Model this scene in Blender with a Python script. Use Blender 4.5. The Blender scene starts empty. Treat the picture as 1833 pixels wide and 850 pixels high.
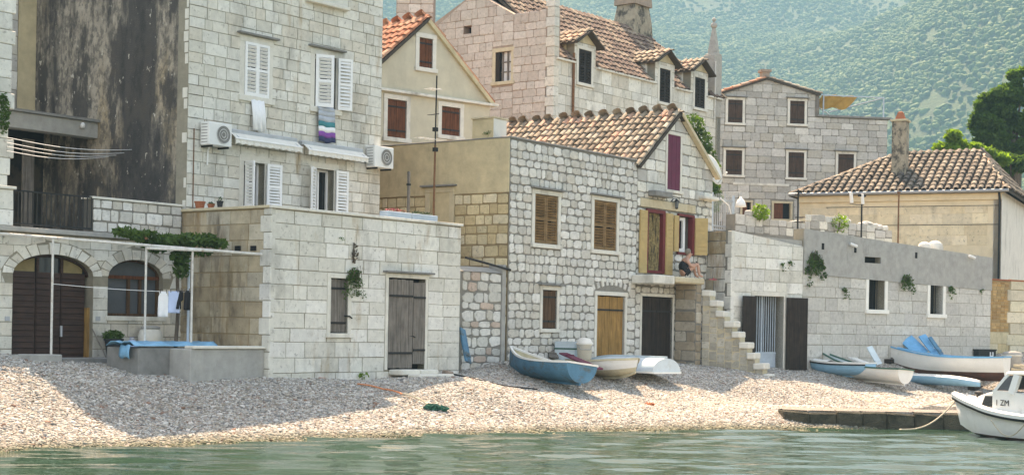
import bpy, bmesh, math, random
import numpy as np
from mathutils import Vector, Matrix
from mathutils.geometry import delaunay_2d_cdt
rad = math.radians
RND = random.Random(11)
sc = bpy.context.scene
col = sc.collection

# ------------------------------------------------------------------ camera
FPX, CX, PY, ROLL, EYE = 2800.0, 916.5, 588.0, rad(1.0), 2.1
cam_data = bpy.data.cameras.new('camera')
cam = bpy.data.objects.new('camera', cam_data)
col.objects.link(cam)
cam_data.sensor_width = 36.0
cam_data.lens = FPX / 1833.0 * 36.0
cam_data.shift_y = (PY - 425.0) / 1833.0
cam_data.clip_start = 0.1
cam_data.clip_end = 9000.0
cam.matrix_world = Matrix.Translation((0, 0, EYE)) @ Matrix.Rotation(rad(90), 4, 'X') @ Matrix.Rotation(ROLL, 4, 'Z')
sc.camera = cam

# ------------------------------------------------------------------ daylight
SUN_EL, SUN_X = rad(56.0), -0.10           # the sun stands behind the houses, a touch to the left
world = bpy.data.worlds.new('World')
sc.world = world
world.use_nodes = True
wn = world.node_tree.nodes
sky = wn.new('ShaderNodeTexSky')
sky.sky_type = 'NISHITA'
sky.sun_disc = False
sky.sun_elevation = SUN_EL
sky.sun_rotation = math.atan2(SUN_X, 1.0)
sky.air_density = 1.0
sky.dust_density = 1.5
wn['Background'].inputs['Strength'].default_value = 0.15
world.node_tree.links.new(sky.outputs[0], wn['Background'].inputs['Color'])
sun_data = bpy.data.lights.new('sun', 'SUN')
sun = bpy.data.objects.new('sun', sun_data)
col.objects.link(sun)
sun_data.energy = 4.3
sun_data.angle = rad(0.5)
sun_data.color = (1.0, 0.95, 0.86)
to_sun = Vector((SUN_X, 1.0, math.hypot(1, SUN_X) * math.tan(SUN_EL)))
sun.rotation_euler = (-to_sun).to_track_quat('-Z', 'Y').to_euler()
sc.view_settings.view_transform = 'Standard'
sc.view_settings.look = 'None'
sc.view_settings.gamma = 1.0
sc.view_settings.exposure = 2.28
sc.view_settings.use_white_balance = True
sc.view_settings.white_balance_temperature = 9900
sc.view_settings.white_balance_tint = 21
sc.cycles.use_denoising = True
sc.cycles.max_bounces = 6
sc.cycles.diffuse_bounces = 3
sc.cycles.glossy_bounces = 3
sc.cycles.transmission_bounces = 4
sc.cycles.volume_bounces = 0
sc.cycles.sample_clamp_indirect = 8.0

# ------------------------------------------------------------------ measuring the place
_R = Vector((math.cos(ROLL), 0, math.sin(ROLL)))
_U = Vector((-math.sin(ROLL), 0, math.cos(ROLL)))
EYEP = Vector((0, 0, EYE))
Z = Vector((0, 0, 1))

def ray(x, y):
    return _R * ((x - CX) / FPX) + _U * ((PY - y) / FPX) + Vector((0, 1, 0))

def at(x, y, Y):
    d = ray(x, y)
    return EYEP + d * (Y / d.y)

def atz(x, y, z):
    d = ray(x, y)
    return EYEP + d * ((z - EYE) / d.z)

class Fac:
    """a vertical wall plane: o at s = 0 (z = 0), u runs along it to the right, w runs into the house"""
    def __init__(s, o, u):
        s.o = Vector((o[0], o[1], 0))
        s.u = Vector((u[0], u[1], 0)).normalized()
        s.w = Vector((-s.u.y, s.u.x, 0))
        s.M = Matrix(((s.u.x, s.w.x, 0, s.o.x), (s.u.y, s.w.y, 0, s.o.y), (0, 0, 1, 0), (0, 0, 0, 1)))
    def hit(s, x, y):
        d = ray(x, y)
        return EYEP + d * ((s.o - EYEP).dot(s.w) / d.dot(s.w))
    def st(s, x, y):
        p = s.hit(x, y)
        return (p - s.o).dot(s.u), p.z
    def S(s, x, y=450):
        return s.st(x, y)[0]
    def Zp(s, x, y):
        return s.st(x, y)[1]
    def rect(s, x0, y0, x1, y1):
        xm, ym = (x0 + x1) / 2, (y0 + y1) / 2
        return (s.S(x0, ym), s.Zp(xm, y1), s.S(x1, ym), s.Zp(xm, y0))
    def pt(s, a, d=0.0, z=0.0):
        return s.o + s.u * a + s.w * d + Z * z
    def back(s, d, s0=0.0):
        return Fac(s.pt(s0, d), s.u)
    def left_of(s, a, L, d=0.0):
        """the return wall that runs back from s = a and faces along -u"""
        return Fac(s.pt(a, L + d), -s.w)
    def right_of(s, a, d=0.0):
        return Fac(s.pt(a, d), s.w)

def udir(a):
    return (math.sin(rad(a)), math.cos(rad(a)))

# ------------------------------------------------------------------ objects
WM = {}

def reg(o, parent, M):
    col.objects.link(o)
    if parent is not None:
        o.parent = parent
        o.matrix_local = WM[parent].inverted() @ M
    else:
        o.matrix_world = M
    WM[o] = M
    return o

def tag(o, label=None, cat=None, group=None, kind=None):
    if label: o['label'] = label
    if cat: o['category'] = cat
    if group: o['group'] = group
    if kind: o['kind'] = kind
    return o

def thing(name, label, cat, loc=(0, 0, 0), group=None):
    o = bpy.data.objects.new(name, None)
    o.empty_display_size = 0.2
    reg(o, None, Matrix.Translation(Vector(loc)))
    return tag(o, label, cat, group)

def part_empty(name, parent, M):
    o = bpy.data.objects.new(name, None)
    o.empty_display_size = 0.1
    return reg(o, parent, M)

I4 = Matrix.Identity(4)

class MB:
    def __init__(s):
        s.v, s.f, s.c = [], [], None
    def add(s, vs, fs):
        b = len(s.v)
        s.v += [tuple(p) for p in vs]
        s.f += [tuple(i + b for i in f) for f in fs]
        return s
    def box(s, x0, x1, y0, y1, z0, z1, M=None):
        vs = [Vector((x, y, z)) for z in (z0, z1) for y in (y0, y1) for x in (x0, x1)]
        if M is not None: vs = [M @ p for p in vs]
        return s.add(vs, [(0, 2, 3, 1), (4, 5, 7, 6), (0, 1, 5, 4), (2, 6, 7, 3), (0, 4, 6, 2), (1, 3, 7, 5)])
    def bar(s, a, b, w, h=None, up=Z):
        a, b = Vector(a), Vector(b)
        h = h or w
        d = (b - a); L = d.length; d = d.normalized()
        x = d.cross(up)
        if x.length < 1e-4: x = d.cross(Vector((1, 0, 0)))
        x.normalize(); y = x.cross(d)
        M = Matrix(((d.x, x.x, y.x, a.x), (d.y, x.y, y.y, a.y), (d.z, x.z, y.z, a.z), (0, 0, 0, 1)))
        return s.box(0, L, -w / 2, w / 2, -h / 2, h / 2, M)
    def tube(s, pts, r, n=6):
        pts = [Vector(p) for p in pts]
        rr = r if isinstance(r, (list, tuple)) else [r] * len(pts)
        vs, fs = [], []
        for i, p in enumerate(pts):
            d = (pts[min(i + 1, len(pts) - 1)] - pts[max(i - 1, 0)]).normalized()
            x = d.cross(Z)
            if x.length < 1e-3: x = d.cross(Vector((1, 0, 0)))
            x.normalize(); y = d.cross(x)
            for k in range(n):
                t = 2 * math.pi * k / n
                vs.append(p + (x * math.cos(t) + y * math.sin(t)) * rr[i])
        for i in range(len(pts) - 1):
            for k in range(n):
                fs.append((i * n + k, i * n + (k + 1) % n, (i + 1) * n + (k + 1) % n, (i + 1) * n + k))
        fs.append(tuple(range(n))[::-1]); fs.append(tuple((len(pts) - 1) * n + k for k in range(n)))
        return s.add(vs, fs)
    def lathe(s, prof, n=12, c=(0, 0, 0), sq=(1, 1)):
        vs, fs = [], []
        for r, z in prof:
            for k in range(n):
                t = 2 * math.pi * (k + 0.5) / n
                vs.append((c[0] + r * sq[0] * math.cos(t), c[1] + r * sq[1] * math.sin(t), c[2] + z))
        m = len(prof)
        for i in range(m - 1):
            for k in range(n):
                fs.append((i * n + k, i * n + (k + 1) % n, (i + 1) * n + (k + 1) % n, (i + 1) * n + k))
        fs.append(tuple(range(n))[::-1]); fs.append(tuple((m - 1) * n + k for k in range(n)))
        return s.add(vs, fs)
    def loft(s, rings, closed=True, caps=True):
        n = len(rings[0]); vs = [p for r in rings for p in r]; fs = []
        for i in range(len(rings) - 1):
            for k in range(n if closed else n - 1):
                fs.append((i * n + k, i * n + (k + 1) % n, (i + 1) * n + (k + 1) % n, (i + 1) * n + k))
        if caps and closed:
            fs.append(tuple(range(n))[::-1]); fs.append(tuple((len(rings) - 1) * n + k for k in range(n)))
        return s.add(vs, fs)
    def prism(s, poly, y0, y1):
        n = len(poly)
        vs = [(x, y0, z) for x, z in poly] + [(x, y1, z) for x, z in poly]
        fs = [tuple(range(n)), tuple(range(n, 2 * n))[::-1]]
        fs += [(i, i + n, (i + 1) % n + n, (i + 1) % n) for i in range(n)]
        return s.add(vs, fs)
    def plan(s, poly, z0, z1):
        n = len(poly)
        zs0 = z0 if isinstance(z0, (list, tuple)) else [z0] * n
        zs1 = z1 if isinstance(z1, (list, tuple)) else [z1] * n
        vs = [(p[0], p[1], zs0[i]) for i, p in enumerate(poly)] + [(p[0], p[1], zs1[i]) for i, p in enumerate(poly)]
        fs = [tuple(range(n))[::-1], tuple(range(n, 2 * n))]
        fs += [(i, (i + 1) % n, (i + 1) % n + n, i + n) for i in range(n)]
        return s.add(vs, fs)
    def mesh(s, name, smooth=False):
        me = bpy.data.meshes.new(name)
        me.from_pydata(s.v, [], s.f)
        if smooth: me.polygons.foreach_set('use_smooth', [True] * len(me.polygons))
        me.update()
        return me
    def build(s, name, m, parent=None, M=I4, smooth=False, bevel=0, fix=True):
        me = s.mesh(name, smooth)
        if fix:
            bm = bmesh.new(); bm.from_mesh(me)
            bmesh.ops.recalc_face_normals(bm, faces=bm.faces)
            if bevel:
                bmesh.ops.bevel(bm, geom=[e for e in bm.edges], offset=bevel, segments=1, affect='EDGES', clamp_overlap=True)
            bm.to_mesh(me); bm.free()
        if smooth: me.polygons.foreach_set('use_smooth', [True] * len(me.polygons))
        me.materials.append(m)
        return reg(bpy.data.objects.new(name, me), parent, M)

def one(name, m, parent, M, *b, **k):
    mb = MB(); mb.box(*b)
    return mb.build(name, m, parent, M, **k)

# ------------------------------------------------------------------ materials
def lin(r, g, b):
    f = lambda c: (c / 255 / 12.92) if c / 255 <= 0.04045 else ((c / 255 + 0.055) / 1.055) ** 2.4
    return (f(r), f(g), f(b))

MATS = {}
def mat(name, c=(0.5, 0.5, 0.5), rough=0.85, var=0.15, scale=5.0, bump=0.3, bscale=35.0, stains=(), src='rgb', metal=0.0,
        grain=None, spec=0.3, bdist=0.02, ramp=None, sub=None):
    m = bpy.data.materials.new(name); m.use_nodes = True
    nt = m.node_tree; N, L = nt.nodes, nt.links
    b = N['Principled BSDF']
    b.inputs['Roughness'].default_value = rough
    b.inputs['Metallic'].default_value = metal
    b.inputs['Specular IOR Level'].default_value = spec
    geo = N.new('ShaderNodeNewGeometry')
    if src == 'obj':
        oi = N.new('ShaderNodeObjectInfo'); base = oi.outputs['Color']
    elif src == 'att':
        a = N.new('ShaderNodeAttribute'); a.attribute_name = 'Col'; base = a.outputs['Color']
    elif src == 'random':
        oi = N.new('ShaderNodeObjectInfo'); cr = N.new('ShaderNodeValToRGB'); cr.color_ramp.interpolation = 'CONSTANT'
        L.new(oi.outputs['Random'], cr.inputs[0]); el = cr.color_ramp.elements
        for i, (p, cc) in enumerate(ramp):
            e = el[i] if i < 2 else el.new(p)
            e.position = p; e.color = (*cc, 1)
        base = cr.outputs[0]
    else:
        rgb = N.new('ShaderNodeRGB'); rgb.outputs[0].default_value = (*c, 1); base = rgb.outputs[0]
    def noise(sx, sy, sz, detail=5.0, rough_=0.6):
        mp = N.new('ShaderNodeVectorMath'); mp.operation = 'MULTIPLY'
        mp.inputs[1].default_value = (sx, sy, sz)
        L.new(geo.outputs['Position'], mp.inputs[0])
        n = N.new('ShaderNodeTexNoise'); n.inputs['Scale'].default_value = 1.0
        n.inputs['Detail'].default_value = detail; n.inputs['Roughness'].default_value = rough_
        L.new(mp.outputs[0], n.inputs['Vector'])
        return n.outputs[0]
    def mrange(x, a, b_, c_, d):
        r = N.new('ShaderNodeMapRange'); r.inputs[1].default_value = a; r.inputs[2].default_value = b_
        r.inputs[3].default_value = c_; r.inputs[4].default_value = d
        L.new(x, r.inputs[0]); return r.outputs[0]
    def mix(kind, fac, a, b_):
        x = N.new('ShaderNodeMix'); x.data_type = 'RGBA'; x.blend_type = kind
        if isinstance(fac, float): x.inputs[0].default_value = fac
        else: L.new(fac, x.inputs[0])
        L.new(a, x.inputs[6])
        if isinstance(b_, tuple): x.inputs[7].default_value = (*b_, 1)
        else: L.new(b_, x.inputs[7])
        return x.outputs[2]
    n1 = noise(scale, scale, scale)
    v = mrange(n1, 0.25, 0.75, 1 - var, 1 + var)
    base = mix('MULTIPLY', 1.0, base, v)
    if grain:
        g = mrange(noise(*grain), 0.3, 0.7, 0.55, 1.25)
        base = mix('MULTIPLY', 1.0, base, g)
    for st in stains:
        (cc, (sx, sy, sz), lo, hi, amt) = st
        k = mrange(noise(sx, sy, sz, 6.0, 0.65), lo, hi, 0.0, amt)
        base = mix('MIX', k, base, cc)
    L.new(base, b.inputs['Base Color'])
    if sub:
        tr = N.new('ShaderNodeBsdfTranslucent'); mx = N.new('ShaderNodeMixShader'); mx.inputs[0].default_value = sub
        tc = mix('MULTIPLY', 1.0, base, (1.5, 1.6, .8)); L.new(tc, tr.inputs['Color'])
        L.new(b.outputs[0], mx.inputs[1]); L.new(tr.outputs[0], mx.inputs[2]); L.new(mx.outputs[0], N['Material Output'].inputs['Surface'])
    if bump:
        bp = N.new('ShaderNodeBump'); bp.inputs['Strength'].default_value = bump; bp.inputs['Distance'].default_value = bdist
        sx = grain or (bscale, bscale, bscale)
        L.new(noise(*sx), bp.inputs['Height']); L.new(bp.outputs[0], b.inputs['Normal'])
    MATS[name] = m
    return m

SPECK = ((0.15, 0.13, 0.10), (10, 10, 10), 0.58, 0.70, 0.6)
DIRT = ((0.11, 0.095, 0.07), (1.2, 1.2, 0.5), 0.53, 0.76, 0.6)
RUST = ((0.30, 0.17, 0.06), (1.6, 1.6, 0.45), 0.60, 0.82, 0.55)
SOOT = ((0.05, 0.05, 0.047), (2.6, 2.6, 0.9), 0.60, 0.85, 0.5)
mat('stone_pale', src='obj', var=0.12, scale=7, bump=0.5, stains=(SPECK, DIRT, ((0.36, 0.22, 0.08), (1.7, 1.7, 0.42), 0.60, 0.72, 0.6)))
mat('stone_pale_att', src='att', var=0.12, scale=7, bump=0.5, stains=(SPECK, DIRT, ((0.36, 0.22, 0.08), (1.7, 1.7, 0.42), 0.60, 0.72, 0.6)))
mat('stone_rusty', src='obj', var=0.25, scale=5, bump=0.6, stains=(((0.30, 0.16, 0.05), (2.0, 2.0, 0.35), 0.54, 0.70, 0.8), ((0.09, 0.06, 0.04), (2.4, 2.4, 0.7), 0.50, 0.68, 0.8), ((0.55, 0.50, 0.40), (2.2, 2.2, 1.2), 0.60, 0.72, 0.6), SPECK))
mat('stone_field', src='obj', var=0.16, scale=9, bump=0.7, stains=(SPECK, SOOT))
mat('stone_field_att', src='att', var=0.16, scale=9, bump=0.7, stains=(SOOT,))
mat('mortar_pale', (0.28, 0.25, 0.19), var=0.2, bump=0.5, stains=(DIRT,))
mat('mortar_grey', (0.23, 0.215, 0.185), var=0.2, bump=0.6, stains=(SOOT,))
mat('mortar_yellow', (0.34, 0.25, 0.14), var=0.2, bump=0.6)
mat('mortar_pink', (0.36, 0.27, 0.21), var=0.2, bump=0.6, stains=(SOOT,))
mat('plaster_stained', (0.35, 0.30, 0.235), var=0.3, scale=3, bump=0.8, stains=(
    ((0.38, 0.27, 0.14), (0.6, 0.6, 0.2), 0.52, 0.64, 0.6),
    ((0.05, 0.047, 0.045), (0.8, 0.8, 0.17), 0.46, 0.56, 0.9),
    ((0.045, 0.042, 0.040), (2.2, 2.2, 0.9), 0.47, 0.57, 0.85),
    ((0.07, 0.065, 0.06), (7.5, 7.5, 5.0), 0.48, 0.58, 0.6),
    ((0.60, 0.55, 0.46), (7.0, 7.0, 4.5), 0.64, 0.69, 0.85)))
mat('plaster_tan', (0.56, 0.46, 0.29), var=0.2, scale=3, bump=0.5, stains=(((0.13, 0.10, 0.06), (1.2, 1.2, 0.35), 0.52, 0.78, 0.7), ((0.5, 0.44, 0.32), (3, 3, 2), 0.6, 0.8, 0.5)))
mat('plaster_beige', (0.54, 0.49, 0.37), var=0.1, scale=3, bump=0.35, stains=(((0.30, 0.27, 0.2), (0.9, 0.9, 0.3), 0.55, 0.8, 0.5),))
mat('plaster_cream', (0.74, 0.61, 0.42), var=0.1, scale=3, bump=0.3, stains=(((0.42, 0.30, 0.16), (0.7, 0.7, 0.5), 0.5, 0.75, 0.45),))
mat('plaster_white', (0.68, 0.65, 0.58), var=0.08, scale=3, bump=0.3, stains=(DIRT,))
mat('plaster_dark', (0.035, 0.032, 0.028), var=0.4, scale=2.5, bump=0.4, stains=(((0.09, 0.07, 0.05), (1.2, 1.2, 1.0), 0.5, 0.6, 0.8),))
mat('concrete', (0.36, 0.35, 0.32), var=0.18, scale=4, bump=0.6, stains=(SOOT, ((0.5, 0.48, 0.43), (2, 2, 1.2), 0.55, 0.75, 0.5)))
mat('concrete_dark', (0.22, 0.215, 0.20), var=0.25, scale=4, bump=0.6, stains=(SOOT,))
mat('quay_stone', (0.085, 0.075, 0.05), var=0.45, scale=5, bump=0.9, bdist=0.05, stains=(((0.02, 0.022, 0.014), (2.5, 2.5, 4), 0.45, 0.65, 0.8),))
mat('spire_stone', (0.40, 0.37, 0.325), var=0.2, scale=6, bump=0.5, stains=(SPECK,))
mat('frame_white', (0.80, 0.78, 0.71), var=0.06, scale=6, bump=0.3)
mat('chimney_old', (0.36, 0.30, 0.22), var=0.3, scale=5, bump=0.8, stains=(((0.05, 0.045, 0.04), (3, 3, 2), 0.5, 0.6, 0.85), SPECK))
mat('limestone', (0.68, 0.65, 0.57), var=0.1, scale=6, bump=0.4, stains=(DIRT,))
mat('limestone_warm', (0.56, 0.47, 0.32), var=0.14, scale=6, bump=0.5, stains=(RUST,))
mat('tile', src='obj', var=0.22, scale=9, bump=0.4, stains=(((0.10, 0.085, 0.06), (5, 5, 5), 0.5, 0.72, 0.7),))
mat('tile_att', src='att', var=0.22, scale=9, bump=0.4, stains=(((0.10, 0.085, 0.06), (5, 5, 5), 0.5, 0.72, 0.7),))
mat('roof_bed', (0.07, 0.055, 0.042), var=0.3, bump=0.5)
mat('wood_weathered', (0.19, 0.165, 0.14), var=0.25, scale=4, bump=0.7, grain=(28, 28, 1.6))
mat('wood_dark', (0.034, 0.022, 0.016), var=0.35, scale=4, bump=0.7, grain=(24, 24, 1.6))
mat('wood_brown', (0.105, 0.055, 0.028), var=0.25, scale=4, bump=0.6, grain=(26, 26, 1.6))
mat('wood_red', (0.15, 0.05, 0.022), var=0.25, scale=4, bump=0.6, grain=(26, 26, 1.6))
mat('wood_honey', (0.34, 0.185, 0.06), var=0.2, scale=4, bump=0.5, grain=(22, 22, 1.6))
mat('wood_louver', (0.23, 0.135, 0.06), var=0.25, scale=6, bump=0.5, grain=(2, 2, 26))
mat('wood_yellow', (0.50, 0.35, 0.155), var=0.12, scale=5, bump=0.3, rough=0.6)
mat('wood_garage', (0.052, 0.024, 0.016), var=0.25, scale=4, bump=0.4, grain=(2, 2, 22), rough=0.6)
mat('paint_white', (0.80, 0.80, 0.78), var=0.05, bump=0.1, rough=0.5)
mat('paint_purple', (0.14, 0.02, 0.05), var=0.15, bump=0.2, rough=0.6)
mat('paint_maroon', (0.17, 0.025, 0.025), var=0.15, bump=0.2, rough=0.6)
mat('paint_blackbrown', (0.03, 0.025, 0.022), var=0.3, bump=0.3)
mat('metal_rust', (0.19, 0.09, 0.045), var=0.4, scale=14, bump=0.4, rough=0.8)
mat('metal_dark', (0.022, 0.021, 0.02), var=0.3, bump=0.2, rough=0.6)
mat('metal_grey', (0.40, 0.42, 0.43), var=0.15, bump=0.1, rough=0.5)
mat('metal_pale', (0.62, 0.60, 0.55), var=0.2, scale=10, bump=0.2, rough=0.6, stains=(((0.28, 0.14, 0.06), (6, 6, 3), 0.58, 0.7, 0.8),))
mat('metal_bluegrey', (0.42, 0.50, 0.56), var=0.1, bump=0.1, rough=0.5)
mat('zinc', (0.33, 0.34, 0.34), var=0.15, bump=0.1, rough=0.5, metal=0.3)
mat('glass_dark', (0.018, 0.02, 0.022), var=0.1, bump=0, rough=0.08, spec=0.6)
mat('glass_grey', (0.09, 0.10, 0.11), var=0.1, bump=0, rough=0.1, spec=0.6)
mat('void', (0.012, 0.011, 0.01), var=0.1, bump=0)
mat('lace', (0.62, 0.62, 0.60), var=0.15, bump=0.1)
mat('ac_white', (0.74, 0.74, 0.71), var=0.06, bump=0.1, rough=0.45)
mat('fabric_white', (0.80, 0.80, 0.79), var=0.06, bump=0.3, bscale=12)
mat('fabric_offwhite', (0.72, 0.69, 0.62), var=0.08, bump=0.2, bscale=8)
mat('fabric_black', (0.018, 0.018, 0.02), var=0.2, bump=0.2)
mat('fabric_blue', (0.42, 0.52, 0.70), var=0.1, bump=0.3, bscale=12)
mat('tarp_blue', (0.16, 0.42, 0.60), var=0.12, bump=0.4, bscale=9, rough=0.5, stains=(((0.55, 0.55, 0.5), (3, 3, 3), 0.6, 0.75, 0.6),))
mat('terracotta', (0.36, 0.12, 0.06), var=0.15, bump=0.2)
mat('pot_black', (0.03, 0.03, 0.032), var=0.15, bump=0.2)
mat('leaf', (0.06, 0.115, 0.028), var=0.45, scale=3, bump=0, rough=0.6, sub=.35)
mat('leaf_bright', (0.13, 0.22, 0.035), var=0.35, scale=2, bump=0, rough=0.6, sub=.5)
mat('leaf_pine', (0.075, 0.14, 0.035), var=0.5, scale=1.2, bump=0, rough=0.7, sub=.5)
mat('leaf_dry', (0.07, 0.10, 0.04), var=0.4, scale=3, bump=0, rough=0.7)
mat('bark', (0.12, 0.09, 0.065), var=0.3, bump=0.8, grain=(14, 14, 2))
mat('flower_pink', (0.50, 0.12, 0.13), var=0.4, scale=8, bump=0)
mat('rope', (0.50, 0.44, 0.33), var=0.2, bump=0.5)
mat('rope_black', (0.03, 0.03, 0.03), var=0.2, bump=0.3)
mat('net_green', (0.03, 0.16, 0.11), var=0.4, scale=20, bump=0.8)
mat('net_orange', (0.62, 0.22, 0.10), var=0.3, scale=20, bump=0.6)
mat('skin', (0.52, 0.29, 0.21), var=0.08, bump=0.1, rough=0.6)
mat('hair_grey', (0.22, 0.19, 0.15), var=0.3, scale=60, bump=0.5)
mat('pane_ochre', (0.24, 0.18, 0.085), var=0.2, bump=0.2)
mat('wood_shutter', (0.075, 0.042, 0.028), var=0.3, scale=4, bump=0.6, grain=(26, 26, 1.6))
mat('canvas_ochre', (0.42, 0.26, 0.08), var=0.2, bump=0.3)

# ------------------------------------------------------------------ masonry
def _unit_stone(kind, r):
    if kind == 'ashlar':
        pts = [(-.5, -.5), (.5, -.5), (.5, .5), (-.5, .5)]
        pts = [(x + r.uniform(-.012, .012), z + r.uniform(-.015, .015)) for x, z in pts]
        inset, proud = .035, r.uniform(.006, .018)
    elif kind == 'block':
        c = .09
        pts = [(-.5 + c, -.5), (.5 - c, -.5), (.5, -.5 + c), (.5, .5 - c), (.5 - c, .5), (-.5 + c, .5), (-.5, .5 - c), (-.5, -.5 + c)]
        pts = [(x + r.uniform(-.025, .025), z + r.uniform(-.035, .035)) for x, z in pts]
        inset, proud = .06, r.uniform(.012, .03)
    else:
        n = 9; pts = []
        for k in range(n):
            t = 2 * math.pi * (k + r.uniform(-.25, .25)) / n
            c, s_ = math.cos(t), math.sin(t)
            q = (abs(c) ** 7.0 + abs(s_) ** 7.0) ** (-1 / 7.0) * .5 * r.uniform(.91, 1.03)
            pts.append((c * q, s_ * q))
        inset, proud = .07, r.uniform(.012, .035)
    return pts, inset, proud

def _stone_geo(pts, inset, proud, r, tilt=.006):
    n = len(pts)
    cx = sum(p[0] for p in pts) / n; cz = sum(p[1] for p in pts) / n
    vs = [(x, .02, z) for x, z in pts]
    vs += [(x + (cx - x) * inset * .3, -proud * .6, z + (cz - z) * inset * .3) for x, z in pts]
    vs += [(x + (cx - x) * inset * 1.6, -proud + r.uniform(-tilt, tilt), z + (cz - z) * inset * 1.6) for x, z in pts]
    fs = []
    for k in (0, 1):
        for i in range(n):
            j = (i + 1) % n
            fs.append((k * n + i, k * n + j, (k + 1) * n + j, (k + 1) * n + i))
    fs.append(tuple(2 * n + i for i in range(n)))
    return vs, fs

_SM = {}
def stone_meshes(kind, m):
    key = (kind, m.name)
    if key not in _SM:
        r = random.Random(hash(kind) % 1000 if False else len(kind)); out = []
        for i in range(12):
            p, ins, pr = _unit_stone(kind, r)
            vs, fs = _stone_geo(p, ins, pr, r)
            me = bpy.data.meshes.new('stone'); me.from_pydata(vs, [], fs); me.update(); me.materials.append(m)
            out.append((me, vs, fs))
        _SM[key] = out
    return _SM[key]

def lay(s0, s1, z0, z1, ch, cw, holes=(), r=RND, hv=.15, wv=.4, drift=0.0):
    """courses of stones round rectangular openings -> list of (a, z0, b, z1)"""
    out = []; z = z0
    while z < z1 - .03:
        h = ch * r.uniform(1 - hv, 1 + hv)
        if z1 - (z + h) < ch * .5: h = z1 - z
        cuts = sorted({s0, s1, *[min(max(q, s0), s1) for o in holes if o[1] < z + h and o[3] > z for q in (o[0], o[2])]})
        spans = []
        for a, b in zip(cuts, cuts[1:]):
            m_ = (a + b) / 2
            segs = [(z, z + h)]
            for o in holes:
                if o[0] < m_ < o[2]:
                    segs = [q for (p0, p1) in segs for q in ((p0, min(p1, o[1])), (max(p0, o[3]), p1)) if q[1] - q[0] > .05]
            for q in segs:
                if spans and spans[-1][1] == a and abs(spans[-1][2] - q[0]) < 1e-6 and abs(spans[-1][3] - q[1]) < 1e-6:
                    spans[-1][1] = b
                else:
                    spans.append([a, b, q[0], q[1]])
        for a, b, c, d in spans:
            if b - a < .04: continue
            n = max(1, round((b - a) / cw + r.uniform(-.45, .45)))
            ws = [r.uniform(1 - wv, 1 + wv) for _ in range(n)]; t = (b - a) / sum(ws); x = a
            for w in ws:
                out.append((x, c, x + w * t, d)); x += w * t
        z += h
    return out

def clip_half(poly, nx, nz, d):
    """keep nx*x + nz*z <= d"""
    out = []
    for i in range(len(poly)):
        p, q = poly[i], poly[(i + 1) % len(poly)]
        a, b = nx * p[0] + nz * p[1] - d, nx * q[0] + nz * q[1] - d
        if a <= 0: out.append(p)
        if (a < 0 < b) or (b < 0 < a):
            t = a / (a - b); out.append((p[0] + (q[0] - p[0]) * t, p[1] + (q[1] - p[1]) * t))
    return out

def halves(poly):
    """half-planes of a convex outline given counter-clockwise in (s, z)"""
    hs = []
    for i in range(len(poly)):
        (x0, z0), (x1, z1) = poly[i], poly[(i + 1) % len(poly)]
        nx, nz = z1 - z0, -(x1 - x0); L = math.hypot(nx, nz)
        hs.append((nx / L, nz / L, (nx * x0 + nz * z0) / L))
    return hs

def parea(p):
    return abs(sum(p[i][0] * p[(i + 1) % len(p)][1] - p[(i + 1) % len(p)][0] * p[i][1] for i in range(len(p)))) / 2

def jitter_col(pal, r, v=.13):
    c = r.choice(pal); k = r.uniform(1 - v, 1 + v)
    return (c[0] * k, c[1] * k, c[2] * k)

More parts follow.
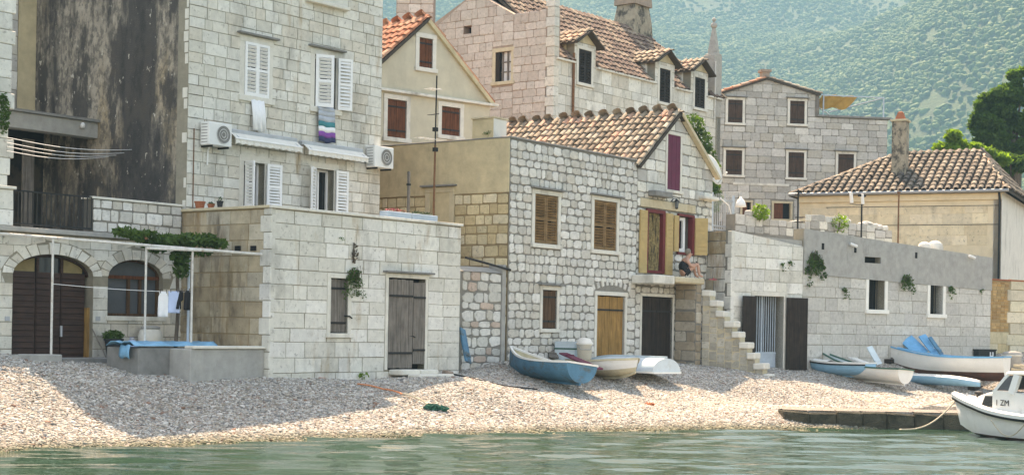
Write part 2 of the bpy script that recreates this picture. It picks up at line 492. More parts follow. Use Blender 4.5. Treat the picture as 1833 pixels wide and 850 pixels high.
def set_stones(wall, fac, rects, kind, pal, m='stone_pale', gap=.012, quota=300, outline=None, ell=None, name='stone', rag=0.0, r=RND, cv=.13):
    mm = MATS[m]; ms = stone_meshes(kind, mm)
    hs = halves(outline) if outline else []
    todo = []
    for (a, c, b, d) in rects:
        g = gap * r.uniform(.7, 1.3)
        a, b, c, d = a + g / 2, b - g / 2, c + g / 2, d - g / 2
        if b - a < .03 or d - c < .03: continue
        dz = r.uniform(-rag, rag) * (d - c)
        c, d = c + dz, d + dz
        poly = [(a, c), (b, c), (b, d), (a, d)]; cut = False
        for (nx, nz, dd) in hs:
            if any(nx * x + nz * z > dd - g / 2 + 1e-6 for x, z in poly):
                if any(nx * x + nz * z > dd - g / 2 + .01 for x, z in poly): cut = True
                poly = clip_half(poly, nx, nz, dd - g / 2)
                if len(poly) < 3: break
        if len(poly) < 3: continue
        for (ex, ez, A, B) in ell or ():
            ins = lambda x, z: ((x - ex) / A) ** 2 + ((z - ez) / B) ** 2 < 1 and z > ez
            if any(ins(x, z) for x, z in poly) or ins((a + b) / 2, c) or ins(a, (c + d) / 2):
                far = max(poly, key=lambda p: ((p[0] - ex) / A) ** 2 + ((p[1] - ez) / B) ** 2)
                t = math.atan2((far[1] - ez) / B, (far[0] - ex) / A)
                px_, pz_ = ex + A * math.cos(t), ez + B * math.sin(t)
                nx, nz = -math.cos(t) / A, -math.sin(t) / B
                poly = clip_half(poly, nx, nz, nx * px_ + nz * pz_); cut = True
                if len(poly) < 3: break
        if len(poly) < 3 or parea(poly) < .003: continue
        todo.append((parea(poly), poly, cut))
    todo.sort(key=lambda t: -t[0])
    rest = MB(); rc = []
    for i, (ar, poly, cut) in enumerate(todo):
        colr = jitter_col(pal, r, cv)
        if cut:
            _, ins, pr = _unit_stone(kind, r)
            vs, fs = _stone_geo(poly, ins * .6, pr, r)
            M = fac.M
        else:
            me, vs, fs = r.choice(ms)
            (a, c), (b, d) = poly[0], poly[2]
            M = fac.M @ Matrix.Translation(((a + b) / 2, 0, (c + d) / 2)) @ Matrix.Diagonal((b - a, 1, d - c, 1))
        if i < quota:
            if cut:
                me = bpy.data.meshes.new(name); me.from_pydata(vs, [], fs); me.update(); me.materials.append(mm)
            o = bpy.data.objects.new(name, me); o.color = (*colr, 1)
            reg(o, wall, M)
        else:
            rest.add([M @ Vector(v) for v in vs], fs); rc += [colr] * len(fs)
    if rest.f:
        o = rest.build('small_' + name + 's', MATS[m + '_att'] if m + '_att' in MATS else MATS['stone_pale_att'], wall, I4, fix=False)
        face_colour(o.data, rc)
        o['kind'] = 'stuff'
    return len(todo)

def face_colour(me, cols):
    at_ = me.color_attributes.new('Col', 'FLOAT_COLOR', 'CORNER')
    buf = np.zeros((len(me.loops), 4), np.float32)
    for p, c in zip(me.polygons, cols):
        buf[p.loop_start:p.loop_start + p.loop_total] = (*c, 1)
    at_.data.foreach_set('color', buf.ravel())

def rect_poly(h):
    return [(h[0], h[1]), (h[2], h[1]), (h[2], h[3]), (h[0], h[3])]

def arch_poly(h, rise, n=14):
    a = (h[2] - h[0]) / 2; cx = (h[0] + h[2]) / 2; zs = h[3] - rise
    return [(h[0], h[1]), (h[2], h[1])] + [(cx + a * math.cos(math.pi * k / n), zs + rise * math.sin(math.pi * k / n)) for k in range(n + 1)]

def inside(p, poly):
    c = False; j = len(poly) - 1
    for i in range(len(poly)):
        if (poly[i][1] > p[1]) != (poly[j][1] > p[1]) and p[0] < (poly[j][0] - poly[i][0]) * (p[1] - poly[i][1]) / (poly[j][1] - poly[i][1]) + poly[i][0]:
            c = not c
        j = i
    return c

def wall_core(parent, fac, outline, holes, m, th=.3, name='wall', y0=0.0):
    """a wall of real thickness with real openings"""
    polys = [outline] + list(holes); vs, es = [], []
    for p in polys:
        b = len(vs); vs += [Vector(q) for q in p]; es += [(b + i, b + (i + 1) % len(p)) for i in range(len(p))]
    V, E, F_, *_ = delaunay_2d_cdt(vs, es, [], 0, 1e-5)
    mb = MB(); n = len(V)
    mb.v = [(v.x, y0, v.y) for v in V] + [(v.x, y0 + th, v.y) for v in V]
    for f in F_:
        c = (sum(V[i].x for i in f) / len(f), sum(V[i].y for i in f) / len(f))
        if inside(c, outline) and not any(inside(c, h) for h in holes):
            f = list(f)
            ar = sum(V[f[i]].x * V[f[(i + 1) % 3]].y - V[f[(i + 1) % 3]].x * V[f[i]].y for i in range(3))
            if ar < 0: f = f[::-1]
            mb.f.append(tuple(f)); mb.f.append(tuple(i + n for i in f[::-1]))
    cnt = {}
    for f in mb.f[::2]:
        for i in range(3):
            e = (f[i], f[(i + 1) % 3]); cnt[e] = 1
    for (a, b) in list(cnt):
        if (b, a) not in cnt:
            mb.f.append((b, a, a + n, b + n))
    return mb.build(name, MATS[m], parent, fac.M, fix=False)

def voussoirs(wall, fac, h, rise, n, t, pal, m='stone_pale', key=True):
    a = (h[2] - h[0]) / 2; cx = (h[0] + h[2]) / 2; zs = h[3] - rise; r = RND
    for k in range(n):
        t0, t1 = math.pi * k / n + .012, math.pi * (k + 1) / n - .012
        tt = t * r.uniform(.9, 1.2)
        p = [(cx + a * math.cos(t0), zs + rise * math.sin(t0)), (cx + (a + tt) * math.cos(t0), zs + (rise + tt) * math.sin(t0)),
             (cx + (a + tt) * math.cos(t1), zs + (rise + tt) * math.sin(t1)), (cx + a * math.cos(t1), zs + rise * math.sin(t1))]
        vs, fs = _stone_geo(p, .03, .014, r)
        me = bpy.data.meshes.new('voussoir'); me.from_pydata(vs, [], fs); me.update(); me.materials.append(MATS[m])
        o = bpy.data.objects.new('voussoir', me); o.color = (*jitter_col(pal, r), 1); reg(o, wall, fac.M)

# ------------------------------------------------------------------ roofs
_TM = {}
def tile_mesh(w, L, m, n=5):
    key = (round(w, 3), round(L, 3), m.name)
    if key not in _TM:
        out = []
        for var in range(4):
            r = random.Random(var); vs, fs = [], []
            for (y, k, lift) in ((0.0, 1.0, .045), (L, .80, .012)):
                for rr in (1.0, .84):
                    for i in range(n + 1):
                        t = math.pi * (i / n)
                        vs.append((math.cos(t) * w / 2 * k * rr, y, math.sin(t) * w * .42 * k * rr + lift + r.uniform(-.004, .004)))
            q = n + 1
            for i in range(n):
                fs.append((i, i + 1, 2 * q + i + 1, 2 * q + i)[::-1])       # outer skin
                fs.append((i, i + 1, q + i + 1, q + i))                      # lower rim
            me = bpy.data.meshes.new('tile'); me.from_pydata(vs, [], fs); me.update(); me.materials.append(m)
            out.append((me, vs, fs))
        _TM[key] = out
    return _TM[key]

def tiled_slope(roof, O, e, up, poly, pal, pw=.23, pl=.36, m='tile', quota=300, r=RND, cov=.80, skip=()):
    """O: origin of the slope, e: unit along the eave, up: unit up the slope; poly: convex outline in (e, r)"""
    e, up = Vector(e).normalized(), Vector(up).normalized()
    nn = e.cross(up).normalized()
    if nn.z < 0: nn = -nn
    hs = halves(poly); mm = MATS[m]; ms = tile_mesh(pw * cov, pl * 1.22, mm)
    x0, x1 = min(p[0] for p in poly), max(p[0] for p in poly); y0, y1 = min(p[1] for p in poly), max(p[1] for p in poly)
    lst = []
    nx_, ny_ = max(1, round((x1 - x0) / pw)), max(1, round((y1 - y0) / pl))
    wob = [r.uniform(-.03, .03) for _ in range(nx_ + 2)]
    for j in range(ny_):
        for i in range(nx_):
            x, y = x0 + (i + .5) * (x1 - x0) / nx_, y0 + j * (y1 - y0) / ny_
            if any(q[0] < x < q[1] and y < q[2] for q in skip): continue
            if all(a * x + b * (y + pl * .5) <= d - .02 for a, b, d in hs):
                lst.append((x + r.uniform(-.012, .012), y + wob[i] + r.uniform(-.02, .02)))
    rest = MB(); rc = []
    for k, (x, y) in enumerate(lst):
        me, vs, fs = r.choice(ms)
        p = O + e * x + up * y
        M = Matrix(((e.x, up.x, nn.x, p.x), (e.y, up.y, nn.y, p.y), (e.z, up.z, nn.z, p.z), (0, 0, 0, 1)))
        if e.cross(up).dot(nn) < 0: M = M @ Matrix.Diagonal((-1, 1, 1, 1))
        M = M @ Matrix.Rotation(r.uniform(-.05, .05), 4, 'Z') @ Matrix.Rotation(r.uniform(-.01, .02), 4, 'X')
        c = jitter_col(pal, r, .13)
        if k < quota:
            o = bpy.data.objects.new('tile', me); o.color = (*c, 1); reg(o, roof, M)
        else:
            rest.add([M @ Vector(v) for v in vs], fs); rc += [c] * len(fs)
    if rest.f:
        o = rest.build('farther_tiles', MATS[m + '_att'], roof, I4, fix=False); face_colour(o.data, rc); o['kind'] = 'stuff'
    return len(lst)

def ridge_tiles(roof, A, B, pal, w=.19, L=.46, m='tile', r=RND):
    A, B = Vector(A), Vector(B); d = (B - A).normalized(); n = max(1, round((B - A).length / L))
    ms = tile_mesh(w, L * 1.15, MATS[m])
    x = d.cross(Z).normalized(); zz = x.cross(d)
    for k in range(n):
        p = A + (B - A) * (k / n) + zz * (r.uniform(-.008, .008) - .05)
        M = Matrix(((x.x, d.x, zz.x, p.x), (x.y, d.y, zz.y, p.y), (x.z, d.z, zz.z, p.z), (0, 0, 0, 1)))
        M = M @ Matrix.Diagonal((1, 1, .6, 1))
        o = bpy.data.objects.new('ridge_tile', r.choice(ms)[0]); o.color = (*jitter_col(pal, r, .15), 1); reg(o, roof, M)

# ------------------------------------------------------------------ windows, shutters, doors
def window_part(th, fac, h, name='window'):
    return part_empty(name, th, fac.M @ Matrix.Translation(((h[0] + h[2]) / 2, 0, h[1])))

def surround(win, fac, h, w=.13, proud=.03, m='limestone', sill=True, deep=.14, lintel=None, over=0.0):
    lw = lintel or w
    for (a, b) in ((h[0] - w, h[0]), (h[2], h[2] + w)):
        one('jamb', MATS[m], win, fac.M, a, b, -proud, deep, h[1], h[3], bevel=.006)
    one('lintel', MATS[m], win, fac.M, h[0] - w - .01, h[2] + w + .01, -proud - .004, deep, h[3] + .001, h[3] + lw, bevel=.006)
    if sill:
        one('sill', MATS[m], win, fac.M, h[0] - w - .03, h[2] + w + .03, -proud - .05, deep, h[1] - w * .9, h[1] - .001, bevel=.008)
    if over:
        one('drip_stone', MATS['concrete_dark'], win, fac.M, h[0] - w - .1, h[2] + w + .1, -proud - .12, .02, h[3] + lw + .012, h[3] + lw + .055, bevel=.006)

def leaf(parent, fac, hs, z0, w, h, ang, y, style, m, th=.035, name='shutter', n=3, slats=12, hinge='metal_dark', tilt=38, children=True):
    """w > 0: hinge on the left, w < 0: on the right; ang: degrees swung outwards"""
    sg = 1 if w > 0 else -1; W = abs(w)
    M = fac.M @ Matrix.Translation((hs, y, z0)) @ Matrix.Rotation(-rad(ang) * sg, 4, 'Z')
    X = lambda a, b: (a, b) if sg > 0 else (-b, -a)
    mb = MB(); r = RND
    if style == 'plank':
        g = .006
        for k in range(n):
            a, b = X(W * k / n + g / 2, W * (k + 1) / n - g / 2)
            mb.box(a, b, 0 + r.uniform(0, .006), th, r.uniform(0, .015), h - r.uniform(0, .015))
        o = mb.build(name, MATS[m], parent, M)
        for q in (.16, .80):
            a, b = X(.01, W - .01)
            hb = MB().box(a, b, -.018, 0, h * q, h * q + .05)
            hb.build('hinge_strap', MATS[hinge], o if children else parent, M)
    elif style == 'louver':
        f = min(.07, W * .16)
        for (a, b, c, d) in ((0, f, 0, h), (W - f, W, 0, h), (f, W - f, 0, f * 1.3), (f, W - f, h - f, h), (f, W - f, h * .5 - f * .5, h * .5 + f * .5)):
            a, b = X(a, b); mb.box(a, b, 0, th, c, d)
        o = mb.build(name, MATS[m], parent, M)
        a, b = X(f, W - f)
        sm = MB(); Mx = Matrix.Rotation(rad(tilt), 4, 'X')
        sp = (h - 2.3 * f) / slats
        sm.box(a, b, -.006, .006, -sp * .43, sp * .43, Mx)
        me = sm.mesh('slat'); me.materials.append(MATS[m])
        for k in range(slats):
            zc = f * 1.3 + sp * (k + .5)
            if abs(zc - h * .5) < f * .6: continue
            so = bpy.data.objects.new('slat', me)
            reg(so, o if children else parent, M @ Matrix.Translation((0, th * .5, zc)))
    elif style == 'hboards':
        nb = slats
        a, b = X(0, W); mb.box(a, b, th * .5, th, 0, h)
        o = mb.build(name, MATS[m], parent, M)
        bm_ = MB(); a, b = X(.015, W - .015); bm_.box(a, b, 0, th * .5, .004, h / nb - .006)
        me = bm_.mesh('board'); me.materials.append(MATS[m])
        for k in range(nb):
            reg(bpy.data.objects.new('board', me), o if children else parent, M @ Matrix.Translation((0, r.uniform(-.004, .004), h * k / nb)))
    else:
        a, b = X(0, W); mb.box(a, b, 0, th, 0, h)
        o = mb.build(name, MATS[m], parent, M, bevel=.004)
    return o

def plank_window(th, fac, h, m='wood_dark', sw=.11, proud=.03, sm='limestone', over=0, n=3, sill=True, y=.03, both=True, wname='window'):
    w = window_part(th, fac, h, wname)
    surround(w, fac, h, sw, proud, sm, sill, over=over)
    one('pane', MATS['glass_dark'], w, fac.M, h[0], h[2], .16, .18, h[1], h[3])
    W = (h[2] - h[0])
    if both:
        leaf(w, fac, h[0] + .005, h[1] + .01, W / 2 - .008, h[3] - h[1] - .02, 0, y, 'plank', m, n=n, children=False)
        leaf(w, fac, h[2] - .005, h[1] + .01, -(W / 2 - .008), h[3] - h[1] - .02, 0, y, 'plank', m, n=n, children=False)
    else:
        leaf(w, fac, h[0] + .005, h[1] + .01, W - .01, h[3] - h[1] - .02, 0, y, 'plank', m, n=n, children=False)
    return w

def grow(h, a, b=None):
    b = a if b is None else b
    return (h[0] - a, h[1] - b, h[2] + a, h[3] + b)

# ------------------------------------------------------------------ leaves
def leaf_cloud(name, m, parent, M, blobs, size, seed=1, flat=0.0, drop=None):
    """blobs: (centre, (rx, ry, rz), count); one mesh of many small leaf faces"""
    rg = np.random.default_rng(seed); P = []
    for c, rr, n in blobs:
        d = rg.normal(size=(n, 3)); d /= np.linalg.norm(d, axis=1)[:, None]
        q = rg.uniform(.35, 1.0, n) ** .6
        P.append(np.array(c) + d * q[:, None] * np.array(rr))
    P = np.vstack(P); n = len(P)
    a = rg.normal(size=(n, 3)); a /= np.linalg.norm(a, axis=1)[:, None]
    b = np.cross(a, rg.normal(size=(n, 3))); b /= np.linalg.norm(b, axis=1)[:, None]
    s = size * rg.uniform(.6, 1.3, n)[:, None]
    V = np.stack([P - a * s, P + b * s * .45, P + a * s, P - b * s * .45], 1).reshape(-1, 3)
    me = bpy.data.meshes.new(name)
    me.vertices.add(4 * n); me.vertices.foreach_set('co', V.astype(np.float32).ravel())
    me.loops.add(4 * n); me.loops.foreach_set('vertex_index', np.arange(4 * n, dtype=np.int32))
    me.polygons.add(n); me.polygons.foreach_set('loop_start', np.arange(0, 4 * n, 4, dtype=np.int32))
    me.update(calc_edges=True); me.materials.append(m)
    return reg(bpy.data.objects.new(name, me), parent, M)

# ------------------------------------------------------------------ the main wall planes
A0 = 37.3
F_small = Fac(at(484, 520, 32.9), udir(A0))                     # low cottage on the beach, sea front
L_small = 0.0
_lw = Fac(F_small.pt(0, 0), -F_small.w)                         # its side wall plane
L_small = -_lw.S(325, 450)
F_smallL = F_small.left_of(0, L_small)
F_arch = F_small.back(L_small)                                  # arched house and tall house share a plane
S_TALL0, S_TALL1 = F_arch.S(334, 300), F_arch.S(683, 150)
F_D = Fac(at(910, 440, 40.0), udir(36.0))                       # field-stone house
S_D1 = F_D.S(1140, 350)
S_G1 = F_D.S(1274, 400)
F_H = Fac(at(1310, 440, 47.6), udir(50.0))                      # long low building
S_H1 = F_H.S(1773, 560)

# ------------------------------------------------------------------ beach and ground
_cp = []
for x, y in ((-500, 826), (-200, 815), (0, 806), (300, 797), (600, 784), (900, 776), (1200, 770), (1440, 767), (1620, 752), (1833, 742), (2100, 735)):
    p = atz(x, y, 0.0); _cp.append((p.x, p.y, 0.0))
    d = Vector((p.x * .3 + 3, -p.y, 0)).normalized() if False else Vector((.45, -.9, 0))
    q = p + d * 4.0; _cp.append((q.x, q.y, -0.9))
    q = p + d * 12.0; _cp.append((q.x, q.y, -2.2))
for fac, lst in ((F_arch, ((-150, 622), (20, 634), (165, 648), (260, 660))), (F_small, ((484, 677), (650, 679), (820, 669))),
                 (F_D, ((912, 645), (1060, 645), (1200, 649))), (F_H, ((1330, 657), (1440, 660), (1600, 648), (1772, 636), (1900, 628)))):
    for x, y in lst:
        p = fac.hit(x, y); _cp.append((p.x, p.y, p.z))
        for q in (3.0, 10.0):
            b = p + fac.w * q; _cp.append((b.x, b.y, p.z + .02 * q))
for x, y, z in ((1385, 671, .86), (1260, 680, .80), (1100, 698, .62), (950, 700, .67), (850, 692, .80), (1300, 700, .52), (1500, 692, .50), (1700, 692, .44), (1200, 736, .25), (900, 741, .28), (1425, 737, .30), (1520, 728, .40), (1660, 728, .42), (1800, 728, .44), (650, 735, .38), (450, 750, .29), (190, 760, .27), (330, 705, .72)):
    p = atz(x, y, z); _cp.append((p.x, p.y, z))
_CP = np.array(_cp)
def _tps(r2):
    return np.where(r2 > 0, .5 * r2 * np.log(np.maximum(r2, 1e-12)), 0.0)
_n = len(_CP)
_K = _tps(((_CP[:, None, :2] - _CP[None, :, :2]) ** 2).sum(-1)) + np.eye(_n) * .05
_A = np.zeros((_n + 3, _n + 3)); _A[:_n, :_n] = _K; _A[:_n, _n] = 1; _A[:_n, _n + 1:] = _CP[:, :2]; _A[_n, :_n] = 1; _A[_n + 1:, :_n] = _CP[:, :2].T
_W = np.linalg.solve(_A, np.concatenate([_CP[:, 2], np.zeros(3)]))
def gzs(P):
    P = np.atleast_2d(P); out = np.empty(len(P))
    for i in range(0, len(P), 20000):
        q = P[i:i + 20000]
        out[i:i + 20000] = _tps(((q[:, None, :] - _CP[None, :, :2]) ** 2).sum(-1)) @ _W[:_n] + _W[_n] + q @ _W[_n + 1:]
    return out
def gz(x, y):
    return float(gzs(np.array([[x, y]]))[0])
def ground_at(x, y):
    """where the line of sight through a point of the photograph meets the beach"""
    d = ray(x, y); t0, t1 = 18.0, 90.0; last = t0
    for k in range(400):
        t = t0 + (t1 - t0) * k / 400
        p = EYEP + d * t
        if p.z < gz(p.x, p.y):
            lo, hi = last, t
            for _ in range(20):
                m = (lo + hi) / 2; p = EYEP + d * m
                if p.z < gz(p.x, p.y): hi = m
                else: lo = m
            return EYEP + d * hi
        last = t
    return EYEP + d * t1

def grid_mesh(name, xs, ys, zfun, m, kind='structure', smooth=True):
    gx, gy = np.meshgrid(xs, ys); P = np.stack([gx.ravel(), gy.ravel()], 1); zz = zfun(P)
    V = np.column_stack([P, zz]).astype(np.float32); nx, ny = len(xs), len(ys)
    i = (np.arange(ny - 1)[:, None] * nx + np.arange(nx - 1)[None, :]).ravel()
    Fq = np.stack([i, i + 1, i + 1 + nx, i + nx], 1).astype(np.int32)
    me = bpy.data.meshes.new(name); me.vertices.add(len(V)); me.vertices.foreach_set('co', V.ravel())
    me.loops.add(Fq.size); me.loops.foreach_set('vertex_index', Fq.ravel())
    me.polygons.add(len(Fq)); me.polygons.foreach_set('loop_start', np.arange(0, Fq.size, 4, dtype=np.int32))
    me.update(calc_edges=True)
    if smooth: me.polygons.foreach_set('use_smooth', np.ones(len(Fq), bool))
    me.materials.append(m)
    o = reg(bpy.data.objects.new(name, me), None, I4)
    o['kind'] = kind
    return o

def _lump(P, f, s):
    return np.sin(P[:, 0] * f + s) * np.cos(P[:, 1] * f * 1.17 + s * 2.3) + .5 * np.sin(P[:, 0] * f * 2.3 + 1.7 * s + P[:, 1] * f * .8)
beach_mat = mat('shingle_bed', (0.24, 0.21, 0.18), var=0.5, scale=18, bump=1.0, bscale=28, bdist=.05,
                stains=(((0.34, 0.31, 0.27), (22, 22, 22), .5, .6, .8), ((0.20, 0.12, 0.08), (15, 15, 15), .62, .7, .6)))
_wl = sorted((c[0], c[1]) for c in _cp[0:33:3])
def beach_fun(P):
    z = gzs(P) + .018 * _lump(P, 1.1, .3) + .012 * _lump(P, 3.1, 1.3)
    yw = np.interp(P[:, 0], [w[0] for w in _wl], [w[1] for w in _wl])
    return np.where(P[:, 1] < yw - 2.0, np.minimum(z, -.35 - .1 * (yw - 2.0 - P[:, 1])), z)
_unused = lambda P: gzs(P) + .018 * _lump(P, 1.1, .3) + .012 * _lump(P, 3.1, 1.3)
beach = grid_mesh('beach', np.arange(-22, 46, .22), np.arange(17, 78, .22), beach_fun, beach_mat)
beach['label'] = 'pale shingle beach sloping down to the water'

# ------------------------------------------------------------------ pebbles: a mass nobody could count
def gn_scatter(obj, density, smin, smax, flat, m, sub=1, seed=1, noise_d=None):
    ng = bpy.data.node_groups.new(obj.name + '_scatter', 'GeometryNodeTree')
    ng.interface.new_socket('Geometry', in_out='INPUT', socket_type='NodeSocketGeometry')
    ng.interface.new_socket('Geometry', in_out='OUTPUT', socket_type='NodeSocketGeometry')
    N, L = ng.nodes, ng.links
    gi, go = N.new('NodeGroupInput'), N.new('NodeGroupOutput')
    ico = N.new('GeometryNodeMeshIcoSphere'); ico.inputs['Radius'].default_value = 1.0; ico.inputs['Subdivisions'].default_value = sub
    sp = N.new('GeometryNodeSetPosition'); nz = N.new('ShaderNodeTexNoise'); nz.inputs['Scale'].default_value = 1.3
    vm = N.new('ShaderNodeVectorMath'); vm.operation = 'SUBTRACT'; vm.inputs[1].default_value = (.5, .5, .5)
    vs_ = N.new('ShaderNodeVectorMath'); vs_.operation = 'SCALE'; vs_.inputs['Scale'].default_value = noise_d or .9
    L.new(nz.outputs['Color'], vm.inputs[0]); L.new(vm.outputs[0], vs_.inputs[0]); L.new(vs_.outputs[0], sp.inputs['Offset'])
    L.new(ico.outputs[0], sp.inputs['Geometry'])
    sm = N.new('GeometryNodeSetShadeSmooth'); L.new(sp.outputs[0], sm.inputs['Geometry'])
    mt = N.new('GeometryNodeSetMaterial'); mt.inputs['Material'].default_value = m; L.new(sm.outputs[0], mt.inputs['Geometry'])
    ip = N.new('GeometryNodeInstanceOnPoints')
    if density:
        dp = N.new('GeometryNodeDistributePointsOnFaces'); dp.inputs['Density'].default_value = density; dp.inputs['Seed'].default_value = seed
        L.new(gi.outputs[0], dp.inputs[0]); L.new(dp.outputs['Points'], ip.inputs['Points'])
    else:
        L.new(gi.outputs[0], ip.inputs['Points'])
    L.new(mt.outputs[0], ip.inputs['Instance'])
    rv = N.new('FunctionNodeRandomValue'); rv.data_type = 'FLOAT_VECTOR'
    rv.inputs['Min'].default_value = (smin, smin, smin * flat); rv.inputs['Max'].default_value = (smax, smax, smax * flat); rv.inputs['Seed'].default_value = seed + 5
    L.new(rv.outputs['Value'], ip.inputs['Scale'])
    rr = N.new('FunctionNodeRandomValue'); rr.data_type = 'FLOAT_VECTOR'
    rr.inputs['Min'].default_value = (-.4, -.4, 0); rr.inputs['Max'].default_value = (.4, .4, 6.28); rr.inputs['Seed'].default_value = seed + 9
    L.new(rr.outputs['Value'], ip.inputs['Rotation'])
    L.new(ip.outputs[0], go.inputs[0])
    md = obj.modifiers.new('scatter', 'NODES'); md.node_group = ng
pebble_mat = mat('pebble', src='random', var=.15, scale=30, bump=.2, rough=.75, ramp=(
    (0, (.45, .425, .38)), (.16, (.30, .29, .27)), (.30, (.37, .33, .27)), (.43, (.20, .19, .175)), (.52, (.41, .365, .31)), (.63, (.54, .515, .47)),
    (.75, (.28, .24, .19)), (.84, (.34, .27, .22)), (.91, (.23, .13, .09)), (.94, (.56, .52, .47)), (.97, (.14, .13, .12))))
_nt = pebble_mat.node_tree; _b = _nt.nodes['Principled BSDF']; _lk = _b.inputs['Base Color'].links[0].from_socket
_g = _nt.nodes.new('ShaderNodeNewGeometry'); _sx = _nt.nodes.new('ShaderNodeSeparateXYZ'); _nt.links.new(_g.outputs['Position'], _sx.inputs[0])
_mr = _nt.nodes.new('ShaderNodeMapRange'); _nt.links.new(_sx.outputs['Z'], _mr.inputs[0])
for _i, _v in ((1, .02), (2, .15), (3, 1.0), (4, 0.0)): _mr.inputs[_i].default_value = _v
_mx = _nt.nodes.new('ShaderNodeMix'); _mx.data_type = 'RGBA'; _mx.blend_type = 'MULTIPLY'; _mx.inputs[7].default_value = (.34, .36, .24, 1)
_nt.links.new(_mr.outputs[0], _mx.inputs[0]); _nt.links.new(_lk, _mx.inputs[6]); _nt.links.new(_mx.outputs[2], _b.inputs['Base Color'])
def shore_cells(step, keep):
    xs, ys = np.arange(-18, 32, step), np.arange(20, 62, step)
    gx, gy = np.meshgrid(xs[:-1] + step / 2, ys[:-1] + step / 2); C = np.stack([gx.ravel(), gy.ravel()], 1)
    zc = gzs(C); k = keep(C, zc)
    V, Fs = [], []
    for (x, y) in C[k]:
        b = len(V); h = step / 2
        V += [(x - h, y - h), (x + h, y - h), (x + h, y + h), (x - h, y + h)]; Fs.append((b, b + 1, b + 2, b + 3))
    V = np.array(V); zz = beach_fun(V)
    return [(a[0], a[1], c) for a, c in zip(V, zz)], Fs
def _keep(C, zc):
    ok = (zc > -.25) & (zc < 2.2) & (np.abs(C[:, 0] / C[:, 1]) < .40)
    def front(fac, s0, s1, d):
        rel = C - np.array(fac.o.xy)
        s = rel @ np.array(fac.u.xy); w = rel @ np.array(fac.w.xy)
        return (s > s0) & (s < s1) & (w > d)
    ok &= ~front(F_small, 0, 5.8, .15); ok &= ~front(F_arch, -9, 3, .2); ok &= ~front(F_D, -.5, 13, .3); ok &= ~front(F_H, 0, 40, .2)
    return ok
_v, _f = shore_cells(.4, _keep)
mb = MB(); mb.v = _v; mb.f = _f
pebbles = mb.build('pebbles', pebble_mat, None, I4, fix=False)
tag(pebbles, 'loose rounded pebbles covering the beach', 'pebbles', kind='stuff')
gn_scatter(pebbles, 720.0, .013, .038, .62, pebble_mat, sub=1, seed=3)
big = pebbles.copy(); big.data = pebbles.data.copy(); big.modifiers.clear(); big.name = 'cobbles'; col.objects.link(big)
tag(big, 'larger cobbles scattered among the beach pebbles', 'cobbles', kind='stuff')
gn_scatter(big, 22.0, .035, .072, .6, pebble_mat, sub=1, seed=14)

# ------------------------------------------------------------------ water
wm = bpy.data.materials.new('sea_water'); wm.use_nodes = True
nt = wm.node_tree; N, L = nt.nodes, nt.links; b = N['Principled BSDF']
b.inputs['Base Color'].default_value = (0.022, 0.052, 0.034, 1); b.inputs['Roughness'].default_value = .03
b.inputs['IOR'].default_value = 1.33; b.inputs['Specular IOR Level'].default_value = .5
geo = N.new('ShaderNodeNewGeometry'); prev = None
for (sx, sy, st, ds) in ((1.2, 4.5, .35, .05), (5, 16, .12, .02)):
    mp = N.new('ShaderNodeVectorMath'); mp.operation = 'MULTIPLY'; mp.inputs[1].default_value = (sx, sy, 1)
    L.new(geo.outputs['Position'], mp.inputs[0]); nz = N.new('ShaderNodeTexNoise'); nz.inputs['Scale'].default_value = 1; nz.inputs['Detail'].default_value = 3
    L.new(mp.outputs[0], nz.inputs['Vector']); bp = N.new('ShaderNodeBump'); bp.inputs['Strength'].default_value = st; bp.inputs['Distance'].default_value = ds
    L.new(nz.outputs[0], bp.inputs['Height'])
    if prev: L.new(prev.outputs[0], bp.inputs['Normal'])
    prev = bp
L.new(prev.outputs[0], b.inputs['Normal'])
_rg = np.random.default_rng(5)
_wv = [( _rg.uniform(-.45, .45) + math.pi / 2, _rg.uniform(.3, 1.7), _rg.uniform(0, 6.28)) for _ in range(26)]
def wave(P):
    z = np.zeros(len(P))
    for a, lam, ph in _wv:
        k = 2 * math.pi / lam
        z += .0047 * lam ** .9 * np.sin(k * (math.cos(a) * P[:, 0] + math.sin(a) * P[:, 1]) + ph + .8 * np.sin(.35 * P[:, 0] + ph * 3))
    return z
near_water = grid_mesh('water', np.arange(-16, 26, .12), np.arange(14, 52, .08), wave, wm)
near_water['label'] = 'rippled green sea water in front of the beach'
mb = MB()
for (xa, xb, ya, yb) in ((-2690, -16, -290, 52), (25.88, 2690, -290, 52), (-16, 25.88, -290, 14)):
    mb.add([(xa, ya, 0), (xb, ya, 0), (xb, yb, 0), (xa, yb, 0)], [(0, 1, 2, 3)])
mb.build('open_sea', wm, None, I4, fix=False)['kind'] = 'structure'

# ------------------------------------------------------------------ ground behind the shore, hillside
def hill_z(P):
    X, Y = P[:, 0], P[:, 1]
    s = lambda t: np.clip(t, 0, 1) ** 2 * (3 - 2 * np.clip(t, 0, 1))
    inland = (Y - 33) * .80 - (X + 3) * .55
    base = np.where(inland < 6, -3.0, -3.0 + 3.6 * s((inland - 6) / 16))
    HS = 2.0                                        # the far slope is laid out at half size, then doubled
    Xh, Yh = X / HS, 100 + (Y - 100) / HS
    far = 335 * s((Yh - 300) / 1120) + 14 * s((Yh - 90) / 160)
    far *= 1 + .06 * np.sin(Xh / 110 + .5) + .04 * np.sin(Xh / 43 + Yh / 90)
    near = (36 + .36 * np.clip(Xh, -80, 360)) * np.exp(-((Yh - 500) / 160) ** 2) * s((Xh - 55) / 110)
    bumps = (.8 * np.sin(Xh / 11 + Yh / 15) + .6 * np.sin(Xh / 4.9 - Yh / 7) + 2.5 * np.sin(Xh / 37 + Yh / 29 + 1)) * s((Yh - 130) / 200)
    z = base + HS * (np.maximum(far, 0) + near * .80 + bumps)
    return z
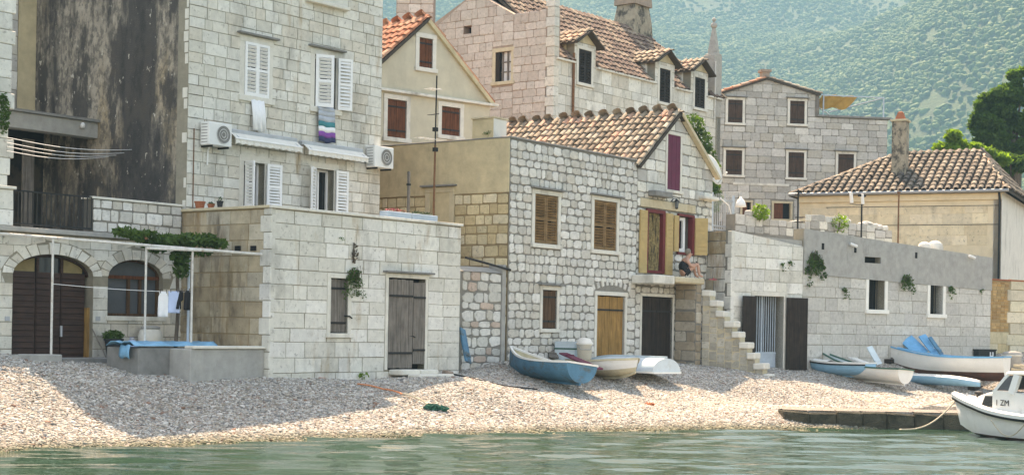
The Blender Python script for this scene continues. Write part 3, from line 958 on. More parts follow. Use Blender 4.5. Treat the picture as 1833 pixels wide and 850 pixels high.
hill_mat = mat('hill_scrub', (0.045, 0.08, 0.022), var=.45, scale=.035, bump=.8, bscale=.6, bdist=1.5, stains=(
    ((0.065, 0.095, 0.03), (.012, .012, .02), .5, .66, .7), ((0.10, 0.10, 0.055), (.03, .012, .05), .62, .7, .4), ((0.035, 0.055, 0.02), (.05, .05, .05), .5, .62, .8)))
_ys = np.concatenate([np.arange(40, 160, 8), np.arange(160, 1300, 12), np.arange(1300, 3140, 24)])
_xs = np.concatenate([np.arange(-2600, -840, 80), np.arange(-840, 840, 12), np.arange(840, 2600, 80)])
hill = grid_mesh('hillside', _xs, _ys, hill_z, hill_mat)
hill['label'] = 'hazy green hillside rising behind the village'
_rg = np.random.default_rng(9)
_Y = 160 + 2400 * _rg.random(230000) ** .8
_X = _Y * _rg.uniform(-.40, .40, len(_Y))
_m = (np.sin(_X / 50 + 1.3 * np.sin(_Y / 100)) * np.cos(_Y / 62 + .8 * np.sin(_X / 74)) + .6 * np.sin(_X / 18 + _Y / 26) + _rg.normal(0, .6, len(_Y))) > -.9
_P = np.stack([_X[_m], _Y[_m]], 1)
mb = MB(); mb.v = [(x, y, z + .6) for (x, y), z in zip(_P, hill_z(_P))]
scrub_mat = mat('scrub', src='random', var=.3, scale=.4, bump=0, rough=.8, ramp=(
    (0, (.06, .12, .03)), (.3, (.085, .145, .035)), (.55, (.055, .11, .03)), (.72, (.11, .16, .04)), (.88, (.14, .18, .05)), (.95, (.045, .09, .028))))
scrub = mb.build('hillside_scrub', scrub_mat, None, I4, fix=False)
tag(scrub, 'dense bushes and small trees dotted over the hazy hillside', 'scrub', kind='stuff')
gn_scatter(scrub, None, .6, 3.0, .85, scrub_mat, sub=2, seed=21, noise_d=1.6)

# ------------------------------------------------------------------ the air
mb = MB(); mb.box(-2700, 2700, -300, 3200, -6, 760)
hz = bpy.data.materials.new('haze_air'); hz.use_nodes = True
nt = hz.node_tree
for n_ in list(nt.nodes):
    if n_.type == 'BSDF_PRINCIPLED': nt.nodes.remove(n_)
pv = nt.nodes.new('ShaderNodeVolumePrincipled')
pv.inputs['Color'].default_value = (0.21, 0.46, 0.63, 1)
pv.inputs['Density'].default_value = 0.00068
pv.inputs['Anisotropy'].default_value = 0.0
nt.links.new(pv.outputs[0], nt.nodes['Material Output'].inputs['Volume'])
haze = mb.build('haze', hz, None, I4)
tag(haze, 'thin blue summer haze in front of the hillside', 'haze', kind='stuff')

# ================================================================== houses
PALE = [(.64, .61, .53), (.67, .65, .58), (.61, .58, .50), (.69, .67, .60), (.62, .57, .48)]
PALE_COOL = [(.66, .635, .56), (.69, .67, .60), (.62, .595, .52), (.71, .69, .63)]
RUSTY = [(.42, .34, .23), (.46, .38, .27), (.38, .30, .20), (.48, .42, .32)]
FIELD = [(.60, .58, .52), (.64, .62, .57), (.56, .53, .47), (.66, .64, .59), (.58, .56, .50), (.62, .60, .55), (.54, .50, .43)]
YELLOW = [(.60, .49, .30), (.64, .54, .35), (.55, .43, .25), (.66, .57, .40)]
PINK = [(.52, .44, .37), (.56, .48, .41), (.49, .41, .345), (.58, .51, .44), (.53, .46, .39)]
GREYST = [(.44, .42, .38), (.49, .47, .43), (.40, .38, .34), (.54, .52, .47), (.45, .42, .36)]
TILE_OLD = [(.31, .245, .18), (.36, .29, .21), (.26, .20, .145), (.41, .34, .26), (.21, .16, .115), (.33, .25, .175)]
TILE_RED = [(.50, .20, .11), (.56, .26, .15), (.46, .17, .09), (.60, .32, .20)]
TILE_GREY = [(.14, .12, .095), (.18, .15, .115), (.11, .092, .075), (.22, .185, .145), (.095, .08, .065), (.17, .135, .10)]
TILE_PINK = [(.55, .33, .23), (.58, .38, .27), (.50, .30, .20)]
TILE_DARK = [(.17, .11, .085), (.21, .14, .105), (.14, .095, .075), (.25, .175, .13), (.31, .23, .165)]

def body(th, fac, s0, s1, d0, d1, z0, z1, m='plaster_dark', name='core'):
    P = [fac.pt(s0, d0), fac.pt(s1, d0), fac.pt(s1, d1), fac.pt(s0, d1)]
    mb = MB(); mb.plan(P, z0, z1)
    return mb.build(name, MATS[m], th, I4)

# ------------------------------------------------------------------ tall house
zt = 11.0
th = thing('tall_house', 'tall pale stone house with white shutters, awnings and a dark stained side wall', 'house', F_arch.pt(S_TALL0, 0, 1))
TALL = th
hA = F_arch.rect(437, 79, 480, 174); hB = F_arch.rect(563, 101, 601, 194)
hC = F_arch.rect(436, 291, 473, 372); hD = F_arch.rect(562, 303, 597, 385)
hT = F_arch.rect(562, -70, 603, -4)
holesT = [hA, hB, hC, hD, hT]
ot = [(S_TALL0, 3.4), (S_TALL1, 3.4), (S_TALL1, zt), (S_TALL0, zt)]
wl = wall_core(th, F_arch, ot, [rect_poly(h) for h in holesT], 'mortar_pale', th=.35)
zr0 = F_arch.Zp(500, 405)
set_stones(wl, F_arch, lay(S_TALL0, S_TALL1, zr0, 10.4, .245, .42, [grow(h, .12) for h in holesT]), 'ashlar', PALE, gap=.012, quota=300, cv=.06)
LT = -Fac(F_arch.pt(S_TALL0, 0), -F_arch.w).S(47, 130)
F_tallL = F_arch.left_of(S_TALL0, LT, .0)
sl = wall_core(th, F_tallL, [(0, 3.2), (LT + .0, 3.2), (LT + .0, zt), (0, zt)], [], 'plaster_stained', th=.3, name='side_wall', y0=.003)
body(th, F_arch, S_TALL0 + .3, S_TALL1, .62, LT, 1.0, zt - .05)
body(th, F_arch, S_TALL0 + .3, S_TALL1 + .002, .36, LT, 3.0, zr0 - .02, name='inner_floor')
# roof high above the view; its eaves throw the shadow on the beach
mb = MB()
P = [F_arch.pt(S_TALL0 - .15, -.3), F_arch.pt(S_TALL1 + .15, -.3), F_arch.pt(S_TALL1 + .15, LT + .2), F_arch.pt(S_TALL0 - .15, LT + .2)]
mb.plan(P, zt, [zt + .15, zt + .15, zt + .15, zt + .15])
mb.build('roof', MATS['roof_bed'], th, I4)
# quoin-like rough edge where the render stops
for k in range(26):
    z = 3.6 + k * .25
    if RND.random() < .55:
        one('edge_stone', MATS['limestone'], sl, F_tallL.M, LT - RND.uniform(.06, .18), LT - .01, -.012, .05, z, z + .22)

def white_leaf(fac, s, z0, w, h, ang, y=-.05, slats=13, nm='white louvred shutter'):
    return leaf(th, fac, s, z0, w, h, ang, y, 'louver', 'paint_white', th=.04, slats=slats)

def dark_window(th, fac, h, sw=.15, proud=.015, m='limestone', frame='paint_white', sill=True, panes=2, over=0):
    w = window_part(th, fac, h)
    surround(w, fac, h, sw, proud, m, sill, over=over)
    one('pane', MATS['glass_dark'], w, fac.M, h[0], h[2], .27, .29, h[1], h[3])
    f = .05
    for (a, b, c, d) in ((h[0], h[0] + f, h[1], h[3]), (h[2] - f, h[2], h[1], h[3]), (h[0] + f, h[2] - f, h[3] - f, h[3]), (h[0] + f, h[2] - f, h[1], h[1] + f)):
        one('frame', MATS[frame], w, fac.M, a, b, .20, .25, c, d)
    if panes == 2:
        m_ = (h[0] + h[2]) / 2
        one('mullion', MATS[frame], w, fac.M, m_ - .025, m_ + .025, .20, .25, h[1] + f, h[3] - f)
    return w

for h in holesT:
    dark_window(th, F_arch, h, over=1 if h in (hA, hB) else 0, sill=h in (hA, hB, hT))
W = hA[2] - hA[0]
white_leaf(F_arch, hA[0], hA[1], W / 2, hA[3] - hA[1], 3)
white_leaf(F_arch, hA[2], hA[1], -W / 2, hA[3] - hA[1], 0)
W = hB[2] - hB[0]
white_leaf(F_arch, hB[0], hB[1], W * .62, hB[3] - hB[1], 28)
white_leaf(F_arch, hB[2] + .02, hB[1], -W * .52, hB[3] - hB[1], 158)
W = hC[2] - hC[0]
white_leaf(F_arch, hC[0] - .01, hC[1], W * .5, hC[3] - hC[1], 96)
white_leaf(F_arch, hC[2] + .02, hC[1], -W * .66, hC[3] - hC[1], 172)
W = hD[2] - hD[0]
white_leaf(F_arch, hD[0] - .02, hD[1], W * .56, hD[3] - hD[1], 150)
white_leaf(F_arch, hD[2] + .02, hD[1], -W * .56, hD[3] - hD[1], 172)
for h in (hC, hD):       # half-open inner door leaves
    s = h[0] + (h[2] - h[0]) * .5
    o = one('door_leaf', MATS['paint_white'], th, F_arch.M, s, s + .05, .22, .30, h[1], h[3] - .05)
# window ledge at the very top
h = hT
one('cornice', MATS['limestone'], th, F_arch.M, h[0] - .3, h[2] + .35, -.16, .02, h[1] - .22, h[1] - .135, bevel=.01)
# service box and cable
one('meter_box', MATS['paint_white'], th, F_arch.M, F_arch.S(463, 372) , F_arch.S(470, 372), -.06, 0, hC[1] - .3, hC[1] - .1)
mb = MB(); mb.tube([(F_arch.S(344, 345), -.03, F_arch.Zp(344, 372)), (F_arch.S(344, 345), -.03, F_arch.Zp(344, 230))], .012, 5)
mb.build('drain_pipe', MATS['metal_rust'], th, F_arch.M)

# awnings, air conditioners, towels: things that hang from the house
def awning(x0, y0, x1, y1, lab):
    s0, s1 = F_arch.S(x0, y0), F_arch.S(x1, y1); z = F_arch.Zp((x0 + x1) / 2, (y0 + y1) / 2)
    a = thing('awning', lab, 'awning', F_arch.pt((s0 + s1) / 2, 0, z), 'rolled awnings on the tall house')
    M = F_arch.M
    one('cassette', MATS['metal_grey'], a, M, s0, s1, -.16, -.005, z - .06, z + .05, bevel=.02)
    n = 30; mb = MB(); vs, fs = [], []
    for i in range(n + 1):
        s = s0 + .03 + (s1 - s0 - .06) * i / n
        for k, (y, dz) in enumerate(((-.15, -.03), (-.34, -.17), (-.345, -.31 + .03 * abs(math.sin(i * math.pi / 3))))):
            vs.append((s, y - (.012 * math.sin(i * 2.1) if k == 2 else 0), z + dz))
    for i in range(n):
        for k in (0, 1):
            fs.append((i * 3 + k, i * 3 + 3 + k, i * 3 + 4 + k, i * 3 + 1 + k))
    mb.add(vs, fs); mb.build('fabric', MATS['fabric_offwhite'], a, M, fix=False)
    one('front_bar', MATS['paint_white'], a, M, s0 + .02, s1 - .02, -.36, -.325, z - .20, z - .155, bevel=.01)
    for s in (s0 + .15, s1 - .15):
        mb = MB(); mb.bar((s, -.1, z - .03), (s, -.34, z - .17), .03, .03); mb.build('arm', MATS['metal_grey'], a, M)
    return a
awning(402, 236, 525, 251, 'pale rolled awning above the door beside the flower pots')
awning(533, 256, 643, 271, 'pale rolled awning above the door nearer the corner of the tall house')

def air_con(x0, y0, x1, y1, lab, pipe=True):
    s0, z0, s1, z1 = F_arch.rect(x0, y0, x1, y1)
    a = thing('air_conditioner', lab, 'air conditioner', F_arch.pt((s0 + s1) / 2, 0, z0), 'air conditioners on the tall house')
    M = F_arch.M; y0_, y1_ = -.36, -.06
    one('casing', MATS['ac_white'], a, M, s0, s1, y0_, y1_, z0, z1, bevel=.015)
    c = ((s0 + s1) / 2 + .08, y0_ - .004, (z0 + z1) / 2); r_ = min(s1 - s0, z1 - z0) * .40
    mb = MB(); n = 20
    mb.add([(c[0] + r_ * math.cos(6.2832 * k / n), c[1], c[2] + r_ * math.sin(6.2832 * k / n)) for k in range(n)], [tuple(range(n))])
    g = mb.build('fan_grille', MATS['concrete_dark'], a, M)
    for q in (.3, .6, .98):
        mb = MB(); mb.tube([(c[0] + r_ * q * math.cos(6.2832 * k / n), c[1] - .008, c[2] + r_ * q * math.sin(6.2832 * k / n)) for k in range(n + 1)], .006, 4)
        mb.build('guard_ring', MATS['ac_white'], g, M)
    for k in range(7):
        z = z0 + .06 + (z1 - z0 - .12) * k / 6
        one('side_vent', MATS['concrete_dark'], a, M, s0 - .003, s0 + .01, y0_ + .06, y1_ - .04, z, z + .015)
    for s in (s0 + .1, s1 - .1):
        mb = MB(); mb.bar((s, y0_, z0 - .02), (s, 0, z0 - .02), .03, .04); mb.build('bracket', MATS['metal_dark'], a, M)
    if pipe:
        mb = MB(); mb.tube([(s0 + .25, -.1, z0), (s0 + .25, -.04, z0 - .1), (s0 + .25, -.03, z0 - .42)], .02, 6)
        mb.build('drain_pipe', MATS['paint_white'], a, M)
air_con(355, 222, 396, 263, 'white air conditioner at the dark stained corner of the house')
air_con(652, 264, 686, 302, 'white air conditioner at the far end of the awnings', pipe=False)

def towel(x0, y0, x1, y1, lab, cols, y=-.10):
    s0, z0, s1, z1 = F_arch.rect(x0, y0, x1, y1)
    t = thing('towel', lab, 'towel', F_arch.pt((s0 + s1) / 2, -.1, z0), 'towels drying at the windows')
    nb = len(cols); n = 10
    for k, m in enumerate(cols):
        vs, fs = [], []
        za, zb = z1 + (z0 - z1) * k / nb, z1 + (z0 - z1) * (k + 1) / nb
        for j in range(3):
            z = za + (zb - za) * j / 2; q = (z1 - z) / (z1 - z0)
            for i in range(n + 1):
                vs.append((s0 + (s1 - s0) * i / n, y - .03 * q + .03 * q * math.sin(i * 1.7) + (.05 if z > z1 - .02 else 0), z + .02 * q * math.sin(i * .9)))
        for j in range(2):
            for i in range(n):
                fs.append((j * (n + 1) + i, j * (n + 1) + i + 1, (j + 1) * (n + 1) + i + 1, (j + 1) * (n + 1) + i))
        mb = MB(); mb.add(vs, fs)
        o = mb.build('cloth' if nb == 1 else 'stripe', MATS[m], t, F_arch.M, fix=False, smooth=True)
        md = o.modifiers.new('thick', 'SOLIDIFY'); md.thickness = .008
mat('towel_teal', (.03, .22, .24), bump=.2); mat('towel_purple', (.25, .08, .32), bump=.2); mat('towel_grey', (.42, .46, .50), bump=.2); mat('towel_navy', (.04, .05, .11), bump=.2)
towel(446, 177, 469, 236, 'plain white towel hanging below the closed white shutters', ['fabric_white'])
towel(564, 191, 593, 256, 'striped grey, teal and purple towel hanging from the half-open window', ['towel_grey', 'towel_grey', 'towel_grey', 'towel_teal', 'fabric_white', 'towel_purple', 'towel_navy'])

# ------------------------------------------------------------------ small beach cottage
th = thing('beach_cottage', 'low flat-roofed cottage of pale stone blocks with grey plank door', 'house', F_small.pt(0, 0, 1))
S1 = F_small.S(823, 540)
zp0, zp1 = F_small.Zp(492, 373), F_small.Zp(824, 405); ztop = (zp0 + zp1) / 2
hW = F_small.rect(591, 498, 622, 596); hDr = F_small.rect(694, 498, 760, 661)
zb = .6
wl = wall_core(th, F_small, [(0, zb), (S1, zb), (S1, ztop), (0, ztop)], [rect_poly(hW), rect_poly(hDr)], 'mortar_pale', th=.35)
set_stones(wl, F_small, lay(0, S1, .78, ztop - .02, .335, .66, [grow(hW, .10), grow(hDr, .11, .0)]), 'ashlar', PALE_COOL, gap=.011, cv=.07)
wl2 = wall_core(th, F_smallL, [(0, zb), (L_small - .001, zb), (L_small - .001, ztop), (0, ztop)], [], 'mortar_yellow', th=.3, name='side_wall')
set_stones(wl2, F_smallL, lay(0, L_small - .22, .8, ztop - .02, .36, .52, []), 'ashlar', RUSTY, m='stone_rusty', gap=.014)
z = .8; k = 0
while z < ztop - .1:          # big corner blocks lapping both faces
    h_ = .36
    if z + h_ > ztop: h_ = ztop - z
    a = .32 if k % 2 else .22
    o = one('quoin', MATS['stone_pale'], wl2, F_smallL.M, L_small - a, L_small + .008, -.022, .12, z + .006, z + h_ - .006, bevel=.012)
    o.color = (*jitter_col(PALE_COOL, RND), 1)
    z += h_; k += 1
# side-wall put-log holes
for x in (427, 455):
    r_ = F_smallL.rect(x - 5, 440, x + 5, 449)
    one('beam_hole', MATS['void'], wl2, F_smallL.M, r_[0], r_[2], -.034, -.02, r_[1], r_[3])
RT = S1
body(th, F_small, .3, S1 - .001, .36, L_small, .6, ztop - .32)
body(th, F_small, .28, S1, .02, L_small + .02, ztop - .32, ztop - .28, 'concrete', 'roof_terrace')
rw = F_small.right_of(S1, 0)
mb = MB(); mb.box(0, L_small, 0, .3, zb, ztop, None); mb.build('end_wall', MATS['plaster_white'], th, rw.M @ Matrix.Translation((0, .002, 0)))
for nm, fc, a, b in (('coping', F_small, -.03, S1 + .03), ('side_coping', F_smallL, -.02, L_small - .04)):
    n = 6 if nm == 'coping' else 3
    for k in range(n):
        s0, s1 = a + (b - a) * k / n, a + (b - a) * (k + 1) / n
        one('coping_slab', MATS['limestone_warm' if nm != 'coping' else 'limestone'], th, fc.M, s0 + .004, s1 - .004, -.06, .34, ztop + .001, ztop + .055 + RND.uniform(0, .008), bevel=.008)
# window
w = window_part(th, F_small, hW)
surround(w, F_small, hW, .11, .025, 'limestone')
one('pane', MATS['glass_dark'], w, F_small.M, hW[0], hW[2], .2, .22, hW[1], hW[3])
leaf(w, F_small, hW[0] + .005, hW[1] + .01, hW[2] - hW[0] - .01, hW[3] - hW[1] - .02, 0, .05, 'plank', 'wood_weathered', n=4, children=False)
mb = MB(); mb.tube([(hW[2] - .06, .04, (hW[1] + hW[3]) / 2 - .22), (hW[2] + .02, -.06, (hW[1] + hW[3]) / 2 - .23), (hW[2] + .10, -.05, (hW[1] + hW[3]) / 2 - .27)], .018, 5)
mb.build('latch', MATS['metal_dark'], w, F_small.M)
# door: two uneven leaves of weathered planks
d = window_part(th, F_small, hDr, 'door')
surround(d, F_small, hDr, .10, .02, 'limestone', sill=False, over=1)
one('backing', MATS['void'], d, F_small.M, hDr[0], hDr[2], .2, .22, hDr[1], hDr[3])
Wd = hDr[2] - hDr[0]; Hd = hDr[3] - hDr[1]
leaf(d, F_small, hDr[0] + .01, hDr[1] + .03, Wd * .60, Hd - .06, 4, -.02, 'plank', 'wood_weathered', n=6, name='door_leaf', children=False)
leaf(d, F_small, hDr[2] - .01, hDr[1] + .12, -Wd * .34, Hd - .20, 1, -.03, 'plank', 'wood_weathered', n=3, name='door_leaf', children=False)
mb = MB(); mb.tube([(hDr[0] + Wd * .52, -.05, hDr[1] + .78), (hDr[0] + Wd * .62, -.07, hDr[1] + .78), (hDr[0] + Wd * .70, -.05, hDr[1] + .75)], .015, 5)
mb.build('bolt', MATS['metal_dark'], d, F_small.M)
# steps
for k, (x0, y0, x1, y1, dy) in enumerate(((694, 668, 762, 682, .42), (704, 683, 768, 694, .8))):
    p0 = F_small.S(x0, 675); p1 = F_small.S(x1, 675); pz_ = F_small.pt((p0 + p1) / 2, -dy + .2); z = gz(pz_.x, pz_.y) + (.19, .10)[k]
    for j in range(2):
        a, b = p0 + (p1 - p0) * j / 2, p0 + (p1 - p0) * (j + 1) / 2
        one('doorstep', MATS['limestone'], th, F_small.M, a + .01, b - .01, -dy, -.012 - k * .4, z - .14, z - RND.uniform(0, .02), bevel=.025)

# hanging caper plant over the cottage window
def hanging_plant(fac, x0, y0, x1, y1, lab, size=.05, n=500, mm='leaf', seed=1, stem=True):
    s0, z0, s1, z1 = fac.rect(x0, y0, x1, y1); r = random.Random(seed)
    c = (s0 + s1) / 2; W, H_ = s1 - s0, z1 - z0
    t = thing('wall_plant', lab, 'plant', fac.pt(c, -.05, z0), 'plants growing out of the walls')
    ns = 9 if stem else 4; bl = []; root = (c + r.uniform(-.15, .15) * W, .01, z1 - H_ * .28)
    for k in range(ns):
        tx = s0 + W * (k + r.uniform(.1, .9)) / ns; tz = z0 + H_ * r.uniform(0, .55) * (1 if k % 3 else 1.5)
        mid = ((root[0] + tx) / 2, -.05 - .14 * r.random(), z1 - H_ * r.uniform(.02, .3)); end = (tx, -.06 - .1 * r.random(), tz)
        if stem:
            mb = MB(); mb.tube([root, mid, end], [.009, .007, .003], 4); mb.build('stem', MATS['bark'], t, fac.M)
        for q in range(5):
            u = (q + .6) / 5; p = [root[i] * (1 - u) ** 2 + 2 * mid[i] * u * (1 - u) + end[i] * u * u for i in range(3)]
            g = W * r.uniform(.08, .17); bl.append((p, (g, .06, g * 1.2), max(2, int(n / ns / 5 * r.uniform(.6, 1.4)))))
    leaf_cloud('foliage', MATS[mm], t, fac.M, bl, size * .8, seed)
    return t
hanging_plant(F_small, 606, 473, 647, 537, 'bushy green plant hanging over the cottage window', .04, 900, seed=2)
s, z = F_small.st(630, 470)
t = thing('dry_vine', 'dry bare vine climbing above the cottage window', 'plant', F_small.pt(s, 0, z))
for q in range(2):
    mb = MB(); mb.tube([(s + q * .03, -.03, z), (s + .04 - q * .05, -.04, z + .2), (s + .0 + q * .04, -.03, z + .45)], [.018, .014, .006], 5); mb.build('stem', MATS['bark'], t, F_small.M)
leaf_cloud('dead_leaves', MATS['bark'], t, F_small.M, [((s + .03, -.06, z + .2), (.09, .05, .24), 60)], .04, 4)
hanging_plant(F_small, 602, 424, 611, 434, 'tiny green tuft high on the cottage wall', .025, 40, seed=6, stem=False)
hanging_plant(F_small, 636, 664, 654, 686, 'small green weed at the foot of the cottage wall', .05, 70, 'leaf_bright', seed=7, stem=False)

# ------------------------------------------------------------------ arched house
th = thing('arched_house', 'pale stone house with arched brown garage door, arched window and terrace railing', 'house', F_arch.pt(-2, 0, 1.2))
sA0, sA1 = F_arch.S(-60, 520), F_arch.S(325, 520)
zs = F_arch.Zp(160, 424)
hG = F_arch.rect(22, 455, 166, 640); hWn = F_arch.rect(193, 465, 292, 566)
riseG = (F_arch.Zp(93, 455) - F_arch.Zp(93, 492)); riseW = F_arch.Zp(243, 465) - F_arch.Zp(243, 497)
hG = (hG[0], 1.05, hG[2], hG[3])
wl = wall_core(th, F_arch, [(sA0, .7), (sA1 + .3, .7), (sA1 + .3, zs), (sA0, zs)], [arch_poly(hG, riseG), arch_poly(hWn, riseW)], 'mortar_pale', th=.32)
ells = [((hG[0] + hG[2]) / 2, hG[3] - riseG, (hG[2] - hG[0]) / 2 + .24, riseG + .24), ((hWn[0] + hWn[2]) / 2, hWn[3] - riseW, (hWn[2] - hWn[0]) / 2 + .24, riseW + .24)]
rects = lay(sA0, sA1, .95, zs - .02, .27, .48, [(hG[0], 0, hG[2], hG[3] - riseG), (hWn[0], hWn[1], hWn[2], hWn[3] - riseW), (hG[0], hG[3] - riseG, hG[2], hG[3] - .02), (hWn[0], hWn[3] - riseW, hWn[2], hWn[3] - .02)])
set_stones(wl, F_arch, rects, 'ashlar', PALE, gap=.012, ell=ells)
for h, rs, n in ((hG, riseG, 13), (hWn, riseW, 11)):
    voussoirs(wl, F_arch, h, rs, n, .22, PALE)
# terrace slab, dark room behind
one('terrace_slab', MATS['concrete'], th, F_arch.M, sA0, sA1, -.14, LT + 1.0, zs + .002, zs + .10, bevel=.01)
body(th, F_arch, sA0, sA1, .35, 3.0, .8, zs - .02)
# garage door
g = part_empty('garage_door', th, F_arch.M @ Matrix.Translation(((hG[0] + hG[2]) / 2, .15, hG[1])))
zsp = hG[3] - riseG; W = hG[2] - hG[0]
for k in range(3):
    a, b = hG[0] + .06 + (W - .12) * k / 3, hG[0] + .06 + (W - .12) * (k + 1) / 3
    o = one('door_panel', MATS['wood_garage'], g, F_arch.M, a + .008, b - .008, .19, .22, hG[1], zsp + .05)
    nb = 17; bm_ = MB(); bh = (zsp + .05 - hG[1]) / nb
    for j in range(nb):
        bm_.add([(a + .03, .19, hG[1] + bh * j + .006), (b - .03, .19, hG[1] + bh * j + .006), (b - .03, .165, hG[1] + bh * j + .012), (a + .03, .165, hG[1] + bh * j + .012),
                 (b - .03, .185, hG[1] + bh * (j + 1)), (a + .03, .185, hG[1] + bh * (j + 1))], [(0, 1, 2, 3), (3, 2, 4, 5)])
    bm_.build('boarding', MATS['wood_garage'], g, F_arch.M, fix=False)
ap = [p for p in arch_poly(hG, riseG) if p[1] >= zsp - .001]
mb = MB(); mb.prism(ap, .21, .23); mb.build('fanlight', MATS['glass_dark'], g, F_arch.M)
mb = MB(); n = 14; cx = (hG[0] + hG[2]) / 2
mb.tube([(cx + (W / 2 - .03) * math.cos(math.pi * k / n), .17, zsp + (riseG - .03) * math.sin(math.pi * k / n)) for k in range(n + 1)], .03, 5)
mb.build('arch_frame', MATS['wood_garage'], g, F_arch.M)
for q in (.36, .66):
    s = hG[0] + W * q
    one('fanlight_bar', MATS['wood_garage'], g, F_arch.M, s - .03, s + .03, .16, .20, zsp + .05, zsp + riseG * .93)
for q0, q1 in ((.08, .33), (.69, .93)):
    n = 7; cx = (hG[0] + hG[2]) / 2
    P = [(hG[0] + W * q0, zsp + .06), (hG[0] + W * q1, zsp + .06)]
    for k in range(n + 1):
        q = q1 + (q0 - q1) * k / n; xx = (q - .5) * 2
        P.append((hG[0] + W * q, max(zsp + .07, zsp + riseG * math.sqrt(max(0, 1 - xx * xx)) * .92 - .02)))
    mb = MB(); mb.prism(P, .195, .208); mb.build('fanlight_pane', MATS['pane_ochre'], g, F_arch.M)
one('door_frame', MATS['wood_brown'], g, F_arch.M, hG[0] + .0, hG[0] + .06, .12, .2, hG[1], zsp)
one('door_frame', MATS['wood_honey'], g, F_arch.M, hG[2] - .07, hG[2], .10, .2, hG[1], zsp - .65)
one('handle', MATS['metal_grey'], g, F_arch.M, hG[0] + W * .645, hG[0] + W * .665, .12, .165, hG[1] + .72, hG[1] + .95, bevel=.006)
# arched window
w = window_part(th, F_arch, hWn)
mb = MB(); mb.prism(arch_poly(hWn, riseW), .2, .22); mb.build('pane', MATS['glass_grey'], w, F_arch.M)
W = hWn[2] - hWn[0]; zsp2 = hWn[3] - riseW
for q in (.02, .45, .66, .98):
    s = hWn[0] + W * q; top = zsp2 + (riseW * math.sqrt(max(0, 1 - ((q - .5) * 2) ** 2)) * .96 if q < .4 or q > .9 else 0)
    one('glazing_bar', MATS['wood_brown'], w, F_arch.M, s - .03, s + .03, .14, .2, hWn[1], max(top, zsp2))
one('transom', MATS['wood_red'], w, F_arch.M, hWn[0], hWn[2], .13, .2, zsp2 - .03, zsp2 + .04)
one('bottom_rail', MATS['wood_brown'], w, F_arch.M, hWn[0], hWn[2], .14, .2, hWn[1], hWn[1] + .06)
mb = MB(); n = 14; cx = (hWn[0] + hWn[2]) / 2
mb.tube([(cx + (W / 2 - .02) * math.cos(math.pi * k / n), .16, zsp2 + (riseW - .02) * math.sin(math.pi * k / n)) for k in range(n + 1)], .03, 5)
mb.build('arch_frame', MATS['wood_brown'], w, F_arch.M)
one('sill', MATS['limestone'], w, F_arch.M, hWn[0] - .05, hWn[2] + .05, -.05, .14, hWn[1] - .1, hWn[1] - .002, bevel=.008)
for x in (12, 174):
    r_ = F_arch.rect(x - 4, 566, x + 4, 574)
    one('socket_box', MATS['metal_grey'], th, F_arch.M, r_[0], r_[2], -.03, 0, r_[1], r_[3])
# stone parapet on the terrace
pr = part_empty('parapet', th, F_arch.M @ Matrix.Translation((F_arch.S(250, 390), 0, zs)))
p0, p1 = F_arch.S(166, 385), F_arch.S(325, 385); zpt = F_arch.Zp(245, 363)
pw = wall_core(th, F_arch, [(p0, zs + .1), (p1, zs + .1), (p1, zpt), (p0, zpt)], [], 'mortar_grey', th=.3, name='terrace_parapet')
set_stones(pw, F_arch, lay(p0, p1, zs + .11, zpt, .24, .30, [], hv=.1), 'block', FIELD, m='stone_field', gap=.03)
bpy.data.objects.remove(pr); 
one('parapet_cap', MATS['limestone'], th, F_arch.M, p0 - .04, p1 + .02, -.05, .35, zpt + .001, zpt + .05, bevel=.008)
pe = Fac(F_arch.pt(p0, .3), -F_arch.w)
pw2 = wall_core(th, pe, [(0, zs + .1), (.30, zs + .1), (.30, zpt), (0, zpt)], [], 'mortar_grey', th=.05, name='parapet_end')
# terrace railing
r0, r1 = F_arch.S(24, 380), F_arch.S(164, 380); zr1 = F_arch.Zp(95, 347); zr0_ = zs + .12
rl = part_empty('railing', th, F_arch.M @ Matrix.Translation(((r0 + r1) / 2, 0, zs)))
for zz in (zr0_ + .05, zr1):
    one('rail', MATS['metal_dark'], rl, F_arch.M, r0, r1, -.02, .02, zz - .015, zz + .015)
nb = 17
bar = MB(); bar.box(-.009, .009, -.009, .009, 0, zr1 - zr0_ - .06); bme = bar.mesh('baluster'); bme.materials.append(MATS['metal_dark'])
for k in range(nb + 1):
    reg(bpy.data.objects.new('baluster', bme), rl, F_arch.M @ Matrix.Translation((r0 + (r1 - r0) * k / nb, 0, zr0_ + .05)))
# white pier at the far end of the railing
q0, q1 = F_arch.S(-60, 370), F_arch.S(24, 370); zq = F_arch.Zp(10, 338)
pw = wall_core(th, F_arch, [(q0, zs + .1), (q1, zs + .1), (q1, zq), (q0, zq)], [], 'mortar_pale', th=.35, name='pier')
set_stones(pw, F_arch, lay(q0, q1, zs + .11, zq, .3, .42), 'ashlar', PALE_COOL, gap=.012)
one('pier_cap', MATS['limestone'], th, F_arch.M, q0, q1 + .04, -.05, .4, zq + .001, zq + .06, bevel=.008)

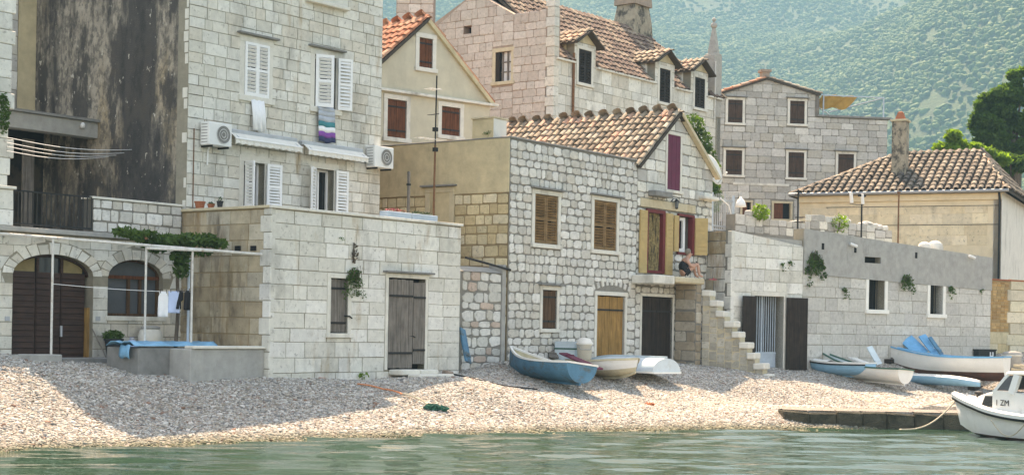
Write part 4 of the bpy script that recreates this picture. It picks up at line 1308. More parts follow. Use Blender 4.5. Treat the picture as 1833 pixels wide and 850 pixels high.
# ------------------------------------------------------------------ neighbour at the picture's left edge
th = thing('corner_house', 'pale block house with a jagged quoined corner beside the stained wall', 'house', F_arch.pt(sA0 - 1, .4, 1))
F_e = F_arch.back(.45)
e1 = F_e.S(14, 230); e0 = e1 - 3.0
wl = wall_core(th, F_e, [(e0, zq), (e1, zq), (e1, 11), (e0, 11)], [], 'mortar_pale', th=.5)
z = zq; k = 0
while z < 8.6:
    h_ = RND.uniform(.26, .40); ext = RND.choice((.0, .06, .14))
    o = one('quoin', MATS['stone_pale'], wl, F_e.M, e1 - .5, e1 + ext, -.02, .3, z + .006, z + h_ - .006, bevel=.012); o.color = (*jitter_col(PALE_COOL, RND), 1)
    z += h_
set_stones(wl, F_e, lay(e0, e1 - .5, zq, 9.0, .33, .5), 'ashlar', PALE_COOL, gap=.012)
t = thing('ivy_tuft', 'ivy tuft clinging to the quoined corner at the edge', 'plant', F_e.pt(e1 - .1, -.1, 5))
s, z = F_e.st(3, 205)
leaf_cloud('foliage', MATS['leaf'], t, F_e.M, [((s, -.08, z), (.14, .1, .45), 260)], .05, 8)
# grey block house glimpsed behind, with a yellowish strip
F_b = F_arch.back(LT - .35)
th = thing('block_house', 'grey block house wall glimpsed between quoined corner and stained wall', 'house', F_b.pt(0, 0, 1))
b0, b1, b2 = F_b.S(-150, 100), S_TALL0 - .004, F_b.S(32, 100)
wl = wall_core(th, F_b, [(b0, 1), (b1, 1), (b1, 11), (b0, 11)], [], 'mortar_pale', th=.4)
set_stones(wl, F_b, lay(b0, b2 - .01, 5.5, 10.4, .42, .62), 'ashlar', GREYST + PALE, gap=.014)
one('render_strip', MATS['plaster_tan'], wl, F_b.M, b2, b1, -.03, 0, 4, 10.9)
# covered terrace beside the stained wall
th = thing('terrace_canopy', 'concrete slab roof over the dark covered terrace', 'canopy', F_tallL.pt(1.5, -1, 5))
dB = LT - F_tallL.S(176, 225)
F_c = F_arch.back(dB)
c0, c1 = F_c.S(-80, 220), S_TALL0 - .004
zc0, zc1 = F_c.Zp(90, 237), F_c.Zp(90, 208)
one('slab', MATS['concrete'], th, F_c.M, c0, c1, 0, .35, zc0, zc1, bevel=.012)
one('slab_edge', MATS['concrete_dark'], th, F_c.M, c0, c1, -.08, LT - dB - .40, zc1 + .001, zc1 + .06)
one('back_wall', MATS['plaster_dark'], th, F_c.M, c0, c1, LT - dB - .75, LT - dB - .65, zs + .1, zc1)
mb = MB(); mb.lathe([(.0, 0), (.05, .01), (.06, .08), (.03, .13), (.0, .14)], 10, (F_c.S(145, 222), -.06, F_c.Zp(145, 230))); mb.build('lamp', MATS['ac_white'], th, F_c.M, smooth=True)
one('lattice', MATS['wood_weathered'], th, F_c.M, F_c.S(85, 260), F_c.S(105, 260), .9, .95, zs + .1, F_c.Zp(95, 245))
for k, (ya, yb) in enumerate(((246, 268), (255, 274), (262, 278), (270, 281))):
    p, q = F_arch.hit(12, ya), F_tallL.hit(236 - 14 * k, yb)
    cl = thing('washing_line', ('topmost', 'second', 'third', 'lowest')[k] + ' of the thin white lines strung across the dark covered terrace', 'line', p, 'lines strung across the covered terrace')
    mb = MB(); mb.tube([p + (q - p) * (i / 8) - Z * .10 * math.sin(math.pi * i / 8) for i in range(9)], .007, 4)
    mb.build('cord', MATS['paint_white'], cl)

# ------------------------------------------------------------------ field-stone house (flat top, yellow side wall)
th = thing('field_stone_house', 'grey field-stone house with brown louvred shutters and a yellow plastered side wall', 'house', F_D.pt(0, 0, 1.2))
zD = (F_D.Zp(912, 245) + F_D.Zp(1138, 290)) / 2
hD1 = F_D.rect(956, 349, 998, 437); hD2 = F_D.rect(1062, 360, 1103, 448)
hD3 = F_D.rect(970, 519, 996, 588); hD4 = F_D.rect(1067, 529, 1117, 644)
hD4 = (hD4[0], 1.0, hD4[2], hD4[3])
wl = wall_core(th, F_D, [(0, .7), (S_D1, .7), (S_D1, zD), (0, zD)], [rect_poly(h) for h in (hD1, hD2, hD3, hD4)], 'mortar_grey', th=.35)
aL = (hD4[0] - .15, hD4[3] + .10, hD4[2] + .2, hD4[3] + .36)
set_stones(wl, F_D, lay(.02, S_D1, 1.0, zD - .03, .235, .33, [grow(hD1, .13), grow(hD2, .13), grow(hD3, .10), grow(hD4, .10, .10), aL], hv=.2), 'field', FIELD, m='stone_field', gap=.012, rag=.04, quota=300)
for k in range(9):       # relieving arch over the door
    q = k / 8; s = aL[0] + (aL[2] - aL[0]) * q; z = aL[1] + .05 + .16 * math.sin(math.pi * q)
    o = one('arch_stone', MATS['stone_field'], wl, F_D.M @ Matrix.Translation((s, 0, z)) @ Matrix.Rotation((.5 - q) * -1.0, 4, 'Y'), -.06, .06, -.03, .02, -.02, .15, bevel=.015)
    o.color = (*jitter_col(FIELD, RND), 1)
LD = F_D.left_of(0, 9.0).S(912, 300) - F_D.left_of(0, 9.0).S(668, 300)
F_DL = F_D.left_of(0, LD)
zy = F_DL.Zp(800, 350)
wl2 = wall_core(th, F_DL, [(0, .9), (LD - .002, .9), (LD - .002, zD), (0, zD)], [], 'mortar_yellow', th=.3, name='side_wall')
hN = F_DL.rect(770, 345, 806, 425)
set_stones(wl2, F_DL, lay(0, LD - .02, zy - 3.4, zy, .27, .34, [grow(hN, .14, .16)], hv=.2), 'block', YELLOW, m='stone_field', gap=.035, rag=.04)
one('plaster_band', MATS['plaster_tan'], wl2, F_DL.M, 0, LD - .003, -.035, .01, zy + .02, zD - .001)
w = window_part(th, F_DL, hN, 'blocked_doorway'); surround(w, F_DL, hN, .14, .06, 'limestone_warm', sill=False, deep=.05, over=1)
one('plaster_infill', MATS['plaster_tan'], w, F_DL.M, hN[0], hN[2], -.03, .04, hN[1], hN[3])
body(th, F_D, .3, S_D1 - .002, .36, LD, .8, zD - .3)
body(th, F_D, .32, S_D1, .02, LD, zD - .3, zD - .26, 'concrete', 'flat_roof')
one('coping', MATS['concrete_dark'], th, F_D.M, -.02, S_D1, -.04, .32, zD + .001, zD + .05, bevel=.01)
one('side_coping', MATS['concrete_dark'], th, F_DL.M, 0, LD - .05, -.05, .32, zD + .002, zD + .04, bevel=.01)
for h in (hD1, hD2):
    w = window_part(th, F_D, h); surround(w, F_D, h, .12, .035, 'limestone', over=1)
    one('pane', MATS['glass_dark'], w, F_D.M, h[0], h[2], .2, .22, h[1], h[3])
    W = h[2] - h[0]
    leaf(th, F_D, h[0] + .01, h[1] + .01, W / 2 - .015, h[3] - h[1] - .02, 0, .0, 'louver', 'wood_louver', slats=16, tilt=35)
    leaf(th, F_D, h[2] - .01, h[1] + .01, -(W / 2 - .015), h[3] - h[1] - .02, 0, .0, 'louver', 'wood_louver', slats=16, tilt=35)
plank_window(th, F_D, hD3, 'wood_brown', .11, .03, over=1, n=2)
d = window_part(th, F_D, hD4, 'door'); surround(d, F_D, hD4, .11, .035, 'limestone', sill=False)
one('backing', MATS['void'], d, F_D.M, hD4[0], hD4[2], .2, .22, hD4[1], hD4[3])
W = hD4[2] - hD4[0]
leaf(d, F_D, hD4[0] + .01, hD4[1] + .02, W / 2 - .012, hD4[3] - hD4[1] - .04, 0, .04, 'plank', 'wood_honey', n=3, name='door_leaf', children=False)
leaf(d, F_D, hD4[2] - .01, hD4[1] + .02, -(W / 2 - .012), hD4[3] - hD4[1] - .04, 0, .04, 'plank', 'wood_honey', n=3, name='door_leaf', children=False)
# stub chimney on the flat roof
s0, s1 = F_DL.S(846, 230), F_DL.S(884, 230); zc = F_DL.Zp(865, 213)
ch = one('chimney_stub', MATS['plaster_tan'], th, F_DL.M, s0, s1, -.02, .55, zD - .2, zc, bevel=.01)
one('chimney_cap', MATS['limestone_warm'], ch, F_DL.M, s0 - .03, s1 + .03, -.05, .6, zc + .001, zc + .04)
one('whitewash', MATS['plaster_white'], ch, F_DL.M, s1 - .001, s1 + .012, -.015, .54, zD - .2, zc - .01)
hanging_plant(F_DL, 866, 236, 886, 246, 'low green moss tuft beside the stub chimney', .03, 80, seed=12, stem=False)

# ------------------------------------------------------------------ yard wall between cottage and field-stone house
th = thing('yard_wall', 'rough rubble yard wall with grey pillar between cottage and field-stone house', 'wall', F_D.pt(-1, .1, 1))
F_y = F_D.back(.08)
y0, y1, y2 = F_y.S(826, 560), F_y.S(896, 560), -.02
zyw = F_y.Zp(862, 487)
wl = wall_core(th, F_y, [(y0 - .6, .7), (y1, .7), (y1, zyw), (y0 - .6, zyw)], [], 'mortar_grey', th=.35)
set_stones(wl, F_y, lay(y0, y1, 1.0, zyw, .24, .40, [], hv=.3, wv=.5), 'field', FIELD + [(.55, .42, .34)], m='stone_field', gap=.014, rag=.10)
one('pillar', MATS['concrete'], th, F_y.M, y1, y2, -.05, .4, .8, F_y.Zp(902, 474), bevel=.015)
mb = MB(); mb.add([(y0 - .6, -.05, zyw), (y1, -.05, zyw), (y1, .45, zyw + .16), (y0 - .6, .45, zyw + .14)], [(0, 1, 2, 3)]); mb.add([(y0 - .6, .45, zyw), (y1, .45, zyw), (y1, .45, zyw + .16), (y0 - .6, .45, zyw + .14)], [(0, 1, 2, 3)])
mb.build('mortar_top', MATS['concrete'], th, F_y.M, fix=False)
mb = MB(); mb.tube([F_y.pt(*[(lambda q: (q[0], -.1, q[1]))(F_y.st(828, 461))][0]), F_y.pt(*[(lambda q: (q[0], -.1, q[1]))(F_y.st(908, 483))][0])], .03, 6); mb.build('pipe', MATS['metal_dark'], th)

# ------------------------------------------------------------------ gabled house beside it
th = thing('gabled_house', 'narrow gabled stone house with purple shutter and yellow door shutters', 'house', F_D.pt(S_D1 + 2, 0, 1.2))
GABLED = th
sAp, zAp = F_D.st(1212, 204); zL = F_D.Zp(1141, 296); zR = F_D.Zp(1273, 312)
hP = F_D.rect(1194, 242, 1217, 341); hB1 = F_D.rect(1157, 380, 1184, 489); hB2 = F_D.rect(1213, 388, 1238, 452)
hB3 = F_D.rect(1148, 531, 1203, 648); hB3 = (hB3[0], .9, hB3[2], hB3[3])
og = [(S_D1 + .001, .7), (S_G1, .7), (S_G1, zR), (sAp, zAp), (S_D1 + .001, zL)]
wl = wall_core(th, F_D, og, [rect_poly(h) for h in (hP, hB1, hB2, hB3)], 'mortar_grey', th=.35)
zmid = F_D.Zp(1205, 352)
hl = [grow(hP, .1), grow(hB1, .08), grow(hB2, .06), grow(hB3, .08)]
set_stones(wl, F_D, lay(S_D1, S_G1, zmid, zAp, .33, .50, hl), 'block', PALE_COOL + GREYST[1:2], m='stone_pale', gap=.022, outline=og)
set_stones(wl, F_D, lay(S_D1, S_G1, 1.0, zmid - .0, .26, .38, hl, hv=.2), 'field', FIELD + PALE, m='stone_field', gap=.03, rag=.06)
DG = 6.8
body(th, F_D, S_D1 + .01, S_G1 - .01, .36, DG, .8, min(zL, zR) - .15)
mb = MB(); P0 = [(S_D1 + .02, zL - .2), (S_G1 - .02, zR - .2), (sAp, zAp - .12)]
mb.prism(P0, .36, DG); mb.build('attic', MATS['plaster_dark'], th, F_D.M)
wr = F_D.right_of(S_G1); mb = MB(); mb.box(0, DG, 0, .3, .8, zR - .1); mb.build('end_wall', MATS['plaster_white'], th, wr.M)
roof = part_empty('roof', th, F_D.M @ Matrix.Translation((sAp, 0, zAp)))
def gable_slope(roof, fac, s_e, z_e, s_a, z_a, d0, d1, pal, bed='roof_bed', pw=.23, pl=.36, over=.12, quota=300, thick=.08):
    """one slope of a roof whose ridge runs back from the gable"""
    du, dz = s_a - s_e, z_a - z_e; Ls = math.hypot(du, dz); k = over / Ls
    O = fac.pt(s_e - du * k, d0, z_e - dz * k + .05); up = (fac.u * du + Z * dz).normalized(); Lf = Ls + over
    nn = fac.w.cross(up); nn = nn if nn.z > 0 else -nn
    mb = MB(); a, b = O, O + fac.w * (d1 - d0)
    vs = [a, b, b + up * Lf, a + up * Lf]; vs += [p - nn * thick for p in vs]
    mb.add(vs, [(0, 1, 2, 3), (4, 7, 6, 5), (0, 4, 5, 1), (1, 5, 6, 2), (2, 6, 7, 3), (3, 7, 4, 0)])
    mb.build('slope', MATS[bed], roof)
    n = tiled_slope(roof, O, fac.w, up, [(0, -.06), (d1 - d0, -.06), (d1 - d0, Lf), (0, Lf)], pal, pw, pl, quota=quota)
    return n
nL = gable_slope(roof, F_D, S_D1, zL, sAp, zAp, -.16, DG, TILE_OLD + TILE_PINK[:1], pw=.235, pl=.34, quota=290)
gable_slope(roof, F_D, S_G1, zR, sAp, zAp, -.16, DG, TILE_OLD, pw=.5, pl=.8, quota=40)
ridge_tiles(roof, F_D.pt(sAp, DG, zAp + .08), F_D.pt(sAp, -.16, zAp + .08), TILE_OLD)
mb = MB(); mb.bar((sAp + .05, -.12, zAp - .02), (S_G1 + .15, -.12, zR - .12), .16, .10); mb.build('rake_board', MATS['limestone_warm'], th, F_D.M)
# purple attic shutter
w = window_part(th, F_D, hP, 'attic_hatch'); surround(w, F_D, hP, .10, .03, 'limestone')
one('shutter', MATS['paint_purple'], w, F_D.M, hP[0], hP[2], .0, .05, hP[1], hP[3])
for k in range(3):
    s = hP[0] + (hP[2] - hP[0]) * (k + .5) / 3
    one('board', MATS['paint_purple'], w, F_D.M, s - (hP[2] - hP[0]) / 6 + .004, s + (hP[2] - hP[0]) / 6 - .004, -.015, 0, hP[1] + .01, hP[3] - .01)
r_ = F_D.rect(1159, 343, 1190, 353); one('stone_shelf', MATS['concrete_dark'], th, F_D.M, r_[0], r_[2], -.28, .05, r_[1], r_[3], bevel=.02)
r_ = F_D.rect(1250, 352, 1275, 358); one('stone_shelf', MATS['limestone'], th, F_D.M, r_[0], r_[2], -.25, .05, r_[1], r_[3], bevel=.02)
r_ = F_D.rect(1145, 361, 1243, 376); one('lintel_band', MATS['limestone_warm'], th, F_D.M, r_[0], r_[2], -.05, .05, r_[1], r_[3], bevel=.01)
# doorway with bead curtain, maroon frame, yellow shutters
d = window_part(th, F_D, hB1, 'doorway')
one('backing', MATS['void'], d, F_D.M, hB1[0], hB1[2], .3, .32, hB1[1], hB1[3])
W = hB1[2] - hB1[0]
for (a, b, c, e) in ((hB1[0] - .07, hB1[0] + .02, hB1[1], hB1[3] + .08), (hB1[2] - .02, hB1[2] + .12, hB1[1], hB1[3] + .08), (hB1[0] + .02, hB1[2] - .02, hB1[3] - .02, hB1[3] + .08), (hB1[0] + .02, hB1[2] - .02, hB1[1], hB1[1] + .08)):
    one('door_frame', MATS['paint_maroon'], d, F_D.M, a, b, -.06, .1, c, e)
bd = mat('beads', (.30, .22, .10), var=.6, scale=14, bump=.4, stains=(((.05, .04, .03), (16, 16, 3), .5, .6, .9), ((.55, .45, .25), (20, 20, 5), .6, .68, .8)))
for k in range(16):
    s = hB1[0] + .03 + (W - .06) * (k + .5) / 16
    mb = MB(); mb.tube([(s, .08 + .015 * math.sin(k * 2), hB1[3]), (s + .01 * math.sin(k), .07, (hB1[1] + hB1[3]) / 2), (s, .08, hB1[1] + .02)], W / 40, 5); mb.build('bead_strand', bd, d, F_D.M)
z0, hh = hB1[1] - .02, hB1[3] - hB1[1] + .04
leaf(th, F_D, hB1[0] - .075, z0, F_D.S(1140, 430) - hB1[0] + .06 if False else -(hB1[0] - F_D.S(1141, 430) - .08), hh, 0, -.09, 'hboards', 'wood_yellow', slats=15)
leaf(th, F_D, hB1[2] + .13, z0, F_D.S(1201, 430) - hB1[2] - .14, hh, 0, -.09, 'hboards', 'wood_yellow', slats=15)
w = window_part(th, F_D, hB2)
one('backing', MATS['glass_dark'], w, F_D.M, hB2[0], hB2[2], .24, .26, hB2[1], hB2[3])
for (a, b, c, e) in ((hB2[0] - .05, hB2[0] + .0, hB2[1] - .07, hB2[3] + .07), (hB2[2] - .05, hB2[2] + .08, hB2[1] - .07, hB2[3] + .07), (hB2[0], hB2[2] - .05, hB2[3], hB2[3] + .07), (hB2[0], hB2[2] - .05, hB2[1] - .07, hB2[1])):
    one('window_frame', MATS['paint_maroon'], w, F_D.M, a, b, -.06, .1, c, e)
for (a, b) in ((hB2[0] + .05, hB2[0] + .18), (hB2[0] + .45, hB2[0] + .58)):
    one('casement', MATS['paint_white'], w, F_D.M, a, b, .08, .14, hB2[1] + .02, hB2[3] - .02)
for c in (hB2[1] + .02, hB2[3] - .12):
    one('casement_rail', MATS['paint_white'], w, F_D.M, hB2[0] + .18, hB2[0] + .45, .08, .14, c, c + .1)
leaf(th, F_D, hB2[0] - .06, hB2[1], -(hB2[0] - F_D.S(1203, 420)) + .05, hB2[3] - hB2[1], 0, -.09, 'hboards', 'wood_yellow', slats=9)
leaf(th, F_D, hB2[2] + .09, hB2[1] - .05, .42, hB2[3] - hB2[1] + .05, 40, -.07, 'hboards', 'wood_yellow', slats=9)
# dark cellar door
d = window_part(th, F_D, hB3, 'cellar_door'); surround(d, F_D, hB3, .09, .02, 'limestone', sill=False)
one('backing', MATS['void'], d, F_D.M, hB3[0], hB3[2], .2, .22, hB3[1], hB3[3])
W = hB3[2] - hB3[0]
for q in (0, 1):
    leaf(d, F_D, (hB3[0] + .01) if q == 0 else (hB3[2] - .01), hB3[1] + .03, (W / 2 - .012) * (1 if q == 0 else -1), hB3[3] - hB3[1] - .05, 0, .05, 'plank', 'wood_dark', n=4, name='door_leaf', children=False)
# wall lantern
s, z = F_D.st(1203, 366)
t = thing('wall_lantern', 'black wall lantern above the doorway with yellow shutters', 'lantern', F_D.pt(s, -.1, z))
mb = MB(); mb.tube([(s - .12, 0, z + .05), (s - .12, -.12, z + .16), (s, -.16, z + .16)], .012, 5); mb.build('bracket', MATS['metal_dark'], t, F_D.M)
mb = MB(); mb.lathe([(.01, .17), (.09, .09), (.10, .075), (.02, .075)], 6, (s, -.16, z)); mb.build('hood', MATS['metal_dark'], t, F_D.M)
mb = MB(); mb.lathe([(.075, .075), (.05, -.10)], 6, (s, -.16, z)); mb.build('glass', MATS['glass_grey'], t, F_D.M)
mb = MB(); mb.lathe([(.055, -.10), (.05, -.13), (.01, -.15)], 6, (s, -.16, z)); mb.build('base_cup', MATS['metal_dark'], t, F_D.M)

# ------------------------------------------------------------------ platform, pillar and steps
th = thing('stone_steps', 'worn stone steps climbing to a slab platform over the dark cellar door', 'steps', F_D.pt(S_D1 + 3, -.6, 1.1))
zpl = F_D.Zp(1195, 496); PD = .80
_fp = F_D.back(-PD); p0, p1 = F_D.back(-.3).S(1144, 500), _fp.S(1260, 505) - .25
pm = p0 + (p1 - p0) * .45
o = one('platform_slab', MATS['limestone'], th, F_D.M, p0, pm - .01, -PD, -.04, zpl - .26, zpl, bevel=.03)
o = one('platform_slab', MATS['limestone_warm'], th, F_D.M, pm + .01, p1 + .25, -PD - .04, -.04, zpl - .20, zpl - .015, bevel=.04)
k0, k1 = F_D.S(1206, 580) - .1, p1 + .22
F_pf = F_D.back(-PD + .06)
wl = wall_core(th, F_pf, [(k0 + .1, .8), (k1, .8), (k1, zpl - .2), (k0 + .1, zpl - .2)], [], 'mortar_grey', th=PD - .1, name='pier')
BR = [(.36, .29, .21), (.42, .36, .28), (.30, .24, .17), (.46, .41, .33)]
set_stones(wl, F_pf, lay(k0 + .1, k1, .95, zpl - .2, .30, .48, [], hv=.3), 'block', BR, m='stone_field', gap=.03, rag=.1)
F_pl = Fac(F_pf.pt(k0 + .1, PD - .1), -F_pf.w)
set_stones(wl, F_pl, lay(0, PD - .1, .95, zpl - .2, .3, .4), 'block', BR, m='stone_field', gap=.03, rag=.1)
NS = 9
st0 = F_pf.pt(k1, -.02); ste = ground_at(1378, 673); ste.z = 0
F_st = Fac(st0, (ste.x - st0.x, ste.y - st0.y)); LS = (ste - Vector((st0.x, st0.y, 0))).length; zE = gz(ste.x, ste.y) + .06
for k in range(NS):
    q = (k + 1) / NS; s0 = LS * k / NS; s1 = LS * (k + 1.12) / NS; z = zpl - .05 + (zE - zpl + .05) * q
    o = one('step', MATS['limestone'], th, F_st.M @ Matrix.Translation((s0, 0, z)) @ Matrix.Rotation(RND.uniform(-.04, .04), 4, 'Y'), RND.uniform(-.05, .05), s1 - s0 + RND.uniform(-.04, .08), -RND.uniform(.02, .12), .72, -.19, 0, bevel=.03)
    if k < NS - 1:
        set_stones(o, F_st.back(.06), lay(s0, LS * (k + 1.05) / NS, .75, z - .18, .24, .36, hv=.3), 'block', [(.46, .42, .34), (.40, .36, .29), (.50, .46, .38)], m='stone_field', gap=.02, rag=.1)
    one('step_core', MATS['limestone_warm'], o, F_st.M, s0 + .01, LS * (k + 1) / NS + .01, .05, .70, .7, z - .17)

# ------------------------------------------------------------------ beige gable house behind
F_B = Fac(at(765, 120, 47.0), udir(48.0))
th = thing('beige_house', 'beige plastered gable house with red-brown shutters and orange tiled roof', 'house', F_B.pt(0, 0, 1.5))
sa, za = F_B.st(765, 36); sr, zr = F_B.st(877, 184); sl_ = sa - (sr - sa); zl = zr
hs = [F_B.rect(693, 179, 727, 247), F_B.rect(790, 192, 823, 243), F_B.rect(750, 69, 774, 122)]
wl = wall_core(th, F_B, [(sl_, 1), (sr, 1), (sr, zr), (sa, za), (sl_, zl)], [rect_poly(h) for h in hs], 'plaster_beige', th=.3)
mb = MB(); mb.prism([(sl_ + .02, zl - .1), (sr - .02, zr - .1), (sa, za - .1)], .32, 7); mb.build('attic', MATS['plaster_beige'], th, F_B.M)
body(th, F_B, sl_, sr, .32, 7, 1, zr - .12, 'plaster_beige')
for h in hs:
    plank_window(th, F_B, h, 'wood_red', .14, .03, 'limestone', n=2, y=.02, sill=h is not hs[2] or True)
zc = F_B.Zp(780, 174)
one('string_course', MATS['limestone'], th, F_B.M, sl_, sr + .25, -.14, .0, zc - .05, zc + .03, bevel=.01)
roof = part_empty('roof', th, F_B.M @ Matrix.Translation((sa, 0, za)))
gable_slope(roof, F_B, sl_, zl, sa, za, -.1, 7, TILE_RED, pw=.29, pl=.36, quota=240)
gable_slope(roof, F_B, sr, zr, sa, za, -.1, 7, TILE_RED, pw=.6, pl=.9, quota=30)
ridge_tiles(roof, F_B.pt(sa, 7, za + .1), F_B.pt(sa, -.1, za + .1), TILE_RED)
mb = MB(); mb.bar((sa, -.05, za - .03), (sr + .12, -.05, zr - .1), .12, .12); mb.build('rake_trim', MATS['plaster_tan'], th, F_B.M)
# broad chimney of a house hidden behind it
pc = at(745, 12, 60); t = thing('chimney_stack', 'broad reddish stone chimney rising behind the orange tiled roof', 'chimney', (pc.x, pc.y, 2))
wq = 35 / FPX * 60
mb = MB(); mb.box(-wq * .95, wq * .95, -.6, .6, 0, pc.z + 1 - 2); mb.build('stack', MATS['mortar_pink'], t, Matrix.Translation((pc.x, pc.y, 2)))
F_ch = Fac((pc.x - wq, pc.y - .6), (1, 0))
set_stones(t.children[0], F_ch, lay(.05, 2 * wq - .05, pc.z - 1.4, pc.z + 1, .32, .5), 'block', PINK, m='stone_field', gap=.02)

# ------------------------------------------------------------------ pink-grey house with dormers
F_E = Fac(at(990, 200, 55.0), udir(37.5))
th = thing('dormer_house', 'large pinkish stone house with old tiled roof, dormers and obelisk corner', 'house', F_E.pt(0, 0, 2))
LE = 9.0; F_EL = F_E.left_of(0, LE)
sE1 = F_E.S(1290, 200); zE_ = F_E.Zp(1100, 129)
cap = F_EL.Zp(970, 16)
a0 = F_EL.S(770, 100); ap = F_EL.st(852, -14); nt_ = F_EL.st(920, 26)
hE = F_EL.rect(887, 93, 915, 146); hh_ = F_EL.rect(830, 47, 844, 61)
outl = [(a0, 1.5), (LE - .01, 1.5), (LE - .01, cap), (nt_[0] + .01, cap - .12), (nt_[0], nt_[1]), ap, (F_EL.S(780, 45), F_EL.Zp(780, 40)), (a0, F_EL.Zp(780, 40) - .3)]
wl = wall_core(th, F_EL, outl, [rect_poly(hE), rect_poly(hh_)], 'mortar_pink', th=.35, name='side_wall')
zlow = F_EL.Zp(900, 250)
big = [(a0, zlow), (nt_[0], zlow), nt_, ap, (a0, F_EL.Zp(780, 40) - .35)]
set_stones(wl, F_EL, lay(a0, nt_[0], zlow, ap[1], .32, .46, [grow(hE, .14, .2), hh_], hv=.25), 'block', PINK, m='stone_field', gap=.012, outline=big, cv=.07)
set_stones(wl, F_EL, lay(nt_[0], LE - .35, zlow, cap - .05, .32, .46, [], hv=.25), 'block', PINK, m='stone_field', gap=.012, cv=.07)
z = zlow; k = 0
while z < cap + 1.0:
    o = one('quoin', MATS['stone_field'], wl, F_EL.M, LE - (.36 if k % 2 else .30), LE + .02, -.03, .28, z + .006, z + .34, bevel=.015); o.color = (*jitter_col(PALE, RND), 1); z += .35; k += 1
w = window_part(th, F_EL, hE); surround(w, F_EL, hE, .14, .02, 'limestone_warm')
one('pane', MATS['lace'], w, F_EL.M, hE[0] + .18, hE[2], .14, .16, hE[1], hE[3])
one('open_leaf', MATS['wood_dark'], w, F_EL.M, hE[0], hE[0] + .16, .02, .1, hE[1], hE[3])
for q in (.35, .68, .97):
    s = hE[0] + (hE[2] - hE[0]) * q; one('glazing_bar', MATS['wood_weathered'], w, F_EL.M, s - .03, s + .03, .09, .14, hE[1], hE[3])
for q in (.33, .66):
    z = hE[1] + (hE[3] - hE[1]) * q; one('crossbar', MATS['wood_weathered'], w, F_EL.M, hE[0] + .18, hE[2], .10, .135, z - .02, z + .02)
# front wall
hW1 = F_E.rect(1035, 90, 1058, 150); hW2 = F_E.rect(1180, 124, 1199, 184); hW3 = F_E.rect(1243, 140, 1261, 194)
dorm = [(F_E.S(1028, 100), F_E.S(1066, 110), F_E.Zp(1047, 78)), (F_E.S(1172, 150), F_E.S(1207, 150), F_E.Zp(1190, 112)), (F_E.S(1236, 160), F_E.S(1267, 160), F_E.Zp(1252, 128))]
front = [(0, 1.5), (sE1, 1.5), (sE1, zE_)]
for (d0, d1, dz) in dorm[::-1]: front += [(d1, zE_), (d1, dz), (d0, dz), (d0, zE_)]
front += [(0, zE_)]
wf = wall_core(th, F_E, front, [rect_poly(h) for h in (hW1, hW2, hW3)], 'mortar_pale', th=.35)
zlo = F_E.Zp(1150, 280)
set_stones(wf, F_E, lay(.1, sE1 - .4, zlo, zE_ - .06, .33, .58, [grow(h, .12) for h in (hW1, hW2, hW3)]), 'ashlar', PALE, gap=.014)
for (d0, d1, dz), h in zip(dorm, (hW1, hW2, hW3)):
    set_stones(wf, F_E, lay(d0, d1, zE_ - .05, dz - .02, .3, .4, [grow(h, .12)]), 'ashlar', PALE, gap=.014)
    w = window_part(th, F_E, h); surround(w, F_E, h, .12, .03, 'limestone')
    one('pane', MATS['glass_dark'], w, F_E.M, h[0], h[2], .2, .22, h[1], h[3]); W = h[2] - h[0]
    leaf(th, F_E, h[0] + .01, h[1] + .01, W / 2 - .015, h[3] - h[1] - .02, 0, -.02, 'louver', 'paint_blackbrown', slats=10)
    leaf(th, F_E, h[2] - .01, h[1] + .01, -(W / 2 - .015), h[3] - h[1] - .02, 0, -.02, 'louver', 'paint_blackbrown', slats=10)
body(th, F_E, .3, sE1 - .01, .36, LE, 1.5, zE_ - .1)
wr = F_E.right_of(sE1 - .001); mb = MB(); mb.box(0, LE, 0, .3, 1.5, zE_); mb.build('end_wall', MATS['plaster_white'], th, wr.M)
# main roof
roof = part_empty('roof', th, F_E.M @ Matrix.Translation((sE1 / 2, 0, zE_)))
DR = 3.3; F_r = F_E.back(DR); zRg = F_r.Zp(1100, 44); sRg = F_r.S(1150, 58)
O = F_E.pt(0, .02, zE_ + .02); up = (F_E.w * (DR - .02) + Z * (zRg - zE_)).normalized(); Lr = math.hypot(DR - .02, zRg - zE_)
mb = MB(); vs = [F_E.pt(.3, .02, zE_ + .02), F_E.pt(sE1 + .1, .02, zE_ + .02), F_E.pt(sRg, DR, zRg), F_E.pt(.3, DR, zRg)]
vs2 = [p - Z * .1 for p in vs]; mb.add(vs + vs2, [(0, 1, 2, 3), (4, 7, 6, 5), (0, 4, 5, 1), (1, 5, 6, 2), (2, 6, 7, 3), (3, 7, 4, 0)])
mb.build('front_slope', MATS['roof_bed'], roof)
mb = MB(); mb.add([F_E.pt(sE1 + .1, -.18, zE_ + .02), F_E.pt(sE1 + .1, 2 * DR, zE_ + .02), F_E.pt(sRg, DR, zRg), F_E.pt(.3, DR, zRg), F_E.pt(.3, 2 * DR, zE_ + .02)], [(0, 1, 2), (2, 1, 4, 3)]); mb.build('rear_slope', MATS['roof_bed'], roof, fix=False)
tiled_slope(roof, O, F_E.u, up, [(.35, -.12), (sE1 + .1, -.12), (sRg, Lr), (.35, Lr)], TILE_DARK, .30, .38, quota=300, skip=[(d0 - .12, d1 + .12, .5) for d0, d1, dz in dorm])
ridge_tiles(roof, F_E.pt(.3, DR, zRg + .05), F_E.pt(sRg, DR, zRg + .05), TILE_DARK)
ridge_tiles(roof, F_E.pt(sRg, DR, zRg + .05), F_E.pt(sE1 + .1, -.18, zE_ + .08), TILE_OLD)
xe = [.1] + [q for d0, d1, dz in dorm for q in (d0 - .02, d1 + .02)] + [sE1]
for a_, b_ in zip(xe[::2], xe[1::2]): one('eaves_course', MATS['limestone'], th, F_E.M, a_, b_, -.12, .0, zE_ - .07, zE_ - .005)
